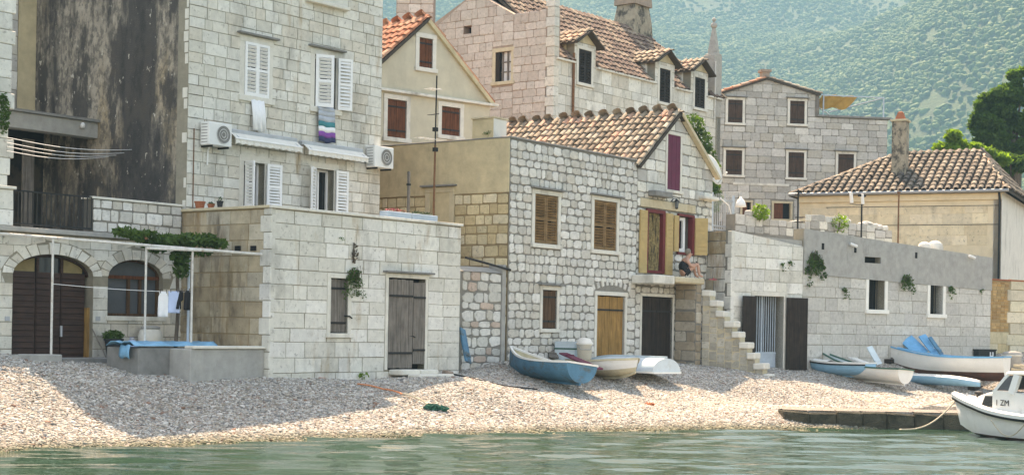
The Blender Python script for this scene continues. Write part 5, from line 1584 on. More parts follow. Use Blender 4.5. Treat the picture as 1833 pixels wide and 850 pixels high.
for k, (d0, d1, dz) in enumerate(dorm):
    dm = part_empty('dormer', th, F_E.M @ Matrix.Translation(((d0 + d1) / 2, 0, zE_)))
    rise = .42; mid = (d0 + d1) / 2; dd = 2.3
    for s in (d0, d1):
        one('cheek', MATS['plaster_white' if k else 'plaster_tan'], dm, F_E.M, s - .06 if s == d0 else s - .06, s + .06 if s == d0 else s + .06, .352, dd, zE_, dz)
    mb = MB(); mb.prism([(d0, dz + .002), (d1, dz + .002), (mid, dz + rise - .02)], .0, .3); mb.build('gablet', MATS['plaster_tan'], dm, F_E.M)
    for (se, sa_) in ((d0, mid), (d1, mid)):
        du, dzz = sa_ - se, rise; Ls = math.hypot(du, dzz); kx = .22 / Ls
        O = F_E.pt(se - du * kx, -.28, dz - dzz * kx + .04); upv = (F_E.u * du + Z * dzz).normalized(); Lf = Ls + .22
        mb = MB(); a, b = O, O + F_E.w * (dd + .4); vs = [a, b, b + upv * Lf, a + upv * Lf]; vs += [p - Z * .06 for p in vs]
        mb.add(vs, [(0, 1, 2, 3), (4, 7, 6, 5), (0, 4, 5, 1), (1, 5, 6, 2), (2, 6, 7, 3), (3, 7, 4, 0)]); mb.build('dormer_slope', MATS['roof_bed'], dm)
        if se == d0: tiled_slope(dm, O, F_E.w, upv, [(0, -.05), (dd + .4, -.05), (dd + .4, Lf), (0, Lf)], TILE_OLD + TILE_PINK, .26, .34, quota=80)
    ridge_tiles(dm, F_E.pt(mid, dd, dz + rise + .06), F_E.pt(mid, -.3, dz + rise + .06), TILE_OLD)
# chimneys and the obelisk
F_k = F_E.back(DR - .2)
s0, s1 = F_k.S(1122, 40), F_k.S(1165, 40); c = F_k.pt((s0 + s1) / 2, .3); ww = (s1 - s0) * .5
ck = part_empty('chimney', th, Matrix.Translation((c.x, c.y, zRg - .6)))
zk = F_k.Zp(1143, 0) - (zRg - .6)
mb = MB(); mb.loft([[(-w_, -d_, z), (w_, -d_, z), (w_, d_, z), (-w_, d_, z)] for w_, d_, z in ((ww * .82, .55, 0), (ww * .74, .5, zk * .5), (ww * .62, .42, zk * .86))])
mb.build('shaft', MATS['chimney_old'], ck, F_E.M.to_3x3().to_4x4() if False else Matrix.Translation((c.x, c.y, zRg - .6)) @ F_E.M.to_3x3().to_4x4())
mb = MB(); mb.loft([[(-w_, -d_, z), (w_, -d_, z), (w_, d_, z), (-w_, d_, z)] for w_, d_, z in ((ww * .72, .52, zk * .86 + .002), (ww * .72, .52, zk * .92), (ww * .66, .46, zk * 1.3))])
mb.build('head', MATS['mortar_pink'], ck, Matrix.Translation((c.x, c.y, zRg - .6)) @ F_E.M.to_3x3().to_4x4())
sp_ = part_empty('obelisk', th, F_E.M @ Matrix.Translation((sE1 - .25, .2, zE_)))
s_, zt_ = F_E.st(1281, 27); zb_ = F_E.Zp(1281, 98); Mo = F_E.M @ Matrix.Translation((sE1 - .28, .22, 0))
mb = MB(); mb.box(-.30, .28, -.25, .3, zE_ - .8, zb_, None); mb.build('pedestal', MATS['spire_stone'], sp_, Mo, bevel=.02)
Ht = zt_ - zb_
mb = MB(); mb.loft([[(-q, -q, z), (q, -q, z), (q, q, z), (-q, q, z)] for q, z in ((.24, zb_ + .002), (.24, zb_ + .06), (.18, zb_ + .08), (.06, zb_ + Ht * .68), (.05, zb_ + Ht * .70))]); mb.build('spire', MATS['spire_stone'], sp_, Mo)
mb = MB(); mb.lathe([(.03, 0), (.12, .06), (.14, .14), (.10, .22), (.03, .27), (.07, .31), (.09, .37), (.05, .43), (.0, .46)], 10, (0, 0, zb_ + Ht * .69)); mb.build('finial', MATS['spire_stone'], sp_, Mo, smooth=True)
mb = MB(); s = F_E.S(1024, 160); mb.tube([(s, -.06, F_E.Zp(1024, 95)), (s, -.06, F_E.Zp(1024, 215))], .05, 6); mb.build('downpipe', MATS['metal_rust'], th, F_E.M)
s = F_E.S(1278, 150); mb = MB(); mb.tube([(s, -.06, F_E.Zp(1278, 110)), (s, -.06, F_E.Zp(1278, 220))], .03, 6); mb.build('downpipe', MATS['metal_pale'], th, F_E.M)

# ------------------------------------------------------------------ square grey house with roof terrace
F_F = Fac(at(1440, 270, 75.0), udir(80.0))
th = thing('grey_stone_house', 'plain grey stone house with dark shutters, low gable and roof terrace', 'house', F_F.pt(0, 0, 2))
f0, fm, f1 = F_F.S(1282, 250), F_F.S(1463, 200), F_F.S(1588, 250)
ap = F_F.st(1373, 142); ze0, ze1 = F_F.Zp(1290, 172), F_F.Zp(1463, 170); zf = F_F.Zp(1525, 212)
hs = [F_F.rect(*q) for q in ((1303, 179, 1329, 220), (1414, 181, 1440, 222), (1299, 269, 1328, 313), (1411, 273, 1439, 318), (1500, 276, 1528, 320), (1329, 362, 1344, 385), (1385, 364, 1415, 392))]
outl = [(f0, 1.5), (f1, 1.5), (f1, zf), (fm, zf), (fm, ze1), ap, (f0, ze0)]
wl = wall_core(th, F_F, outl, [rect_poly(h) for h in hs], 'mortar_grey', th=.4)
zlo = F_F.Zp(1400, 400); g5 = [grow(h, .16) for h in hs]
set_stones(wl, F_F, lay(f0, f1, zlo, zf - .03, .36, .56, g5, hv=.2), 'block', GREYST, m='stone_field', gap=.014, quota=240)
set_stones(wl, F_F, lay(f0, fm - .02, zf - .02, ap[1], .36, .56, g5, hv=.2), 'block', GREYST, m='stone_field', gap=.014, outline=[(f0, zf - .02), (fm, zf - .02), (fm, ze1), ap, (f0, ze0)], quota=60)
for h in hs[:5]:
    plank_window(th, F_F, h, 'wood_shutter', .12, .03, 'limestone', n=2, y=-.02, over=1)
for h in hs[5:]:
    w = window_part(th, F_F, h); surround(w, F_F, h, .1, .02, 'limestone_warm'); one('shutter', MATS['wood_red'], w, F_F.M, h[0], h[0] + (h[2] - h[0]) * .55, .02, .06, h[1], h[3]); one('pane', MATS['void'], w, F_F.M, h[0], h[2], .2, .22, h[1], h[3])
body(th, F_F, f0 + .1, f1 - .01, .42, 8, 1.5, zf - .15)
wr = F_F.right_of(f1 - .001); mb = MB(); mb.box(0, 8, 0, .3, 1.5, zf); mb.build('end_wall', MATS['mortar_grey'], th, wr.M)
mb = MB(); mb.prism([(f0 + .05, zf - .2), (fm - .02, zf - .2), (fm - .02, ze1 - .05), (ap[0], ap[1] - .06), (f0 + .05, ze0 - .05)], .42, 8); mb.build('attic', MATS['mortar_grey'], th, F_F.M)
one('terrace_coping', MATS['concrete_dark'], th, F_F.M, fm, f1 + .15, -.12, .35, zf + .001, zf + .10, bevel=.01)
roof = part_empty('roof', th, F_F.M @ Matrix.Translation((ap[0], 0, ap[1])))
gable_slope(roof, F_F, f0 - .3, ze0 - .06, ap[0], ap[1], -.15, 8, TILE_RED + TILE_PINK, pw=.32, pl=.42, quota=200)
gable_slope(roof, F_F, fm, ze1, ap[0], ap[1], -.15, 8, TILE_OLD, pw=.32, pl=.42, quota=90)
ck = part_empty('chimney', th, F_F.M @ Matrix.Translation((ap[0], .3, ap[1]))); q = F_F.rect(1366, 124, 1379, 146)
one('shaft', MATS['mortar_pink'], ck, F_F.M, q[0], q[2], .1, .5, ap[1] - .1, q[3] - .12); one('cap', MATS['mortar_pink'], ck, F_F.M, q[0] - .07, q[2] + .07, .03, .57, q[3] - .119, q[3])
one('string_line', MATS['limestone'], th, F_F.M, F_F.S(1312, 328), F_F.S(1412, 335), -.05, 0, F_F.Zp(1360, 332), F_F.Zp(1360, 328))
rl = part_empty('terrace_railing', th, F_F.M @ Matrix.Translation((fm, 0, zf)))
zr_ = F_F.Zp(1525, 172)
for x in (1467, 1476, 1519, 1555, 1584):
    s = F_F.S(x, 190); d_ = .15 if x in (1467, 1584, 1476) else 2.5
    mb = MB(); mb.tube([(s, d_, zf), (s, d_, zr_ if x in (1584, 1467, 1476) else zr_ - .55)], .035, 6); mb.build('post', MATS['metal_bluegrey'], rl, F_F.M)
for (xa, da, za_, xb, db, zb2) in ((1467, .15, zr_, 1584, .15, zr_), (1584, .15, zr_, 1519, 2.5, zr_ - .45), (1467, .15, zf + .5, 1519, 2.5, zf + .5)):
    mb = MB(); mb.tube([(F_F.S(xa, 180), da, za_), (F_F.S(xb, 180), db, zb2)], .03, 6); mb.build('rail', MATS['metal_bluegrey'], rl, F_F.M)
one('post_box', MATS['wood_weathered'], rl, F_F.M, F_F.S(1459, 190), F_F.S(1466, 190), -.05, .2, zf, ze1 + .1)
t = thing('sun_shade', 'ochre canvas shade stretched over the roof terrace', 'shade', F_F.pt(F_F.S(1500, 180), 0, zf))
vs = []; n = 10
for j in range(4):
    for i in range(n + 1):
        x = 1474 + (1536 - 1474) * i / n - j * 5; s = F_F.S(x, 175)
        vs.append((s, .15 + j * .1, zr_ - .0 - j * .19 - .06 * math.sin(i * 1.3 + j)))
mb = MB(); mb.add(vs, [(j * (n + 1) + i, j * (n + 1) + i + 1, (j + 1) * (n + 1) + i + 1, (j + 1) * (n + 1) + i) for j in range(3) for i in range(n)])
o = mb.build('canvas', MATS['canvas_ochre'], t, F_F.M, fix=False); o.modifiers.new('t', 'SOLIDIFY').thickness = .02

# ------------------------------------------------------------------ hip-roofed cream house
F_Gf = Fac(at(1792, 420, 60.0), udir(25.0))
LG = 9.6; F_G = F_Gf.left_of(0, LG)
th = thing('hip_roof_house', 'cream plastered house with hipped grey-brown tiled roof and tall chimney', 'house', F_Gf.pt(0, 0, 1.5))
g0 = F_G.S(1416, 348); zg = F_G.Zp(1600, 345)
wl = wall_core(th, F_G, [(g0 + .35, 1), (LG - .001, 1), (LG - .001, zg), (g0 + .35, zg)], [], 'plaster_cream', th=.3)
CR = [(.74, .62, .43), (.76, .64, .46), (.71, .58, .39)]
set_stones(wl, F_G, lay(g0 + .4, LG - .5, F_G.Zp(1600, 440), zg - .55, .42, .8), 'ashlar', CR, gap=.008)
wl2 = wall_core(th, F_Gf, [(0, 1), (9, 1), (9, zg), (0, zg)], [], 'plaster_white', th=.3, name='front_wall')
one('frieze', MATS['plaster_cream'], th, F_G.M, g0 + .35, LG - .0, -.10, -.001, zg - .34, zg - .04, bevel=.01)
one('cornice', MATS['limestone_warm'], th, F_G.M, g0 + .2, LG + .1, -.22, -.0, zg - .1, zg - .002, bevel=.02)
one('quoin_strip', MATS['plaster_white'], th, F_Gf.M, -.03, .5, -.03, 0, 1, zg - .35)
body(th, F_Gf, .3, 9, .32, LG - g0 - .4, 1, zg - .05)
roof = part_empty('roof', th, Matrix.Translation(F_G.pt(LG / 2, 0, zg)))
ov = .3; half = 4.0
zrd = None
F_rd = F_G.back(half); zrd = F_rd.Zp(1680, 273); rA, rB = F_rd.S(1606, 274), F_rd.S(1757, 272)
P = [F_G.pt(g0, -ov, zg), F_G.pt(LG + ov, -ov, zg), F_rd.pt(rB, 0, zrd), F_rd.pt(rA, 0, zrd), F_G.pt(LG + ov, 2 * half + ov, zg), F_G.pt(g0, 2 * half + ov, zg)]
def slope_slab(roof, pts, t=.1):
    mb = MB(); n = len(pts); vs = list(pts) + [p - Z * t for p in pts]
    mb.add(vs, [tuple(range(n)), tuple(range(n, 2 * n))[::-1]] + [(i, i + n, (i + 1) % n + n, (i + 1) % n) for i in range(n)]); mb.build('slope', MATS['roof_bed'], roof)
slope_slab(roof, [P[0], P[1], P[2], P[3]]); slope_slab(roof, [P[1], P[4], P[2]]); slope_slab(roof, [P[5], P[0], P[3]]); slope_slab(roof, [P[4], P[5], P[3], P[2]])
def tile_face(roof, pts, pal, pw, pl, quota):
    """pts: eave left, eave right, then the rest, counter-clockwise seen from outside"""
    e = (pts[1] - pts[0]).normalized(); nn = e.cross(pts[2] - pts[0]).normalized(); up = nn.cross(e)
    poly = [((p - pts[0]).dot(e), (p - pts[0]).dot(up)) for p in pts]
    return tiled_slope(roof, pts[0] + nn * .01, e, up, poly, pal, pw, pl, quota=quota)
nG = tile_face(roof, [P[0], P[1], P[2], P[3]], TILE_GREY, .30, .44, 300)
tile_face(roof, [P[1], P[4], P[2]], TILE_GREY, .30, .44, 90)
ridge_tiles(roof, P[3] + Z * .06, P[2] + Z * .06, TILE_OLD); ridge_tiles(roof, P[1] + Z * .06, P[2] + Z * .06, TILE_OLD + TILE_PINK); ridge_tiles(roof, P[0] + Z * .06, P[3] + Z * .06, TILE_OLD)
mb = MB(); mb.tube([F_G.pt(g0, -ov - .06, zg - .02), F_G.pt(LG + ov, -ov - .06, zg - .02)], .06, 8); mb.build('gutter', MATS['zinc'], th)
mb = MB(); s = F_G.S(1789, 420); mb.tube([F_G.pt(s, -.30, zg - .05), F_G.pt(s, -.08, zg - .4), F_G.pt(s, -.08, 1.5)], .045, 6); mb.build('downpipe', MATS['metal_dark'], th)
# redder patch of tiles is left to chance; chimney
F_ck = F_G.back(1.5); q = F_ck.rect(1596, 217, 1622, 300)
ck = part_empty('chimney', th, F_ck.M @ Matrix.Translation((q[0], 0, q[1])))
one('shaft', MATS['chimney_old'], ck, F_ck.M, q[0], q[2], 0, .6, q[1] - .6, q[3], bevel=.02); one('collar', MATS['limestone_warm'], ck, F_ck.M, q[0] - .06, q[2] + .06, -.06, .66, q[3] + .001, q[3] + .08)
mb = MB(); m_ = (q[0] + q[2]) / 2; mb.loft([[(m_ - w_, .3 - w_, z), (m_ + w_, .3 - w_, z), (m_ + w_, .3 + w_, z), (m_ - w_, .3 + w_, z)] for w_, z in ((.2, q[3] + .081), (.1, q[3] + .38), (.05, q[3] + .42))]); mb.build('cowl', MATS['terracotta'], ck, F_ck.M)
for k, (ya, yb) in enumerate(((372, 368), (405, 402))):
    mb = MB(); mb.tube([F_G.pt(F_G.S(1480, ya), -.16, F_G.Zp(1480, ya)), F_G.pt(F_G.S(1788, yb), -.16, F_G.Zp(1788, yb))], .012, 4); mb.build('cable', MATS['metal_dark'], th)

# ------------------------------------------------------------------ long low building on the beach
th = thing('long_low_building', 'long low building of pale blocks under a grey concrete band with barred gate', 'building', F_H.pt(0, 0, 1))
zHl, zHr = F_H.Zp(1312, 412), F_H.Zp(1772, 461); sJ = F_H.S(1438, 430)
zJ = F_H.Zp(1438, 409); zJl = F_H.Zp(1425, 440)
hGt = F_H.rect(1349, 530, 1402, 657); hGt = (hGt[0], .85, hGt[2], hGt[3])
hS1 = F_H.rect(1554, 488, 1583, 554); hS2 = F_H.rect(1664, 496, 1687, 562); hV = F_H.rect(1546, 460, 1575, 471)
outl = [(0, .5), (S_H1, .5), (S_H1, zHr), (sJ, zJ), (sJ, zJl), (0, zHl)]
wl = wall_core(th, F_H, outl, [rect_poly(h) for h in (hGt, hS1, hS2, hV)], 'mortar_pale', th=.4)
WH = [(.54, .52, .47), (.57, .55, .50), (.51, .49, .44), (.49, .47, .43)]
gl = [grow(hGt, .14), grow(hS1, .13), grow(hS2, .13)]
set_stones(wl, F_H, lay(0, sJ, .7, max(zHl, zJl), .40, .75, gl), 'ashlar', PALE_COOL, gap=.010, outline=[(0, .7), (sJ, .7), (sJ, zJl), (0, zHl)])
zb0, zb1 = F_H.Zp(1445, 490), F_H.Zp(1772, 520)
set_stones(wl, F_H, lay(sJ, S_H1, .6, max(zb0, zb1), .38, .80, gl), 'ashlar', WH, m='stone_field', cv=.06, gap=.010, outline=[(sJ, .6), (S_H1, .6), (S_H1, zb1), (sJ, zb0)])
bd_ = wall_core(th, F_H, [(sJ + .01, zb0), (S_H1, zb1), (S_H1 + .001, zHr - .005), (sJ + .01, zJ - .005)], [rect_poly(hV)] if hV[1] > zb0 else [], 'concrete', th=.045, name='concrete_band', y0=-.045)
LH = 6.0
body(th, F_H, .3, S_H1 - .01, .42, LH, .6, min(zHl, zHr) - .25)
P = [F_H.pt(.1, .05), F_H.pt(S_H1, .05), F_H.pt(S_H1, LH), F_H.pt(.1, LH)]
mb = MB(); mb.plan(P, [zHl - .3, zHr - .3, zHr - .3, zHl - .3], [zHl - .1, zHr - .06, zHr - .06, zHl - .1]); mb.build('flat_roof', MATS['concrete'], th)
F_HL = F_H.left_of(0, 2.6)
zl = wall_core(th, F_HL, [(0, .6), (2.599, .6), (2.599, zHl), (0, zHl)], [], 'mortar_grey', th=.3, name='side_wall')
set_stones(zl, F_HL, lay(0, 2.36, .8, zHl - .02, .40, .62, hv=.2), 'block', RUSTY + FIELD, m='stone_rusty', gap=.02)
z = .8; k = 0
while z < zHl - .1:
    h_ = min(.4, zHl - z); o = one('quoin', MATS['stone_pale'], zl, F_HL.M, 2.6 - (.26 if k % 2 else .16), 2.61, -.02, .14, z + .006, z + h_ - .006, bevel=.012); o.color = (*jitter_col(PALE_COOL, RND), 1); z += h_; k += 1
# barred gate with a solid lower panel and old slatted leaves
g = part_empty('gate', th, F_H.M @ Matrix.Translation((hGt[0], .2, hGt[1])))
surround(g, F_H, hGt, .14, .02, 'limestone', sill=False, deep=.38)
one('backing', MATS['void'], g, F_H.M, hGt[0], hGt[2], .45, .47, hGt[1], hGt[3])
W = hGt[2] - hGt[0]; zk = hGt[1] + .62
one('kick_panel', MATS['metal_bluegrey'], g, F_H.M, hGt[0], hGt[2], .30, .33, hGt[1] + .1, zk)
for k in range(13):
    s = hGt[0] + W * (k + .5) / 13; mb = MB(); mb.tube([(s, .30, zk), (s, .30, hGt[3])], .016 if k != 6 else .035, 5); mb.build('bar', MATS['metal_bluegrey'], g, F_H.M)
one('rail', MATS['metal_bluegrey'], g, F_H.M, hGt[0], hGt[2], .28, .32, zk - .03, zk + .04)
leaf(th, F_H, hGt[0] - .02, hGt[1] + .1, W * .50, hGt[3] - hGt[1] - .12, 172, -.05, 'hboards', 'wood_dark', slats=14)
leaf(th, F_H, hGt[2] + .06, hGt[1] + .1, -W * .60, hGt[3] - hGt[1] - .12, 168, -.05, 'hboards', 'wood_dark', slats=14)
for h in (hS1, hS2):
    w = window_part(th, F_H, h); surround(w, F_H, h, .15, .04, 'frame_white', deep=.30)
    one('pane', MATS['void'], w, F_H.M, h[0], h[2], .36, .38, h[1], h[3])
    for k in range(4):
        s = h[0] + (h[2] - h[0]) * (k + .5) / 4; mb = MB(); mb.tube([(s, .22, h[1]), (s, .22, h[3])], .012, 5); mb.build('bar', MATS['metal_dark'], w, F_H.M)
one('vent', MATS['void'], th, F_H.M, hV[0], hV[2], .2, .22, hV[1], hV[3])
for (x0, y0, x1, y1, n, nm, sd) in ((1440, 446, 1477, 514, 1200, 'large bushy caper plant spilling over the edge of the concrete band', 31), (1607, 490, 1633, 524, 420, 'caper plant between the two slit windows', 32), (1692, 509, 1708, 540, 220, 'trailing plant beside the second slit window', 33),
                             (1503, 510, 1517, 538, 160, 'small plant below the band before the slit windows', 34), (1406, 466, 1416, 482, 60, 'little tuft on the pale blocks above the gate', 35), (1393, 468, 1402, 488, 60, 'dark weed left of the tuft above the gate', 36), (1750, 517, 1757, 528, 30, 'tiny tuft at the far end under the band', 37)):
    hanging_plant(F_H, x0, y0, x1, y1, nm, .07 if n > 300 else .05, n, seed=sd, stem=n > 300)
# spotlights on the band
for x, y in ((1521, 439), (1733, 460)):
    s, z = F_H.st(x, y); mb = MB(); mb.tube([(s - .12, -.12, z + .04), (s + .12, -.2, z - .04)], .05, 8); mb.build('spotlight', MATS['ac_white'], th, F_H.M)
for x, y in ((1471, 441), (1529, 447), (1638, 457)):
    s, z = F_H.st(x, y); one('drain_hole', MATS['void'], bd_, F_H.M, s - .06, s + .06, -.052, -.04, z - .10, z + .10)

# ------------------------------------------------------------------ brick infill wall at the far end
th = thing('brick_wall', 'ochre brick wall with pale quoins at the end of the low building', 'wall', F_H.pt(S_H1 + 1, 0, 1))
F_i = F_H.back(.1); i0, i1, i2 = S_H1 + .01, F_i.S(1806, 560), F_i.S(1836, 560)
ztI, zbI = F_i.Zp(1790, 502), F_i.Zp(1790, 594)
wl = wall_core(th, F_i, [(i0, .5), (i2, .5), (i2, ztI), (i0, ztI)], [], 'mortar_yellow', th=.35)
BRK = [(.46, .27, .11), (.52, .33, .15), (.38, .22, .09), (.42, .28, .13)]
set_stones(wl, F_i, lay(i0, i1 - .05, zbI, ztI - .05, .11, .27, hv=.05, wv=.12), 'ashlar', BRK, gap=.014, name='brick', quota=300)
set_stones(wl, F_i, lay(i0, i1, .7, zbI, .42, .8), 'ashlar', YELLOW + PALE, gap=.012)
z = zbI - .9; k = 0
while z < ztI - .2:
    a = .95 if k % 2 else .75; o = one('quoin', MATS['stone_pale'], wl, F_i.M, i2 - a - .3, i2 - .05, -.04, .1, z + .008, z + .40, bevel=.015); o.color = (*jitter_col([(.62, .55, .40), (.66, .58, .44)], RND), 1); z += .41; k += 1
one('top_slab', MATS['terracotta'], th, F_i.M, i0, i2, -.06, .4, ztI + .001, ztI + .05)

# ================================================================== things in front of the houses
def ground_pt(x, y):
    p = ground_at(x, y); return Vector((p.x, p.y, gz(p.x, p.y)))

# ------------------------------------------------------------------ pergola of white pipes
_pl = ground_at(93, 646); _pr = F_small.pt(0, .25)
F_p = Fac(_pr, (_pr.x - _pl.x, _pr.y - _pl.y))
th = thing('pipe_pergola', 'pergola of rusty white pipes in front of the arched house', 'pergola', F_p.pt(-3, 0, 1.2))
pa, pb = F_p.st(-40, 415), F_p.st(479, 456)
mb = MB(); mb.tube([(pa[0] + (pb[0] - pa[0]) * k / 6, .01 * (k % 2), pa[1] + (pb[1] - pa[1]) * k / 6) for k in range(7)], .028, 8); mb.build('beam', MATS['metal_pale'], th, F_p.M)
mb = MB(); q = F_p.st(262, 447), F_p.st(380, 449); mb.tube([(q[0][0], -.06, q[0][1] + .03), (q[1][0], -.06, q[1][1])], .028, 8); mb.build('beam', MATS['metal_pale'], th, F_p.M)
for x, yt, yb, m in ((95, 428, 648, 'metal_pale'), (262, 442, 655, 'metal_pale'), (345, 448, 655, 'metal_pale')):
    s, z1 = F_p.st(x, yt); p = F_p.pt(s, 0); zb = gz(p.x, p.y) - .1
    lean = F_p.S(x - 3, 600) - s
    mb = MB(); mb.tube([(s + lean, 0, zb), (s, 0, z1)], .024, 8); mb.build('post', MATS[m], th, F_p.M)
for x in (95, 262):
    s, z1 = F_p.st(x, 424); mb = MB(); mb.tube([(s, 0, z1 - .03), (s, .8, F_arch.Zp(x, 425))], .028, 6); mb.build('crossbar', MATS['metal_rust'], th, F_p.M)

# ------------------------------------------------------------------ vine on the pergola
th = thing('grape_vine', 'green vine spreading over the pergola against the cottage side wall', 'vine', F_p.pt(-1.4, .5, 1.2))
bl = []
for (x, y, rx, ry, n) in ((225, 416, .28, .10, 220), (262, 424, .34, .14, 340), (300, 432, .36, .16, 420), (340, 430, .34, .17, 420), (372, 430, .24, .14, 240), (392, 436, .2, .10, 140), (322, 462, .2, .2, 260), (325, 484, .16, .18, 160), (280, 444, .3, .08, 160), (355, 452, .3, .06, 120)):
    s, z = F_p.back(.3).st(x, y); bl.append(((s, .3, z), (rx, .28, ry), n))
leaf_cloud('foliage', MATS['leaf'], th, F_p.M, [(c_, r_, int(n_ * .85)) for c_, r_, n_ in bl], .07, 41)
s, z = F_p.back(.5).st(318, 500); g_ = F_p.pt(s, .5)
mb = MB(); mb.tube([(s - .05, .5, gz(g_.x, g_.y) - .05), (s + .02, .48, z - .6), (s - .02, .45, z), (s, .3, z + .55)], [.05, .04, .035, .02], 6); mb.build('trunk', MATS['bark'], th, F_p.M)
mb = MB(); s2 = F_p.back(.5).S(338, 500); mb.tube([(s2, .5, gz(g_.x, g_.y) - .05), (s2, .5, z + .5)], .03, 6); mb.build('support_pole', MATS['metal_bluegrey'], th, F_p.M)

# ------------------------------------------------------------------ clothes line
F_l = F_p.back(.06)
(la, lza), (lb, lzb) = F_l.st(95, 508), F_l.st(345, 523)
t = thing('clothes_line', 'clothes line stretched between the pergola posts', 'line', F_l.pt(la, 0, lza))
mb = MB(); mb.tube([(la + (lb - la) * k / 8, 0, lza + (lzb - lza) * k / 8 - .03 * math.sin(math.pi * k / 8)) for k in range(9)], .006, 4); mb.build('cord', MATS['paint_white'], t, F_l.M)
def garment(name, lab, x0, y0, x1, y1, m, shape):
    s0, z0, s1, z1 = F_l.rect(x0, y0, x1, y1); t = thing(name, lab, 'clothing', F_l.pt((s0 + s1) / 2, 0, z0), 'clothes drying on the line')
    nx, nz = 8, 10; vs, fs = [], []
    for j in range(nz + 1):
        q = j / nz; wl_ = shape(q)
        for i in range(nx + 1):
            u = i / nx
            vs.append((s0 + (s1 - s0) * (wl_[0] + (wl_[1] - wl_[0]) * u), .025 * math.sin(u * 7 + q * 3) * q, z1 + (z0 - z1) * q))
    for j in range(nz):
        for i in range(nx): fs.append((j * (nx + 1) + i, j * (nx + 1) + i + 1, (j + 1) * (nx + 1) + i + 1, (j + 1) * (nx + 1) + i))
    mb = MB(); mb.add(vs, fs); o = mb.build('cloth', MATS[m], t, F_l.M, fix=False, smooth=True); o.modifiers.new('t', 'SOLIDIFY').thickness = .012
    for u in (.2, .8):
        mb = MB(); mb.box(s0 + (s1 - s0) * u - .008, s0 + (s1 - s0) * u + .008, -.015, .015, z1 - .03, z1 + .045); mb.build('peg', MATS['wood_weathered'], t, F_l.M)
garment('vest', 'white vest hanging on the clothes line', 283, 522, 301, 567, 'fabric_white', lambda q: (.12, .88) if q < .2 else (0, 1))
garment('shirt', 'pale blue shirt hanging between the white vest and black clothes', 301, 521, 322, 560, 'fabric_blue', lambda q: (0, 1))
garment('dark_shorts', 'black shorts hanging beside the pale blue shirt', 316, 520, 328, 553, 'fabric_black', lambda q: (0, 1) if q < .6 else (0, .7))
garment('dark_trousers', 'black trousers hanging nearest the rusty post', 329, 520, 341, 555, 'fabric_black', lambda q: (.05, .95))

# ------------------------------------------------------------------ concrete tanks and clutter by the cottage
F_t = F_small.back(.12)
t0, t1 = F_t.S(341, 640), -.02; ztk = F_t.Zp(410, 619)
th = thing('concrete_tank', 'grey concrete tank with pale slab top against the cottage corner', 'tank', F_t.pt((t0 + t1) / 2, 0, 1))
one('tank_wall', MATS['concrete'], th, F_t.M, t0, t1, 0, 1.1, .5, ztk - .06, bevel=.02)
one('tank_slab', MATS['limestone'], th, F_t.M, t0 + .05, t1, -.05, .25, ztk - .058, ztk, bevel=.012)
F_t2 = F_small.back(.75); u0, u1 = F_t2.S(248, 630), F_t2.S(349, 630)
th = thing('low_tank', 'darker low concrete tank under the blue tarpaulin', 'tank', F_t2.pt(u0, 0, 1)); zt2 = F_t2.Zp(300, 622)
one('tank_wall', MATS['concrete_dark'], th, F_t2.M, u0, u1, 0, 1.0, .5, zt2, bevel=.02)
th = thing('blue_tarpaulin', 'faded light blue tarpaulin spread over the concrete tanks', 'tarpaulin', F_t2.pt(u0 + .5, .2, zt2))
n, m_ = 22, 6; vs = []
for j in range(m_ + 1):
    for i in range(n + 1):
        s = u0 - .12 + (F_t2.S(384, 612) - u0 + .2) * i / n; v = j / m_
        vs.append((s, -.03 + .9 * v, zt2 + .04 + .05 * math.sin(i * .9 + j) * math.sin(j * 1.1) + (.05 if 0 < j < m_ else 0)))
mb = MB(); mb.add(vs, [(j * (n + 1) + i, j * (n + 1) + i + 1, (j + 1) * (n + 1) + i + 1, (j + 1) * (n + 1) + i) for j in range(m_) for i in range(n)])
o = mb.build('sheet', MATS['tarp_blue'], th, F_t2.M, fix=False, smooth=True); o.modifiers.new('t', 'SOLIDIFY').thickness = .012
vs = []
for j in range(6):
    for i in range(5):
        vs.append((u0 - .12 - .05 * math.sin(j * .5) + .02 * i, .1 + .1 * i, zt2 + .05 - .26 * j / 5 + .02 * math.sin(i * 2 + j)))
mb = MB(); mb.add(vs, [(j * 5 + i, j * 5 + i + 1, (j + 1) * 5 + i + 1, (j + 1) * 5 + i) for j in range(5) for i in range(4)])
o = mb.build('hanging_flap', MATS['tarp_blue'], th, F_t2.M, fix=False, smooth=True); o.modifiers.new('t', 'SOLIDIFY').thickness = .012
# kerb ledges in front of the garage
for (x0, x1, y, lab, m) in ((55, 112, 640, 'short pale concrete kerb below the garage door', 'concrete'), (112, 246, 646, 'long dark concrete kerb between garage door and tank', 'concrete_dark')):
    fk = F_arch.back(-.75 if x0 < 100 else -.55); a, b = fk.S(x0, y), fk.S(x1, y); z = fk.Zp((x0 + x1) / 2, y - 6)
    t = thing('kerb_block', lab, 'kerb', fk.pt(a, 0, z - .3)); one('block', MATS[m], t, fk.M, a, b, 0, .45, z - .5, z, bevel=.02)
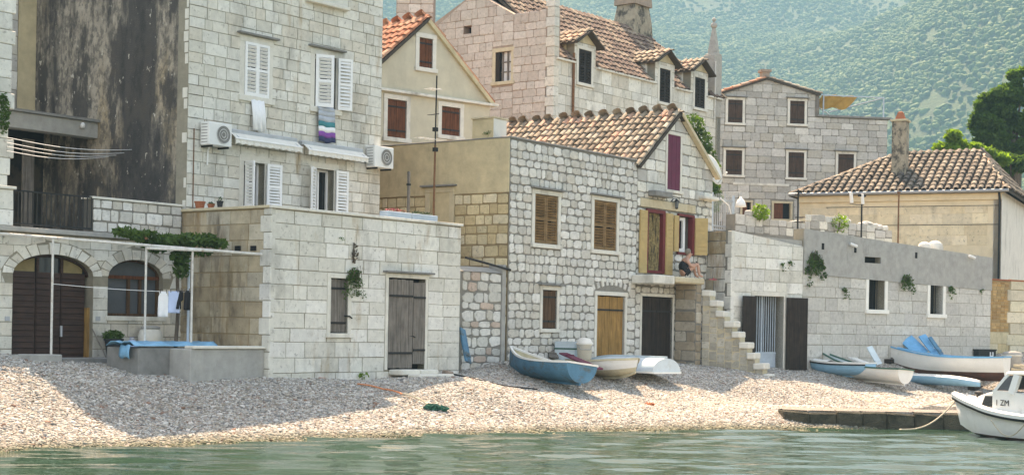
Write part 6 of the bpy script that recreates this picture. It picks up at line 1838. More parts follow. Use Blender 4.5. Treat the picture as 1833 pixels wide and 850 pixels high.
# potted shrub, sack, pole
fk = F_arch.back(-.32); s, z = fk.st(203, 640)
t = thing('potted_shrub', 'dark potted shrub beside the garage door', 'plant', fk.pt(s, 0, z))
mb = MB(); mb.lathe([(.13, 0), (.19, .36), (.21, .36), (.21, .40), (.17, .40)], 12, (s, 0, z)); mb.build('pot', MATS['pot_black'], t, fk.M)
leaf_cloud('foliage', MATS['leaf'], t, fk.M, [((s - .02, 0, z + .47), (.24, .2, .12), 500)], .035, 51)
s, z = fk.st(236, 640)
t = thing('blue_sack', 'crumpled blue-grey sack leaning by the tank', 'sack', fk.pt(s, 0, z))
mb = MB(); mb.lathe([(.12, 0), (.17, .1), (.15, .25), (.09, .36), (.05, .40), (.07, .43)], 9, (s, 0, z), (1, .8)); mb.build('bag', MATS['fabric_blue'], t, fk.M, smooth=True)
mb = MB(); mb.lathe([(.055, .395), (.06, .405), (.055, .415)], 9, (s, 0, z)); mb.build('tie', MATS['rope'], t, fk.M)
s, z = fk.st(269, 612)
t = thing('stone_trough', 'rounded pale stone basin behind the blue tarpaulin', 'basin', fk.pt(s, 0, z))
mb = MB(); mb.lathe([(.22, -.4), (.28, -.05), (.29, .12), (.24, .26), (.20, .28)], 12, (s, 0, z), (1, .8)); mb.build('bowl', MATS['limestone'], t, fk.M, smooth=True)
mb = MB(); mb.lathe([(.20, .281), (.23, .30), (.22, .33), (.12, .35)], 12, (s, 0, z), (1, .8)); mb.build('lid', MATS['concrete'], t, fk.M)
t = thing('leaning_pole', 'thin wooden pole leaning beside the potted shrub', 'pole', fk.pt(fk.S(184, 640), 0, 1.2))
a, b = fk.st(190, 642), fk.st(180, 588); mb = MB(); mb.tube([(a[0], -.05, a[1] - .03), (b[0], .28, b[1])], .014, 6); mb.build('shaft', MATS['wood_weathered'], t, fk.M)

# ------------------------------------------------------------------ pots and planters on the cottage roof
def pot(fac, x, y, r, h, m, lab, n=0):
    s, z = fac.st(x, y); z = ztop + .06
    t = thing('flower_pot', lab, 'flower pot', fac.pt(s, .14, z), 'flower pots on the cottage parapet')
    mb = MB(); mb.lathe([(r * .68, 0), (r * .92, h * .8), (r, h * .8), (r * 1.03, h), (r * .88, h), (r * .85, h * .85)], 14, (s, .14, z)); mb.build('pot', MATS[m], t, fac.M)
    mb = MB(); mb.lathe([(r * .80, h * .86), (r * .4, h * .92)], 10, (s, .14, z)); mb.build('soil', MATS['roof_bed'], t, fac.M)
    if n: leaf_cloud('sprig', MATS['leaf_dry'], t, fac.M, [((s, .14, z + h * 1.2), (r * .7, r * .7, h * .4), n)], .03, int(x))
pot(F_smallL, 349, 368, .125, .17, 'terracotta', 'wide terracotta pot on the cottage parapet')
pot(F_smallL, 369, 368, .085, .10, 'terracotta', 'small terracotta bowl between the other two pots', 30)
pot(F_smallL, 385, 368, .075, .155, 'pot_black', 'black plastic pot on the cottage parapet', 20)
for k, (x0, x1) in enumerate(((694, 738), (740, 785))):
    a, b = F_small.S(x0, 385), F_small.S(x1, 390); z = ztop + .06
    t = thing('planter_box', ('weathered pale blue planter with pink flowers on the parapet', 'weathered pale blue planter with green sprigs nearer the wall end')[k], 'planter', F_small.pt(a, .15, z), 'planters on the cottage parapet')
    mb = MB(); mb.box(a, b, .02, .26, z, z + .14); mb.build('box', MATS['metal_bluegrey'], t, F_small.M, bevel=.01)
    leaf_cloud('flowers', MATS['flower_pink' if k == 0 else 'leaf_dry'], t, F_small.M, [(((a + b) / 2, .14, z + .17), ((b - a) / 2.2, .09, .05), 160)], .025, 60 + k)
    leaf_cloud('leaves', MATS['leaf_dry'], t, F_small.M, [(((a + b) / 2, .14, z + .15), ((b - a) / 2.1, .09, .04), 120)], .025, 70 + k)
# antenna mast and weathered post standing on the roof terrace
fm = F_small.back(1.6); s, z1 = fm.st(782, 136)
t = thing('antenna_mast', 'tall rusty antenna mast standing on the cottage roof', 'antenna', fm.pt(s, 0, ztop - .28))
sb = fm.S(776, 380); zm = fm.Zp(780, 260)
mb = MB(); mb.tube([(sb, 0, ztop - .28), ((s + sb) / 2, 0, zm)], .028, 6); mb.build('lower_mast', MATS['metal_rust'], t, fm.M)
mb = MB(); mb.tube([((s + sb) / 2, 0, zm - .1), (s, 0, z1)], .02, 6); mb.build('upper_mast', MATS['metal_dark'], t, fm.M)
for y, l, m in ((160, .36, 'metal_pale'), (205, .2, 'metal_dark'), (250, .8, 'metal_pale')):
    sy, zy_ = fm.st(781, y); mb = MB(); mb.tube([(sy - l * .9, .0, zy_ - .03), (sy + l * .5, .0, zy_ + .03)], .012, 5)
    for k in range(5 if l > .3 else 2):
        q = sy - l * .85 + l * 1.2 * k / 5; mb.tube([(q, -.16, zy_ - .02), (q, .16, zy_ - .02)], .006, 4)
    mb.build('aerial_element', MATS[m], t, fm.M)
for y in (232, 268):
    sy, zy_ = fm.st(779, y); one('clamp', MATS['metal_dark'], t, fm.M, sy - .05, sy + .06, -.05, .05, zy_ - .05, zy_ + .05)
s, z1 = fm.st(732, 307); t = thing('weathered_post', 'weathered grey wooden post on the cottage roof', 'post', fm.pt(s, 0, ztop - .28))
mb = MB(); mb.bar((fm.S(731, 380), 0, ztop - .28), (s, 0, z1), .06, .05); mb.build('timber', MATS['wood_weathered'], t, fm.M)
one('tie_plate', MATS['metal_dark'], t, fm.M, s - .045, s + .045, -.036, .036, z1 - .35, z1 - .30)

# ------------------------------------------------------------------ gabled house: dish, aerial, oleander
wr = F_D.right_of(S_G1); p = F_D.pt(S_G1 + .35, .25, 0); zd = F_D.Zp(1281, 304)
t = thing('satellite_dish', 'pale satellite dish on the corner of the gabled house', 'satellite dish', (p.x, p.y, zd))
Md = Matrix.Translation((p.x, p.y, zd)) @ Vector((.75, -.55, .35)).to_track_quat('Z', 'Y').to_matrix().to_4x4()
mb = MB(); n = 20; rings = []
for r_, z in ((.0, 0), (.2, .012), (.35, .04), (.48, .085)):
    rings.append([(max(r_, .001) * math.cos(6.2832 * k / n), max(r_, .001) * math.sin(6.2832 * k / n) * 1.08, z) for k in range(n)])
mb.loft(rings, True, False); o = mb.build('reflector', MATS['fabric_offwhite'], t, Md, smooth=True, fix=False); o.modifiers.new('t', 'SOLIDIFY').thickness = .012
mb = MB(); mb.tube([(0, -.48, .08), (0, -.30, .42)], .014, 5); mb.build('feed_arm', MATS['metal_grey'], t, Md)
mb = MB(); mb.tube([(0, -.32, .38), (0, -.26, .50)], .035, 8); mb.build('feed_horn', MATS['ac_white'], t, Md)
mb = MB(); mb.tube([(0, 0, -.02), (0, .05, -.18), (-.1, .1, -.35)], .025, 6); mb.build('mount', MATS['metal_dark'], t, Md)
one('logo_block', MATS['metal_dark'], t, Md, -.10, .0, -.16, -.04, .022, .032)
p = F_D.pt(S_G1 - .3, 1.2, 0); z0 = zR - .1; z1 = F_D.back(1.2).Zp(1283, 240)
t = thing('roof_aerial', 'thin television aerial beside the oleander bush', 'antenna', (p.x, p.y, z0))
mb = MB(); mb.tube([(p.x, p.y, z0), (p.x, p.y, z1 + .3)], .014, 5); mb.build('mast', MATS['metal_pale'], t)
mb = MB(); mb.tube([(p.x - .45, p.y, z1 - .1), (p.x + .4, p.y, z1 + .05)], .01, 4)
for k in range(6):
    q = p.x - .4 + .15 * k; mb.tube([(q, p.y - .12, z1 - .09 + .026 * k), (q, p.y + .12, z1 - .09 + .026 * k)], .005, 4)
mb.build('boom', MATS['metal_pale'], t)
pb_ = at(1248, 262, 53.0)
t = thing('oleander_bush', 'dark oleander bush behind the gabled house roof', 'bush', (pb_.x, pb_.y, 3))
bl = [((pb_.x + dx, pb_.y + dy, pb_.z + dz), (.42, .5, .5), 420) for dx, dy, dz in ((-.15, 0, .6), (.1, .1, .15), (.25, 0, -.35), (-.25, .1, -.1), (.42, 0, -.8), (.45, .1, -1.35), (.5, 0, -1.8), (-.3, 0, .25))]
leaf_cloud('foliage', MATS['leaf'], t, I4, bl, .085, 77)
leaf_cloud('blossom', MATS['fabric_white'], t, I4, [((pb_.x, pb_.y - .2, pb_.z + .3), (.5, .4, .7), 50)], .035, 78)
for k in range(4):
    mb = MB(); mb.tube([(pb_.x + .2 + .1 * k, pb_.y, 2.5), (pb_.x + .1 * k, pb_.y, pb_.z - .8), (pb_.x - .2 + .15 * k, pb_.y, pb_.z + .3)], [.05, .035, .015], 5); mb.build('stem', MATS['bark'], t)
# iron railing gate between gabled house and low building
F_ir = F_D.back(.9); a, b = F_ir.S(1274, 400), F_ir.S(1312, 400)
t = thing('iron_gate', 'tall grey iron gate between gabled house and low building', 'gate', F_ir.pt(a, 0, 4))
zA, zB, zC = F_ir.Zp(1290, 488), F_ir.Zp(1290, 405), F_ir.Zp(1290, 352)
for k in range(12):
    s = a + (b - a) * k / 11; mb = MB(); mb.tube([(s, 0, zA), (s, 0, zC + .12 * math.sin(math.pi * k / 11))], .014, 5); mb.build('bar', MATS['metal_grey'], t, F_ir.M)
for z in (zB, zB - .12, zC - .1):
    one('rail', MATS['metal_grey'], t, F_ir.M, a - .03, b + .03, -.015, .015, z - .02, z + .02)
for s in (a, b):
    one('gate_post', MATS['metal_bluegrey'], t, F_ir.M, s - .03, s + .03, -.03, .03, zA, zC + .1)
mb = MB(); mb.tube([(a + (b - a) * .35, -.02, zC - .05), (a + (b - a) * .75, -.03, zC - .25), (b, -.02, zB + .12)], .022, 6); mb.build('brace', MATS['paint_white'], t, F_ir.M)
# enamel lamp
pl_ = at(1326, 366, 52.0); t = thing('enamel_lamp', 'white enamel bell lamp above the ruined wall', 'lamp', (pl_.x, pl_.y, 4))
mb = MB(); mb.lathe([(.03, .26), (.05, .20), (.10, .16), (.16, .04), (.19, -.08), (.17, -.08)], 14, pl_); mb.build('shade', MATS['paint_white'], t, I4, smooth=True)
mb = MB(); mb.tube([(pl_.x, pl_.y, pl_.z + .22), (pl_.x, pl_.y, pl_.z + .42), (pl_.x - .5, pl_.y + .2, pl_.z + .42), (pl_.x - .5, pl_.y + .2, 3.5)], .018, 5); mb.build('bracket_pole', MATS['metal_grey'], t)

# ------------------------------------------------------------------ ruined wall and poles above the low building
F_rw = F_H.back(2.2); a, b = F_rw.S(1316, 400), F_rw.S(1597, 410)
t = thing('ruined_wall', 'broken rubble wall standing above the long low building', 'wall', F_rw.pt(a, 0, 4))
zr_l, zr_r = F_rw.Zp(1330, 384), F_rw.Zp(1590, 405); zb_ = 3.6
ow = [(a, zb_), (b, zb_), (b, zr_r - .2), (a + (b - a) * .62, zr_r + .05), (a + (b - a) * .4, zr_l - .25), (a, zr_l)]
wl = wall_core(t, F_rw, ow, [], 'mortar_grey', th=.4)
rects = []
zz = F_rw.Zp(1450, 425)
for (r0, r1, top) in ((0, .2, zr_l), (.2, .42, zr_l - .18), (.42, .7, zr_r + .08), (.7, .88, zr_r - .05), (.88, 1, zr_r - .25)):
    rects += lay(a + (b - a) * r0, a + (b - a) * r1, zz, top + RND.uniform(0, .12), .24, .40, hv=.3)
set_stones(wl, F_rw, rects, 'block', GREYST + PALE[:1], m='stone_field', gap=.02, rag=.12)
for k in range(16):
    s = a + (b - a) * RND.uniform(.02, .98); q = (s - a) / (b - a); zt__ = np.interp(q, [0, .4, .62, 1], [zr_l, zr_l - .25, zr_r + .05, zr_r - .2])
    o = one('loose_stone', MATS['stone_field'], wl, F_rw.M @ Matrix.Translation((s, .12, zt__)) @ Matrix.Rotation(RND.uniform(-.3, .3), 4, 'Y'), -.2, .2, -.12, .16, -.02, RND.uniform(.12, .22), bevel=.05); o.color = (*jitter_col(GREYST, RND), 1)
for (x, y, w_, n, lab) in ((1358, 380, .35, 300, 'green bush growing on the broken wall near the lamp'), (1500, 400, .4, 160, 'scrubby plant in the middle of the broken wall')):
    s, z = F_rw.st(x, y); t = thing('wall_bush', lab, 'plant', F_rw.pt(s, 0, z))
    leaf_cloud('foliage', MATS['leaf_bright'], t, F_rw.M, [((s, -.1, z), (w_, .25, w_ * .8), n)], .07, x)
    mb = MB(); mb.tube([(s, 0, z - .4), (s + .05, -.05, z + .1)], .02, 5); mb.build('stem', MATS['bark'], t, F_rw.M)
def mast(x, y0, y1, m, lab, extra):
    f = F_H.back(.9); s, z1 = f.st(x, y0); z0 = f.Zp(x, y1) - .9
    t = thing('roof_pole', lab, 'pole', f.pt(s, 0, z0)); mb = MB(); mb.tube([(s, 0, z0), (s, 0, z1)], .03, 6); mb.build('pole', MATS[m], t, f.M)
    extra(t, f, s, z1)
def ex1(t, f, s, z1):
    for k, dz in enumerate((.15, .9, 1.05)):
        mb = MB(); mb.tube([(s - .15, 0, z1 - dz), (s + .35, 0, z1 - dz + .04)], .014, 5)
        for q in range(3): mb.tube([(s + q * .12, -.12, z1 - dz), (s + q * .12, .12, z1 - dz)], .007, 4)
        mb.build('aerial_element', MATS['metal_dark'], t, f.M)
mast(1429, 340, 426, 'metal_dark', 'dark pole with small aerials at the near end of the ruined wall', ex1)
def ex2(t, f, s, z1):
    one('head_plate', MATS['metal_dark'], t, f.M, s - .16, s + .16, -.05, .05, z1 - .08, z1)
    mb = MB(); mb.tube([(s - .65, 0, z1 - .35), (s - .25, 0, z1 - .37), (s + .1, 0, z1 - .35)], .012, 4); mb.build('crossbar', MATS['metal_dark'], t, f.M)
    for d_ in (-.62, -.02):
        mb = MB(); mb.bar((s + d_, -.06, z1 - .33), (s + d_ - .06, -.06, z1 + .02), .10, .05); mb.build('lamp_tube', MATS['paint_white'], t, f.M)
mast(1543, 348, 416, 'metal_dark', 'dark pole carrying two white lamp tubes', ex2)
def ex3(t, f, s, z1):
    one('cap', MATS['metal_rust'], t, f.M, s - .045, s + .045, -.045, .045, z1 - .02, z1 + .04)
mast(1609, 345, 426, 'metal_rust', 'plain rusty pole before the cream house wall', ex3)
for k, x in enumerate((1655, 1674)):
    f = F_H.back(.6); s, z = f.st(x, 443); t = thing('roof_dome', ('rounded white block on the concrete band, nearer the rusty pole', 'larger rounded white block on the concrete band')[k], 'block', f.pt(s, 0, z))
    mb = MB(); R_ = .24 + .05 * k; mb.lathe([(R_, -.3), (R_, 0), (R_ * .86, R_ * .45), (R_ * .5, R_ * .75), (.02, R_ * .85)], 12, (s, 0, z)); mb.build('dome', MATS['plaster_white'], t, f.M, smooth=True)
    mb = MB(); mb.lathe([(R_ * 1.1, -.34), (R_ * 1.1, -.24)], 12, (s, 0, z)); mb.build('base_ring', MATS['concrete'], t, f.M)

# ------------------------------------------------------------------ trees
def tree(name, lab, px, py, Y, blobs, m, size, seed, trunk_r=.3, zb=2.0, dark=None):
    c = at(px, py, Y); t = thing(name, lab, 'tree', (c.x, c.y, zb)); k = Y / FPX
    bl = [((c.x + dx * k, c.y + RND.uniform(-1, 1) * r * k, c.z - dy * k), (r * k, r * k, r * k * .8), n) for dx, dy, r, n in blobs]
    leaf_cloud('crown', MATS[m], t, I4, bl, size, seed)
    mb = MB(); mb.tube([(c.x, c.y, zb), (c.x + .2, c.y, c.z - 2), (c.x + .1, c.y, c.z)], [trunk_r, trunk_r * .8, trunk_r * .4], 8); mb.build('trunk', MATS['bark'], t)
    for (dx, dy, r, n) in blobs[::max(2, len(blobs) // 9)]:
        mb = MB(); mb.tube([(c.x + .2, c.y, c.z - 2), (c.x + dx * k * .5, c.y, c.z - dy * k * .5 - .6), (c.x + dx * k, c.y, c.z - dy * k)], [trunk_r * .4, trunk_r * .25, .04], 5); mb.build('limb', MATS['bark'], t)
_pr = random.Random(4); _bl = []
for (dx, dy, r, n) in ((-50, 10, 26, 1), (-42, -28, 26, 1), (-18, -56, 26, 1), (15, -75, 28, 1), (-20, -15, 32, 1), (10, 20, 34, 1), (-35, 40, 28, 1), (20, -30, 34, 1), (0, 60, 32, 1), (45, 10, 36, 1), (45, 60, 34, 1)):
    for q in range(15):
        a_ = _pr.uniform(0, 6.28); d_ = r * _pr.uniform(.3, 1.0); _bl.append((dx + d_ * math.cos(a_), dy + d_ * math.sin(a_) * .8, _pr.uniform(7, 14), 260))
tree('pine_tree', 'large dark green pine towering over the cream house', 1815, 225, 78, _bl[::1], 'leaf_pine', .20, 81)
tree('fig_tree', 'bright yellow-green tree between pine and tiled roof', 1725, 268, 71, [(-42, 0, 14, 420), (-22, -22, 15, 480), (-5, -5, 18, 640), (-25, 5, 16, 480), (20, 0, 16, 520), (45, 8, 15, 420), (72, 16, 14, 360), (0, 16, 20, 420), (36, 20, 18, 320)], 'leaf_bright', .16, 83, .16)
tree('garden_tree', 'low dark green tree beside the hipped roof corner', 1805, 288, 72, [(-15, -5, 16, 420), (5, 0, 20, 600), (25, 5, 20, 500), (-25, 10, 12, 220)], 'leaf', .14, 85, .16)

# ================================================================== boats and the shore
mat('boat_blue', (.055, .19, .29), var=.25, scale=4, bump=.3, rough=.55, stains=(((.10, .085, .05), (2.5, 2.5, 5), .52, .66, .8), ((.45, .45, .40), (7, 7, 7), .68, .74, .7)))
mat('boat_sky', (.24, .50, .68), var=.1, bump=.15, rough=.45)
mat('boat_pale', (.52, .62, .66), var=.12, scale=3, bump=.2, rough=.5, stains=(((.30, .30, .26), (2, 2, 2), .58, .75, .5),))
mat('boat_white', (.76, .76, .72), var=.06, scale=3, bump=.15, rough=.4, stains=(((.40, .36, .27), (2.5, 2.5, 3), .60, .8, .5),))
mat('boat_cream', (.58, .52, .36), var=.2, scale=4, bump=.3, rough=.6, stains=(((.22, .17, .10), (3, 3, 3), .52, .7, .6),))
mat('boat_brown', (.115, .055, .040), var=.35, scale=3, bump=.5, rough=.8, stains=(((.26, .08, .05), (2.5, 2.5, 5), .55, .68, .7),))
mat('boat_green', (.05, .14, .11), var=.2, bump=.2, rough=.5)
mat('boat_azure', (.10, .38, .62), var=.15, bump=.2, rough=.5, stains=(((.6, .62, .62), (5, 5, 5), .66, .72, .8),))
mat('rubber_black', (.02, .02, .022), var=.1, bump=.1, rough=.6)

def hull_rings(L, B, D, n=18, m=9, bow=1.7, stern=.72, sheer=.22, rake=.10, vee=.65, flare=.55):
    """open sections from stern (x = 0) to bow (x = L); every ring runs gunwale - keel - gunwale"""
    rings = []
    for i in range(n + 1):
        t = i / n
        b = B / 2 * (stern + (1 - stern) * math.sin(min(1, t / .45) * math.pi / 2)) if t < .45 else B / 2 * (1 - ((t - .45) / .55) ** bow)
        b = max(b, .012)
        zk = D * (.55 * max(0, (t - .55) / .45) ** 2.4); zs_ = D * (1 + sheer * (t - .35) ** 2 * 2.2 * (1.6 if t > .35 else .5))
        ring = []
        for k in range(-m, m + 1):
            q = abs(k) / m; yy = b * (math.sin(q * math.pi / 2) ** vee) * math.copysign(1, k) if k else 0.0
            zz = zk + (zs_ - zk) * (q ** (1.9 - flare)) if True else 0
            ring.append(Vector((t * L + rake * L * max(0, t - .8) * 1.2 * q, yy, zz)))
        rings.append(ring)
    return rings

def offset_rings(rings, d):
    out = []
    for r in rings:
        m = len(r) // 2; c = (r[0] + r[-1]) / 2; nr = []
        for k, p in enumerate(r):
            v = Vector((0, p.y, p.z - c.z)); Lg = v.length
            w = p.copy()
            if abs(p.y) > d: w.y -= math.copysign(d, p.y)
            else: w.y = 0
            if p.z < c.z - 1e-6: w.z += d * (1 - abs(k - m) / m)
            nr.append(w)
        out.append(nr)
    return out

def boat(name, lab, cat, base, yaw, L, B, D, outer, inner, rim, heel=0.0, pitch=0.0, bottom=None, stripe=None, thwarts=(.28, .55), seatm='boat_cream', turned=False, deck=None, group='rowing boats pulled up on the beach', **kw):
    M = Matrix.Translation(base) @ Matrix.Rotation(yaw, 4, 'Z') @ Matrix.Rotation(pitch, 4, 'Y') @ Matrix.Rotation(heel, 4, 'X')
    if turned: M = M @ Matrix.Translation((0, 0, D)) @ Matrix.Rotation(math.pi, 4, 'X')
    M = M @ Matrix.Translation((-L / 2, 0, 0))
    t = thing(name, lab, cat, base, group)
    R_ = hull_rings(L, B, D, **kw); In = offset_rings(R_, .03); m = len(R_[0]) // 2
    lo = int(m * .55)
    def skin(nm, rr, a, b, mm, close_stern=False, par=t):
        mb = MB(); mb.loft([r[a:b] for r in rr], False, False)
        if close_stern: mb.add(rr[0][a:b], [tuple(range(b - a))])
        return mb.build(nm, MATS[mm], par, M, smooth=True)
    if bottom:
        skin('bottom', R_, m - lo, m + lo + 1, bottom)
        mb = MB(); mb.loft([r[:m - lo + 1] for r in R_], False, False); mb.loft([r[m + lo:] for r in R_], False, False); mb.build('topsides', MATS[outer], t, M, smooth=True)
    else:
        skin('hull', R_, 0, 2 * m + 1, outer)
    mb = MB(); mb.add(R_[0], [tuple(range(2 * m + 1))]); mb.add([p + Vector((.03, 0, 0)) for p in R_[0]], [tuple(range(2 * m + 1))[::-1]]); mb.build('transom', MATS[outer], t, M)
    skin('lining', In, 0, 2 * m + 1, inner)
    for sd, idx in ((1, 2 * m), (-1, 0)):
        mb = MB(); secs = []
        for r in R_:
            p = r[idx]; secs.append([p + Vector((0, sd * .025, -.03)), p + Vector((0, sd * .025, .018)), p + Vector((0, -sd * .045, .018)), p + Vector((0, -sd * .045, -.03))])
        mb.loft(secs); mb.build('gunwale', MATS[rim], t, M)
        if stripe:
            mb = MB(); secs = []
            for r in R_:
                p = r[idx]; secs.append([p + Vector((0, sd * .035, -.075)), p + Vector((0, sd * .035, -.032)), p + Vector((0, 0, -.032)), p + Vector((0, -sd * .0, -.075))])
            mb.loft(secs); mb.build('rubbing_strake', MATS[stripe], t, M)
    one('stern_cap', MATS[rim], t, M, -.03, .05, R_[0][0].y, R_[0][-1].y, R_[0][0].z - .02, R_[0][0].z + .022)
    for q in thwarts:
        r = R_[round(q * (len(R_) - 1))]; w = abs(r[0].y) - .03; z = r[0].z - D * .28
        one('thwart', MATS[seatm], t, M, r[0].x - .11, r[0].x + .11, -w * .93, w * .93, z - .03, z)
    if deck:
        i0 = int(len(R_) * deck[0]); mb = MB(); secs = [[r[0] + Vector((0, .04, .0)), (r[0] + r[-1]) / 2 + Vector((0, 0, .05)), r[-1] + Vector((0, -.04, 0))] for r in R_[i0:]]
        mb.loft(secs, False, False); mb.build('foredeck', MATS[deck[1]], t, M)
    mb = MB(); mb.loft([[Vector((p.x, -.02, p.z - .05)), Vector((p.x, .02, p.z - .05)), Vector((p.x, .02, p.z + .01)), Vector((p.x, -.02, p.z + .01))] for p in [r[m] for r in R_]]); mb.build('keel', MATS[bottom or outer], t, M)
    return t, M, R_

def on_beach(x, y):
    p = ground_at(x, y); return Vector((p.x, p.y, gz(p.x, p.y)))
def yaw_of(dx, dy): return math.atan2(dy, dx)

# blue rowing boat, stern towards us
b1 = on_beach(972, 681)
boat('rowing_boat', 'scuffed blue rowing boat with cream inside and white rim', 'boat', b1 + Z * .02, yaw_of(-.56, .83), 3.05, 1.25, .44, 'boat_blue', 'boat_cream', 'boat_white', heel=.12, pitch=-.02, sheer=.5, thwarts=(.3, .58))
# beige half-wrecked boat, bow towards us
b2 = on_beach(1082, 676)
boat('rowing_boat', 'worn cream boat with boards across it beside the blue boat', 'boat', b2 + Z * .03, yaw_of(.55, -.83), 2.5, 1.1, .33, 'boat_white', 'boat_cream', 'boat_cream', heel=-.15, sheer=.35, bow=2.4, thwarts=(.3, .6), bottom='boat_cream')
# upturned white hull
b3 = on_beach(1118, 663)
boat('upturned_boat', 'pale upturned dinghy lying before the dark cellar door', 'boat', b3, yaw_of(-.60, .80), 3.3, 1.35, .37, 'boat_pale', 'boat_white', 'boat_white', turned=True, sheer=.1, thwarts=(.5,))
# light blue dinghy with white rim
b4 = on_beach(1500, 671)
boat('dinghy', 'small sky blue dinghy with white rim and black strake', 'boat', b4, yaw_of(-.80, .60), 2.2, 1.0, .40, 'boat_sky', 'boat_white', 'boat_white', stripe='rubber_black', sheer=.15, bow=2.6, stern=.82, thwarts=(.3, .6), seatm='boat_white', deck=(.62, 'boat_white'))
# white boat with green gunwale
b5 = on_beach(1538, 679)
boat('rowing_boat', 'white rowing boat with dark green gunwale behind the sky blue dinghy', 'boat', b5, yaw_of(-.66, .75), 3.4, 1.15, .42, 'boat_white', 'boat_pale', 'boat_green', heel=.06, pitch=-.05, sheer=.7, thwarts=(.25, .5, .7), seatm='boat_white')
# big white boat on blocks with brown bottom
b7 = on_beach(1690, 683)
t7, M7, R7 = boat('rowing_boat', 'large white boat with brown bottom and bright blue gunwale', 'boat', b7 + Z * .12, yaw_of(-.84, .54), 4.1, 1.45, .72, 'boat_white', 'boat_white', 'boat_azure', bottom='boat_brown', sheer=.35, thwarts=(.2, .42, .62), seatm='boat_azure', stern=.6)
for k, (dx, dy) in enumerate(((.9, -.5), (-1.5, .95))):
    p = b7 + Vector((dx, dy, 0)); z = gz(p.x, p.y); t = thing('chock_block', ('dark timber chock under the stern of the large white boat', 'dark timber chock under the bow of the large white boat')[k], 'block', (p.x, p.y, z))
    Mk = Matrix.Translation((p.x, p.y, z)) @ Matrix.Rotation(yaw_of(-.84, .54), 4, 'Z')
    one('timber', MATS['wood_dark'], t, Mk, -.12, .12, -.5, .5, -.03, .11, bevel=.01)
    one('wedge', MATS['wood_weathered'], t, Mk, -.09, .09, -.16, .16, .111, .16)
# long kayak-like tender
b6 = on_beach(1655, 688)
def kayak(base, yaw, L, B, D):
    t = thing('canoe', 'slim pale blue canoe with white deck and open cockpit', 'canoe', base)
    M = Matrix.Translation(base) @ Matrix.Rotation(yaw, 4, 'Z') @ Matrix.Rotation(-.05, 4, 'X') @ Matrix.Translation((-L / 2, 0, 0))
    n = 22; hull, deck = [], []
    for i in range(n + 1):
        u = i / n; b = max(.012, B / 2 * math.sin(math.pi * min(max(u, .004), .996)) ** .75); zt_ = D * (.80 - .42 * abs(2 * u - 1) ** 3)
        hull.append([Vector((u * L, b * math.sin(a), zt_ * (1 - math.cos(a) ** .8 if abs(a) < 1.57 else 1))) for a in [(-1.5708 + 3.1416 * k / 10) for k in range(11)]])
        hull[-1] = [Vector((p.x, p.y, D * .06 * 0 + zt_ - zt_ * (max(0, 1 - (p.y / b) ** 2) ** .6))) for p in hull[-1]]
        deck.append((u * L, b, zt_))
    mb = MB(); mb.loft(hull, False, False); mb.build('hull', MATS['boat_sky'], t, M, smooth=True)
    c0, c1 = .40, .66
    def dk(i0, i1, hole):
        mb = MB(); secs = []
        for i in range(i0, i1 + 1):
            x, b, z = deck[i]; secs.append((x, b, z))
        if not hole: mb.loft([[Vector((x, -b, z)), Vector((x, -b * .5, z + .05)), Vector((x, 0, z + .075)), Vector((x, b * .5, z + .05)), Vector((x, b, z))] for x, b, z in secs], False, False)
        else:
            for sd in (-1, 1):
                mb.loft([[Vector((x, sd * b, z)), Vector((x, sd * b * .75, z + .04)), Vector((x, sd * b * .58, z + .05))] for x, b, z in secs], False, False)
        mb.build('deck' if not hole else 'side_deck', MATS['boat_white'], t, M)
    a, b_ = int(n * c0), int(n * c1) + 1
    dk(0, a, False); dk(a, b_, True); dk(b_, n, False)
    mb = MB(); mb.loft([[Vector((x, -b * .62, z * .35)), Vector((x, b * .62, z * .35))] for x, b, z in deck[a:b_ + 1]], False, False); mb.build('cockpit_floor', MATS['boat_cream'], t, M)
    pts = [(x, -b * .58, z + .06) for x, b, z in deck[a:b_ + 1]] + [(x, b * .58, z + .06) for x, b, z in deck[a:b_ + 1][::-1]]
    mb = MB(); mb.tube(pts + [pts[0]], .022, 6); mb.build('coaming', MATS['boat_white'], t, M)
kayak(b6 + Z * .0, yaw_of(.72, -.69), 3.9, .85, .34)

# planks, boards and other clutter among the boats
def board(name, lab, p, q, w, th_, m, cat='board', group=None, up=Z):
    t = thing(name, lab, cat, p, group); mb = MB(); mb.bar(p, q, w, th_, up); mb.build('board', MATS[m], t, I4, bevel=.006)
    d = (Vector(q) - Vector(p)); mb = MB(); a = Vector(p) + d * .2; x = d.cross(up).normalized() * w * .46
    n_ = x.cross(d).normalized() * (th_ * .5 + .012); mb.bar(a - x + n_, a + x + n_, .05, .02, n_); mb.build('batten', MATS[m], t)
    return t
def up_at(x, y, Y): return at(x, y, Y)
Yb = on_beach(1000, 672).y
board('leaning_board', 'grey board leaning behind the blue rowing boat', at(992, 640, Yb + 2.2), at(980, 606, Yb + 2.9), .26, .04, 'wood_weathered', group='boards lying among the boats', up=Vector((.3, -1, .2)))
board('boat_plank', 'dark wine-red plank lying across the worn cream boat', at(1008, 632, Yb + 1.6), at(1072, 660, Yb - .4), .24, .04, 'paint_purple', group='boards lying among the boats')
board('boat_plank', 'weathered plank resting beside the wine-red plank', at(1000, 645, Yb + 1.2), at(1052, 668, Yb - .8), .22, .04, 'boat_cream', group='boards lying among the boats')
pbx = at(1017, 632, Yb + 2.4); t = thing('fish_crate', 'pale green crate standing behind the worn cream boat', 'crate', pbx)
zg_ = gz(pbx.x, pbx.y); Mq = Matrix.Translation((pbx.x, pbx.y, zg_)) @ Matrix.Rotation(-.5, 4, 'Z'); hq = at(1017, 611, Yb + 2.4).z - zg_
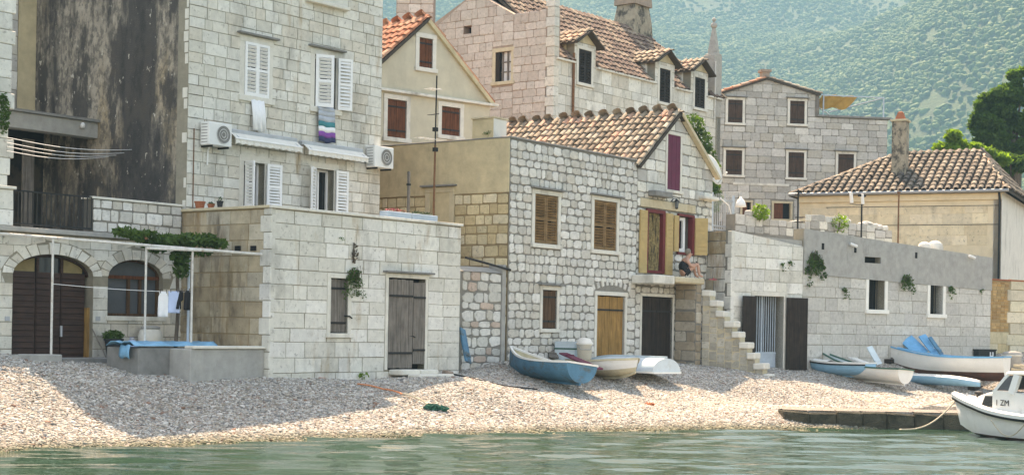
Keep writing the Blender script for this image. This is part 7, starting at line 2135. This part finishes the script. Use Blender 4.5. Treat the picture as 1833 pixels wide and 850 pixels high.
for (a, b, c, d) in ((-.3, .3, -.2, -.17), (-.3, .3, .17, .2), (-.3, -.27, -.17, .17), (.27, .3, -.17, .17)):
    one('crate_side', MATS['boat_pale'], t, Mq, a, b, c, d, 0, hq)
one('crate_bottom', MATS['boat_pale'], t, Mq, -.27, .27, -.17, .17, .0, .03); one('rim_band', MATS['boat_green'], t, Mq, -.31, .31, -.21, .21, hq * .62, hq * .7)
pbx = at(1046, 640, Yb + 1.9); zg_ = gz(pbx.x, pbx.y); hq = at(1046, 604, Yb + 1.9).z - zg_; t = thing('white_tub', 'tall off-white plastic tub among the worn boats', 'tub', (pbx.x, pbx.y, zg_))
mb = MB(); mb.lathe([(.17, 0), (.21, hq * .75), (.23, hq * .76), (.23, hq * .82), (.20, hq * .85), (.15, hq * .98), (.02, hq)], 14, (pbx.x, pbx.y, zg_)); mb.build('tub', MATS['fabric_offwhite'], t, I4, smooth=True)
mb = MB(); mb.tube([(pbx.x - .22, pbx.y - .05, zg_ + hq * .8), (pbx.x - .1, pbx.y - .25, zg_ + hq * .6), (pbx.x + .15, pbx.y - .22, zg_ + hq * .6), (pbx.x + .22, pbx.y - .05, zg_ + hq * .8)], .01, 5); mb.build('handle', MATS['metal_grey'], t)
pw_ = F_small.right_of(S1).pt(.4, -.1); zg_ = gz(pw_.x, pw_.y); Yp = pw_.y
board('blue_door_panel', 'blue painted panel leaning at the end of the cottage', at(838, 648, Yp - .2), at(827, 588, Yp + .1), .30, .05, 'boat_blue', up=Vector((.9, -.4, .1)))
Y5 = b5.y
board('loose_plank', 'pale blue plank standing upright in the green-rimmed boat', at(1574, 652, Y5 + .5), at(1556, 620, Y5 + .7), .24, .04, 'boat_pale', group='boards lying among the boats', up=Vector((.5, -.8, 0)))
board('loose_plank', 'white board lying across the green-rimmed boat', at(1524, 640, Y5 + .9), at(1552, 650, Y5 + .3), .3, .04, 'boat_white', group='boards lying among the boats')
Y7 = b7.y
board('hatch_board', 'broad faded blue hatch board leaning in the large white boat', at(1652, 634, Y7 + 1.0), at(1622, 606, Y7 + 1.4), .52, .05, 'boat_azure', group='blue hatch boards in the large boat', up=Vector((.3, -.9, .3)))
board('hatch_board', 'narrow deep blue hatch board on top of the broad one', at(1676, 634, Y7 + .9), at(1650, 600, Y7 + 1.3), .30, .05, 'boat_azure', group='blue hatch boards in the large boat', up=Vector((.3, -.9, .3)))
board('hatch_board', 'thin blue hatch board nearest the stern of the large boat', at(1686, 634, Y7 + .7), at(1664, 603, Y7 + 1.1), .14, .05, 'boat_blue', group='blue hatch boards in the large boat', up=Vector((.3, -.9, .3)))

# black box with a white U, bollard, stacked planks at the end of the wall
f = F_H.back(-.25); q = f.rect(1752, 625, 1783, 646); zq_ = gz(f.pt(q[0]).x, f.pt(q[0]).y)
t = thing('black_box', 'soot-black box marked with a white U against the wall', 'box', f.pt(q[0], 0, zq_))
one('case', MATS['metal_dark'], t, f.M, q[0], q[2], 0, .22, zq_ - .05, q[3], bevel=.01)
one('lid_rim', MATS['metal_dark'], t, f.M, q[0] - .02, q[2] + .02, -.02, .24, q[3] - .04, q[3] + .005)
W = q[2] - q[0]; c = q[0] + W * .72; h = (q[3] - q[1]); uz = q[1] + h * .35; uh = h * .42
for (a, b, c0, c1) in ((c - .10, c - .055, uz, uz + uh), (c + .055, c + .10, uz, uz + uh), (c - .055, c + .055, uz, uz + .05)):
    one('letter_mark', MATS['paint_white'], t, f.M, a, b, -.026, -.001, c0, c1)
pz = on_beach(1811, 660); pz = Vector((pz.x, pz.y, gz(pz.x, pz.y))); hq = at(1811, 628, pz.y).z - pz.z
t = thing('stone_bollard', 'squat grey stone bollard behind the cabin boat', 'bollard', pz)
rb = 17 / FPX * pz.y
mb = MB(); mb.lathe([(rb * .95, -.1), (rb, hq * .7), (rb * 1.02, hq * .82), (rb * .9, hq * .94), (rb * .3, hq)], 14, pz); mb.build('shaft', MATS['concrete'], t, I4, smooth=True)
mb = MB(); mb.lathe([(rb * 1.06, hq * .72), (rb * 1.08, hq * .76), (rb * 1.06, hq * .80)], 14, pz); mb.build('collar', MATS['limestone'], t)
for k in range(3):
    a = at(1806 + 4 * k, 668 - 7 * k, pz.y - 1.2); b = at(1880, 672 - 7 * k, pz.y - 1.6); board('sawn_plank', ('lowest', 'middle', 'topmost')[k] + ' of the pale sawn planks beside the bollard', a, b, .3, .08, 'limestone_warm', 'plank', 'sawn planks stacked beside the bollard')

# ------------------------------------------------------------------ stone slipway at the water's edge
th = thing('stone_slipway', 'dark weedy stone slipway running along the water edge', 'slipway', atz(1580, 750, 0))
xs = [1403, 1450, 1500, 1545, 1590, 1640, 1690, 1740, 1800, 1880, 1980]
Yq = 35.0
for k in range(len(xs) - 1):
    za = .33 + .03 * (k % 3 == 1) - .02 * (k % 2); a, b = at(xs[k], 735, Yq + (.3 if k == 0 else 0)), at(xs[k + 1], 737, Yq)
    zt0 = .36 if k else .33; n = 5; prof = []
    back = .75
    mb = MB(); zb0 = -.3 if k else .05
    front = [(a.x, a.y - RND.uniform(0, .08), zb0), (b.x, b.y - RND.uniform(0, .08), -.5), (b.x + .0, b.y + RND.uniform(.02, .10), .34 + RND.uniform(-.03, .03)), (a.x, a.y + RND.uniform(.02, .10), .36 + RND.uniform(-.03, .03))]
    rear = [(x, y + back, z) for x, y, z in front]
    mb.add(front + rear, [(0, 1, 2, 3), (7, 6, 5, 4), (0, 3, 7, 4), (1, 5, 6, 2), (3, 2, 6, 7), (0, 4, 5, 1)])
    mb.build('slip_stone', MATS['quay_stone'], th, I4, bevel=.03)
    mb = MB(); mb.add([(a.x + .01, a.y + .22 + RND.uniform(-.05, .08), .385), (b.x - .01, b.y + .22 + RND.uniform(-.05, .08), .38), (b.x - .01, b.y + back, .42), (a.x + .01, a.y + back, .42)], [(0, 1, 2, 3)]); mb.add([(a.x + .01, a.y + .2, .30), (b.x - .01, b.y + .2, .30), (b.x - .01, b.y + .24, .38), (a.x + .01, a.y + .24, .385)], [(0, 1, 2, 3)])
    mb.build('worn_top', MATS['shingle_bed'], th, I4, fix=False)

# ------------------------------------------------------------------ white cabin boat
pbow = atz(1732, 776, 0.0)
head = Vector((-.50, .866, 0)).normalized(); Lc, Bc, Dc = 4.3, 1.6, .72
yawc = yaw_of(head.x, head.y)
base = pbow - head * (Lc * .45); base.z = -.20
th = thing('cabin_boat', 'white cabin motorboat floating at the slipway', 'boat', base)
Mc = Matrix.Translation(base) @ Matrix.Rotation(yawc, 4, 'Z') @ Matrix.Translation((-Lc / 2, 0, 0))
R_ = hull_rings(Lc, Bc, Dc, n=24, m=10, bow=2.1, stern=.8, sheer=.31, rake=.2, vee=.6, flare=.7); m = 10
def zcut(r, z0, z1):
    """resample a ring between two heights on each side"""
    out = []
    for side in (r[:m + 1], r[m:][::-1]):
        pts = []
        for q in range(6):
            z = z0 + (z1 - z0) * q / 5; z = min(max(z, r[m].z), side[0].z)
            for a, b in zip(side, side[1:]):
                if b.z <= z <= a.z:
                    f_ = 0 if a.z == b.z else (z - b.z) / (a.z - b.z); pts.append(b + (a - b) * f_); break
            else: pts.append(side[-1])
        out.append(pts)
    return out
zw = .25
for nm, za, zb_, mm in (('bottom', -1, zw, 'boat_brown'), ('topsides', zw, 9, 'boat_white')):
    mb = MB()
    for sd in (0, 1): mb.loft([zcut(r, za, zb_)[sd] for r in R_], False, False)
    mb.build(nm, MATS[mm], th, Mc, smooth=True)
mb = MB(); mb.add(R_[0], [tuple(range(2 * m + 1))]); mb.build('transom', MATS['boat_white'], th, Mc)
for sd, idx in ((1, 2 * m), (-1, 0)):
    mb = MB(); mb.loft([[r[idx] + Vector((0, sd * .05, -.07)), r[idx] + Vector((0, sd * .06, .0)), r[idx] + Vector((0, sd * .02, .03)), r[idx] + Vector((0, -sd * .08, .03)), r[idx] + Vector((0, -sd * .05, -.07))] for r in R_]); mb.build('gunwale', MATS['paint_white'], th, Mc)
    mb = MB(); mb.loft([[r[idx] + Vector((0, sd * .04, -.12)), r[idx] + Vector((0, sd * .055, -.075)), r[idx] + Vector((0, 0, -.075)), r[idx] + Vector((0, 0, -.12))] for r in R_]); mb.build('rubbing_strake', MATS['rubber_black'], th, Mc)
mb = MB(); mb.loft([[r[0] + Vector((0, .05, .01)), (r[0] + r[-1]) / 2 + Vector((0, 0, .05)), r[-1] + Vector((0, -.05, .01))] for r in R_], False, False); mb.build('deck', MATS['boat_white'], th, Mc)
dz = Dc * 1.02
# trunk cabin, then wheelhouse
def ring4(x, w, z0, z1, top=.8): return [Vector((x, -w, z0)), Vector((x, w, z0)), Vector((x, w * top, z1)), Vector((x, -w * top, z1))]
mb = MB(); mb.loft([ring4(Lc * .90, .10, dz + .10, dz + .14), ring4(Lc * .84, .27, dz + .06, dz + .30), ring4(Lc * .74, .45, dz + .02, dz + .40), ring4(Lc * .64, .55, dz, dz + .44), ring4(Lc * .50, .58, dz, dz + .44)]); mb.build('trunk_cabin', MATS['boat_white'], th, Mc, bevel=.02)
xw0, xw1, xw2 = Lc * .66, Lc * .58, Lc * .28; zt_ = dz + .80
mb = MB()
for sd in (-1, 1):
    w = .58
    P = [Vector((xw0, sd * w, dz + .44)), Vector((xw1, sd * w * .9, zt_)), Vector((xw1 - .08, sd * w * .9, zt_)), Vector((xw0 - .10, sd * w, dz + .44))]
    for (a, b, ww_) in (((xw0, sd * w * .98, dz + .42), (xw1 + .02, sd * w * .88, zt_), .07), ((xw0 - .48, sd * w * .98, dz + .40), (xw1 - .24, sd * w * .88, zt_), .16), ((xw2, sd * w * .98, dz + .2), (xw2, sd * w * .88, zt_), .10)):
        mb.bar(a, b, ww_ * .5, ww_, Vector((1, 0, 0)))
mb.build('pillars', MATS['boat_white'], th, Mc)
for sd in (-1, 1):
    w = .585
    mb = MB(); mb.add([(xw0 + .02, sd * w, dz), (xw2, sd * w, dz), (xw2, sd * w, dz + .30), (xw0 - .46, sd * w, dz + .46), (xw0 + .02, sd * w, dz + .46)], [(0, 1, 2, 3, 4)]); o = mb.build('coaming_side', MATS['boat_white'], th, Mc, fix=False); o.modifiers.new('t', 'SOLIDIFY').thickness = .03
    mb = MB(); mb.add([(xw0 - .03, sd * w * .985, dz + .47), (xw0 - .44, sd * w * .985, dz + .47), (xw1 - .24, sd * w * .9, zt_ - .03), (xw1 - .02, sd * w * .9, zt_ - .03)], [(0, 1, 2, 3)]); mb.build('side_window', MATS['glass_grey'], th, Mc, fix=False)
mb = MB(); mb.add([(xw0, -.55, dz + .46), (xw0, .55, dz + .46), (xw1 + .02, .49, zt_ - .02), (xw1 + .02, -.49, zt_ - .02)], [(0, 1, 2, 3)]); mb.build('windscreen', MATS['glass_grey'], th, Mc, fix=False)
mb = MB(); mb.loft([ring4(xw1 + .10, .52, zt_, zt_ + .04, .95), ring4(xw1, .55, zt_, zt_ + .07, .95), ring4(xw2 - .1, .57, zt_ + .02, zt_ + .09, .95)]); mb.build('wheelhouse_roof', MATS['boat_white'], th, Mc, bevel=.015)
one('interior', MATS['boat_brown'], th, Mc, xw2 + .1, xw0 - .75, -.4, .4, dz - .1, dz + .36)
sx0, sx1 = Lc * .765, Lc * .685
for sd in (-1, 1):
    f0, f1 = .445, .515
    mb = MB(); mb.add([(sx0, sd * (f0 + .0), dz + .13), (sx1, sd * (f1 + .012), dz + .13), (sx1 - .02, sd * (f1 - .075), dz + .34), (sx0 - .02, sd * (f0 - .085), dz + .33)], [(0, 1, 2, 3)]); o = mb.build('porthole_window', MATS['glass_dark'], th, Mc, fix=False); o.modifiers.new('t', 'SOLIDIFY').thickness = .03
mb = MB(); mb.lathe([(.05, 0), (.05, .05), (.09, .08), (.09, .12), (.0, .14)], 10, (Lc * .87, .05, dz + .27)); mb.build('deck_vent', MATS['metal_dark'], th, Mc)
mb = MB(); mb.tube([(Lc * .96, -.02, dz + .2), (Lc * .96, 0, dz + .34)], .02, 6); mb.tube([(Lc * .96, -.09, dz + .31), (Lc * .96, .09, dz + .31)], .018, 6); mb.build('mooring_bitt', MATS['metal_grey'], th, Mc)
# registration letters on the cabin side
txt = bpy.data.curves.new('registration_letters', 'FONT'); txt.body = '1 ZM'; txt.size = .17; txt.extrude = .002; txt.align_x = 'CENTER'
to_ = bpy.data.objects.new('tmp_text', txt); col.objects.link(to_)
bpy.context.view_layer.update(); me = bpy.data.meshes.new_from_object(to_.evaluated_get(bpy.context.evaluated_depsgraph_get())); bpy.data.objects.remove(to_)
me.materials.append(MATS['metal_dark'])
side = -1 if (Mc.to_3x3() @ Vector((0, -1, 0))).y < 0 else 1
Mt = Mc @ Matrix.Translation((Lc * .60, side * .602, dz + .16)) @ (Matrix.Rotation(math.pi, 4, 'Z') if side > 0 else I4) @ Matrix.Rotation(rad(90), 4, 'X')
reg(bpy.data.objects.new('registration_letters', me), th, Mt)
# mooring lines
def line(name, lab, pts, r, m, sag=0, n=12, cat='rope'):
    P = []
    for a, b in zip(pts, pts[1:]):
        a, b = Vector(a), Vector(b); P += [a + (b - a) * (k / n) - Z * sag * math.sin(math.pi * k / n) for k in range(n)]
    P.append(Vector(pts[-1])); t = thing(name, lab, cat, P[0]); mb = MB(); mb.tube(P, r, 6); mb.build('strand', MATS[m], t)
    mb = MB(); mb.lathe([(r, -r), (r * 2.2, 0), (r, r)], 6, P[-1]); mb.build('knot', MATS[m], t); return t
bowp = Mc @ Vector((Lc * 1.02, 0, dz + .22))
line('mooring_rope', 'pale mooring rope dipping from the cabin boat bow into the water', [bowp, at(1612, 768, 32.5)], .016, 'rope', .22)
line('mooring_rope', 'thin mooring rope from the cabin boat bow up the beach', [bowp, on_beach(1520, 705) + Z * .03], .010, 'rope', .3)
line('hull_rope', 'slack rope looping along the side of the cabin boat', [Mc @ Vector((Lc * .62, side * (Bc / 2 + .02), dz - .14)), Mc @ Vector((Lc * .40, side * (Bc / 2 + .06), dz - .14))], .012, 'rope', .30)

# ------------------------------------------------------------------ litter on the beach
line('black_hose', 'black hose lying across the shingle behind the blue boat', [on_beach(800, 668) + Z * .02, on_beach(850, 680) + Z * .03, on_beach(905, 693) + Z * .03, on_beach(960, 698) + Z * .03], .02, 'rope_black', 0, 6, 'hose')
line('orange_rope', 'faded orange rope lying on the shingle below the cottage', [on_beach(640, 690) + Z * .04, on_beach(685, 699) + Z * .04, on_beach(718, 708) + Z * .05], .018, 'net_orange', -.02, 6)
line('pale_rope', 'pale rope joining the orange rope and the green net', [on_beach(716, 707) + Z * .04, on_beach(745, 716) + Z * .05, on_beach(768, 730) + Z * .05], .018, 'rope', -.02, 6)
p = on_beach(778, 734); t = thing('green_net', 'bundle of green fishing net on the shingle', 'net', p)
leaf_cloud('mesh_bundle', MATS['net_green'], t, I4, [((p.x - .05, p.y, p.z + .06), (.18, .14, .07), 260), ((p.x + .16, p.y, p.z + .04), (.12, .1, .05), 120)], .05, 91)
mb = MB(); mb.tube([(p.x - .2, p.y - .05, p.z + .05), (p.x, p.y - .08, p.z + .12), (p.x + .25, p.y - .03, p.z + .04)], .015, 5); mb.build('float_line', MATS['boat_green'], t)
p = on_beach(1163, 726); t = thing('orange_float', 'small orange scrap of net on the sunlit shingle', 'float', p)
leaf_cloud('scrap', MATS['net_orange'], t, I4, [((p.x, p.y, p.z + .04), (.14, .08, .03), 60)], .04, 92)
for k, (x, y, lab) in enumerate(((556, 676, 'reddish roof tile shard at the foot of the cottage wall'), (574, 679, 'flat reddish rubble piece beside the tile shard'), (800, 672, 'reddish rock by the cottage end wall'))):
    p = on_beach(x, y); t = tag(MB().box(-.14, .12, -.1, .1, -.03, .12 if k != 1 else .06).build('rubble_piece', MATS['terracotta' if k < 2 else 'mortar_pink'], None, Matrix.Translation(p) @ Matrix.Rotation(k * 1.1, 4, 'Z') @ Matrix.Rotation(.25, 4, 'X'), bevel=.03), lab, 'rock', 'loose pieces along the cottage')

# ------------------------------------------------------------------ person sitting on the platform
f = F_D; sP = f.back(-.45).S(1220, 490); p0 = f.pt(sP, -.45, zpl - .012)
fwd = Vector((.93, .30, 0)).normalized(); sid = Vector((fwd.y, -fwd.x, 0))         # sid: her right, towards the sea
th = thing('person', 'person in black sleeveless top sitting on the platform reading a phone', 'person', p0)
Mp = Matrix(((fwd.x, -sid.x, 0, p0.x), (fwd.y, -sid.y, 0, p0.y), (0, 0, 1, p0.z), (0, 0, 0, 1)))
def skin_body(name, V, E, R_, m, root=0, sub=2):
    me = bpy.data.meshes.new(name); me.from_pydata(V, E, []); me.update(); o = bpy.data.objects.new(name, me); reg(o, th, Mp)
    md = o.modifiers.new('skin', 'SKIN'); md.use_smooth_shade = True
    for k, v in enumerate(me.skin_vertices[0].data):
        v.radius = (R_[k] if isinstance(R_[k], tuple) else (R_[k], R_[k])); v.use_root = (k == root)
    s_ = o.modifiers.new('sub', 'SUBSURF'); s_.levels = sub; s_.render_levels = sub
    me.materials.append(MATS[m]); return o
V = [(0, 0, .13), (.03, 0, .28), (.10, 0, .42), (.15, 0, .52), (.19, 0, .59), (.235, 0, .66), (.25, 0, .75),      # 0-6 spine, neck, head
     (.10, .16, .50), (.22, .19, .34), (.40, .12, .36), (.46, .09, .385),                                          # 7-10 left arm
     (.10, -.16, .50), (.22, -.20, .33), (.40, -.11, .36), (.46, -.07, .385),                                      # 11-14 right arm
     (.04, .10, .11), (.44, .12, .42), (.50, .12, .08), (.62, .13, .035),                                          # 15-18 left leg
     (.04, -.10, .11), (.46, -.12, .42), (.52, -.12, .08), (.64, -.13, .035)]
E = [(0, 1), (1, 2), (2, 3), (3, 4), (4, 5), (5, 6), (3, 7), (7, 8), (8, 9), (9, 10), (3, 11), (11, 12), (12, 13), (13, 14), (0, 15), (15, 16), (16, 17), (17, 18), (0, 19), (19, 20), (20, 21), (21, 22)]
R_ = [(.15, .12), (.14, .11), (.15, .11), (.11, .08), .05, .085, .08, .06, .045, .034, .028, .06, .045, .034, .028, .085, .062, .04, .03, .085, .062, .04, .03]
skin_body('body', V, E, R_, 'skin')
Vt = [(-.01, 0, .12), (.02, 0, .28), (.09, 0, .43), (.12, .06, .50), (.12, -.06, .50), (.10, .09, .15), (.26, .11, .27), (.10, -.09, .15), (.26, -.11, .27)]
skin_body('black_dress', Vt, [(0, 1), (1, 2), (2, 3), (2, 4), (0, 5), (5, 6), (0, 7), (7, 8)], [(.19, .17), (.18, .155), (.175, .14), .10, .10, .12, .10, .12, .10], 'fabric_black')
mb = MB(); n = 12; rings = []
for k in range(7):
    a = math.pi * k / 6; rings.append([(.235 - .012 + .098 * math.sin(a) * math.cos(6.2832 * j / n) * .98, .088 * math.sin(a) * math.sin(6.2832 * j / n), .735 + .10 * math.cos(a) + (.02 if True else 0)) for j in range(n)])
mb.loft(rings); hair = mb.build('hair', MATS['hair_grey'], th, Mp @ Matrix.Translation((-.028, 0, .015)), smooth=True)
for sd in (1, -1):
    mb = MB(); mb.lathe([(.004, -.01), (.012, 0), (.004, .01)], 8, (.325, sd * .033, .725)); mb.build('eye', MATS['void'], th, Mp)
    mb = MB(); mb.tube([(.235, sd * .088, .71), (.225, sd * .10, .725), (.235, sd * .09, .75)], .012, 5); mb.build('ear', MATS['skin'], th, Mp)
    for j in range(5):      # fingers curled round the phone
        y = sd * (.085 - .018 * j) if j < 4 else sd * .10; z = .395 + .012 * (j % 2)
        x0 = .465; Lf = (.052, .060, .056, .044, .04)[j]
        mb = MB(); mb.tube([(x0, y, z), (x0 + Lf * .6, y - sd * .008, z + .012), (x0 + Lf, y - sd * .022, z + .03)], [.009, .008, .006], 6); mb.build('thumb' if j == 4 else 'finger', MATS['skin'], th, Mp, smooth=True)
mb = MB(); mb.loft([[(.30, -.014, .70), (.30, .014, .70), (.32, 0, .74)], [(.352, -.012, .698), (.352, .012, .698), (.345, 0, .715)]]); mb.build('nose', MATS['skin'], th, Mp, smooth=True)
one('mouth', MATS['terracotta'], th, Mp, .315, .328, -.022, .022, .672, .682)
t = thing('phone', 'dark phone held by the sitting person', 'phone', Mp @ Vector((.5, 0, .42)))
Mh = Mp @ Matrix.Translation((.505, 0, .435)) @ Matrix.Rotation(rad(-35), 4, 'Y')
one('case', MATS['metal_dark'], t, Mh, -.006, .006, -.038, .038, -.075, .075, bevel=.004); one('screen', MATS['glass_grey'], t, Mh, -.0085, -.0062, -.033, .033, -.068, .068)
pc = Mp @ Vector((.95, -.15, -.05)); t = thing('sandal', 'pink sandal left on the edge of the top step', 'sandal', pc)
one('sole', MATS['flower_pink'], t, Matrix.Translation(pc), -.12, .12, -.04, .04, 0, .025, bevel=.008)
mb = MB(); mb.tube([(-.0, -.04, .02), (.03, -.02, .06), (.03, .02, .06), (.0, .04, .02)], .012, 5); mb.build('strap', MATS['flower_pink'], t, Matrix.Translation(pc))
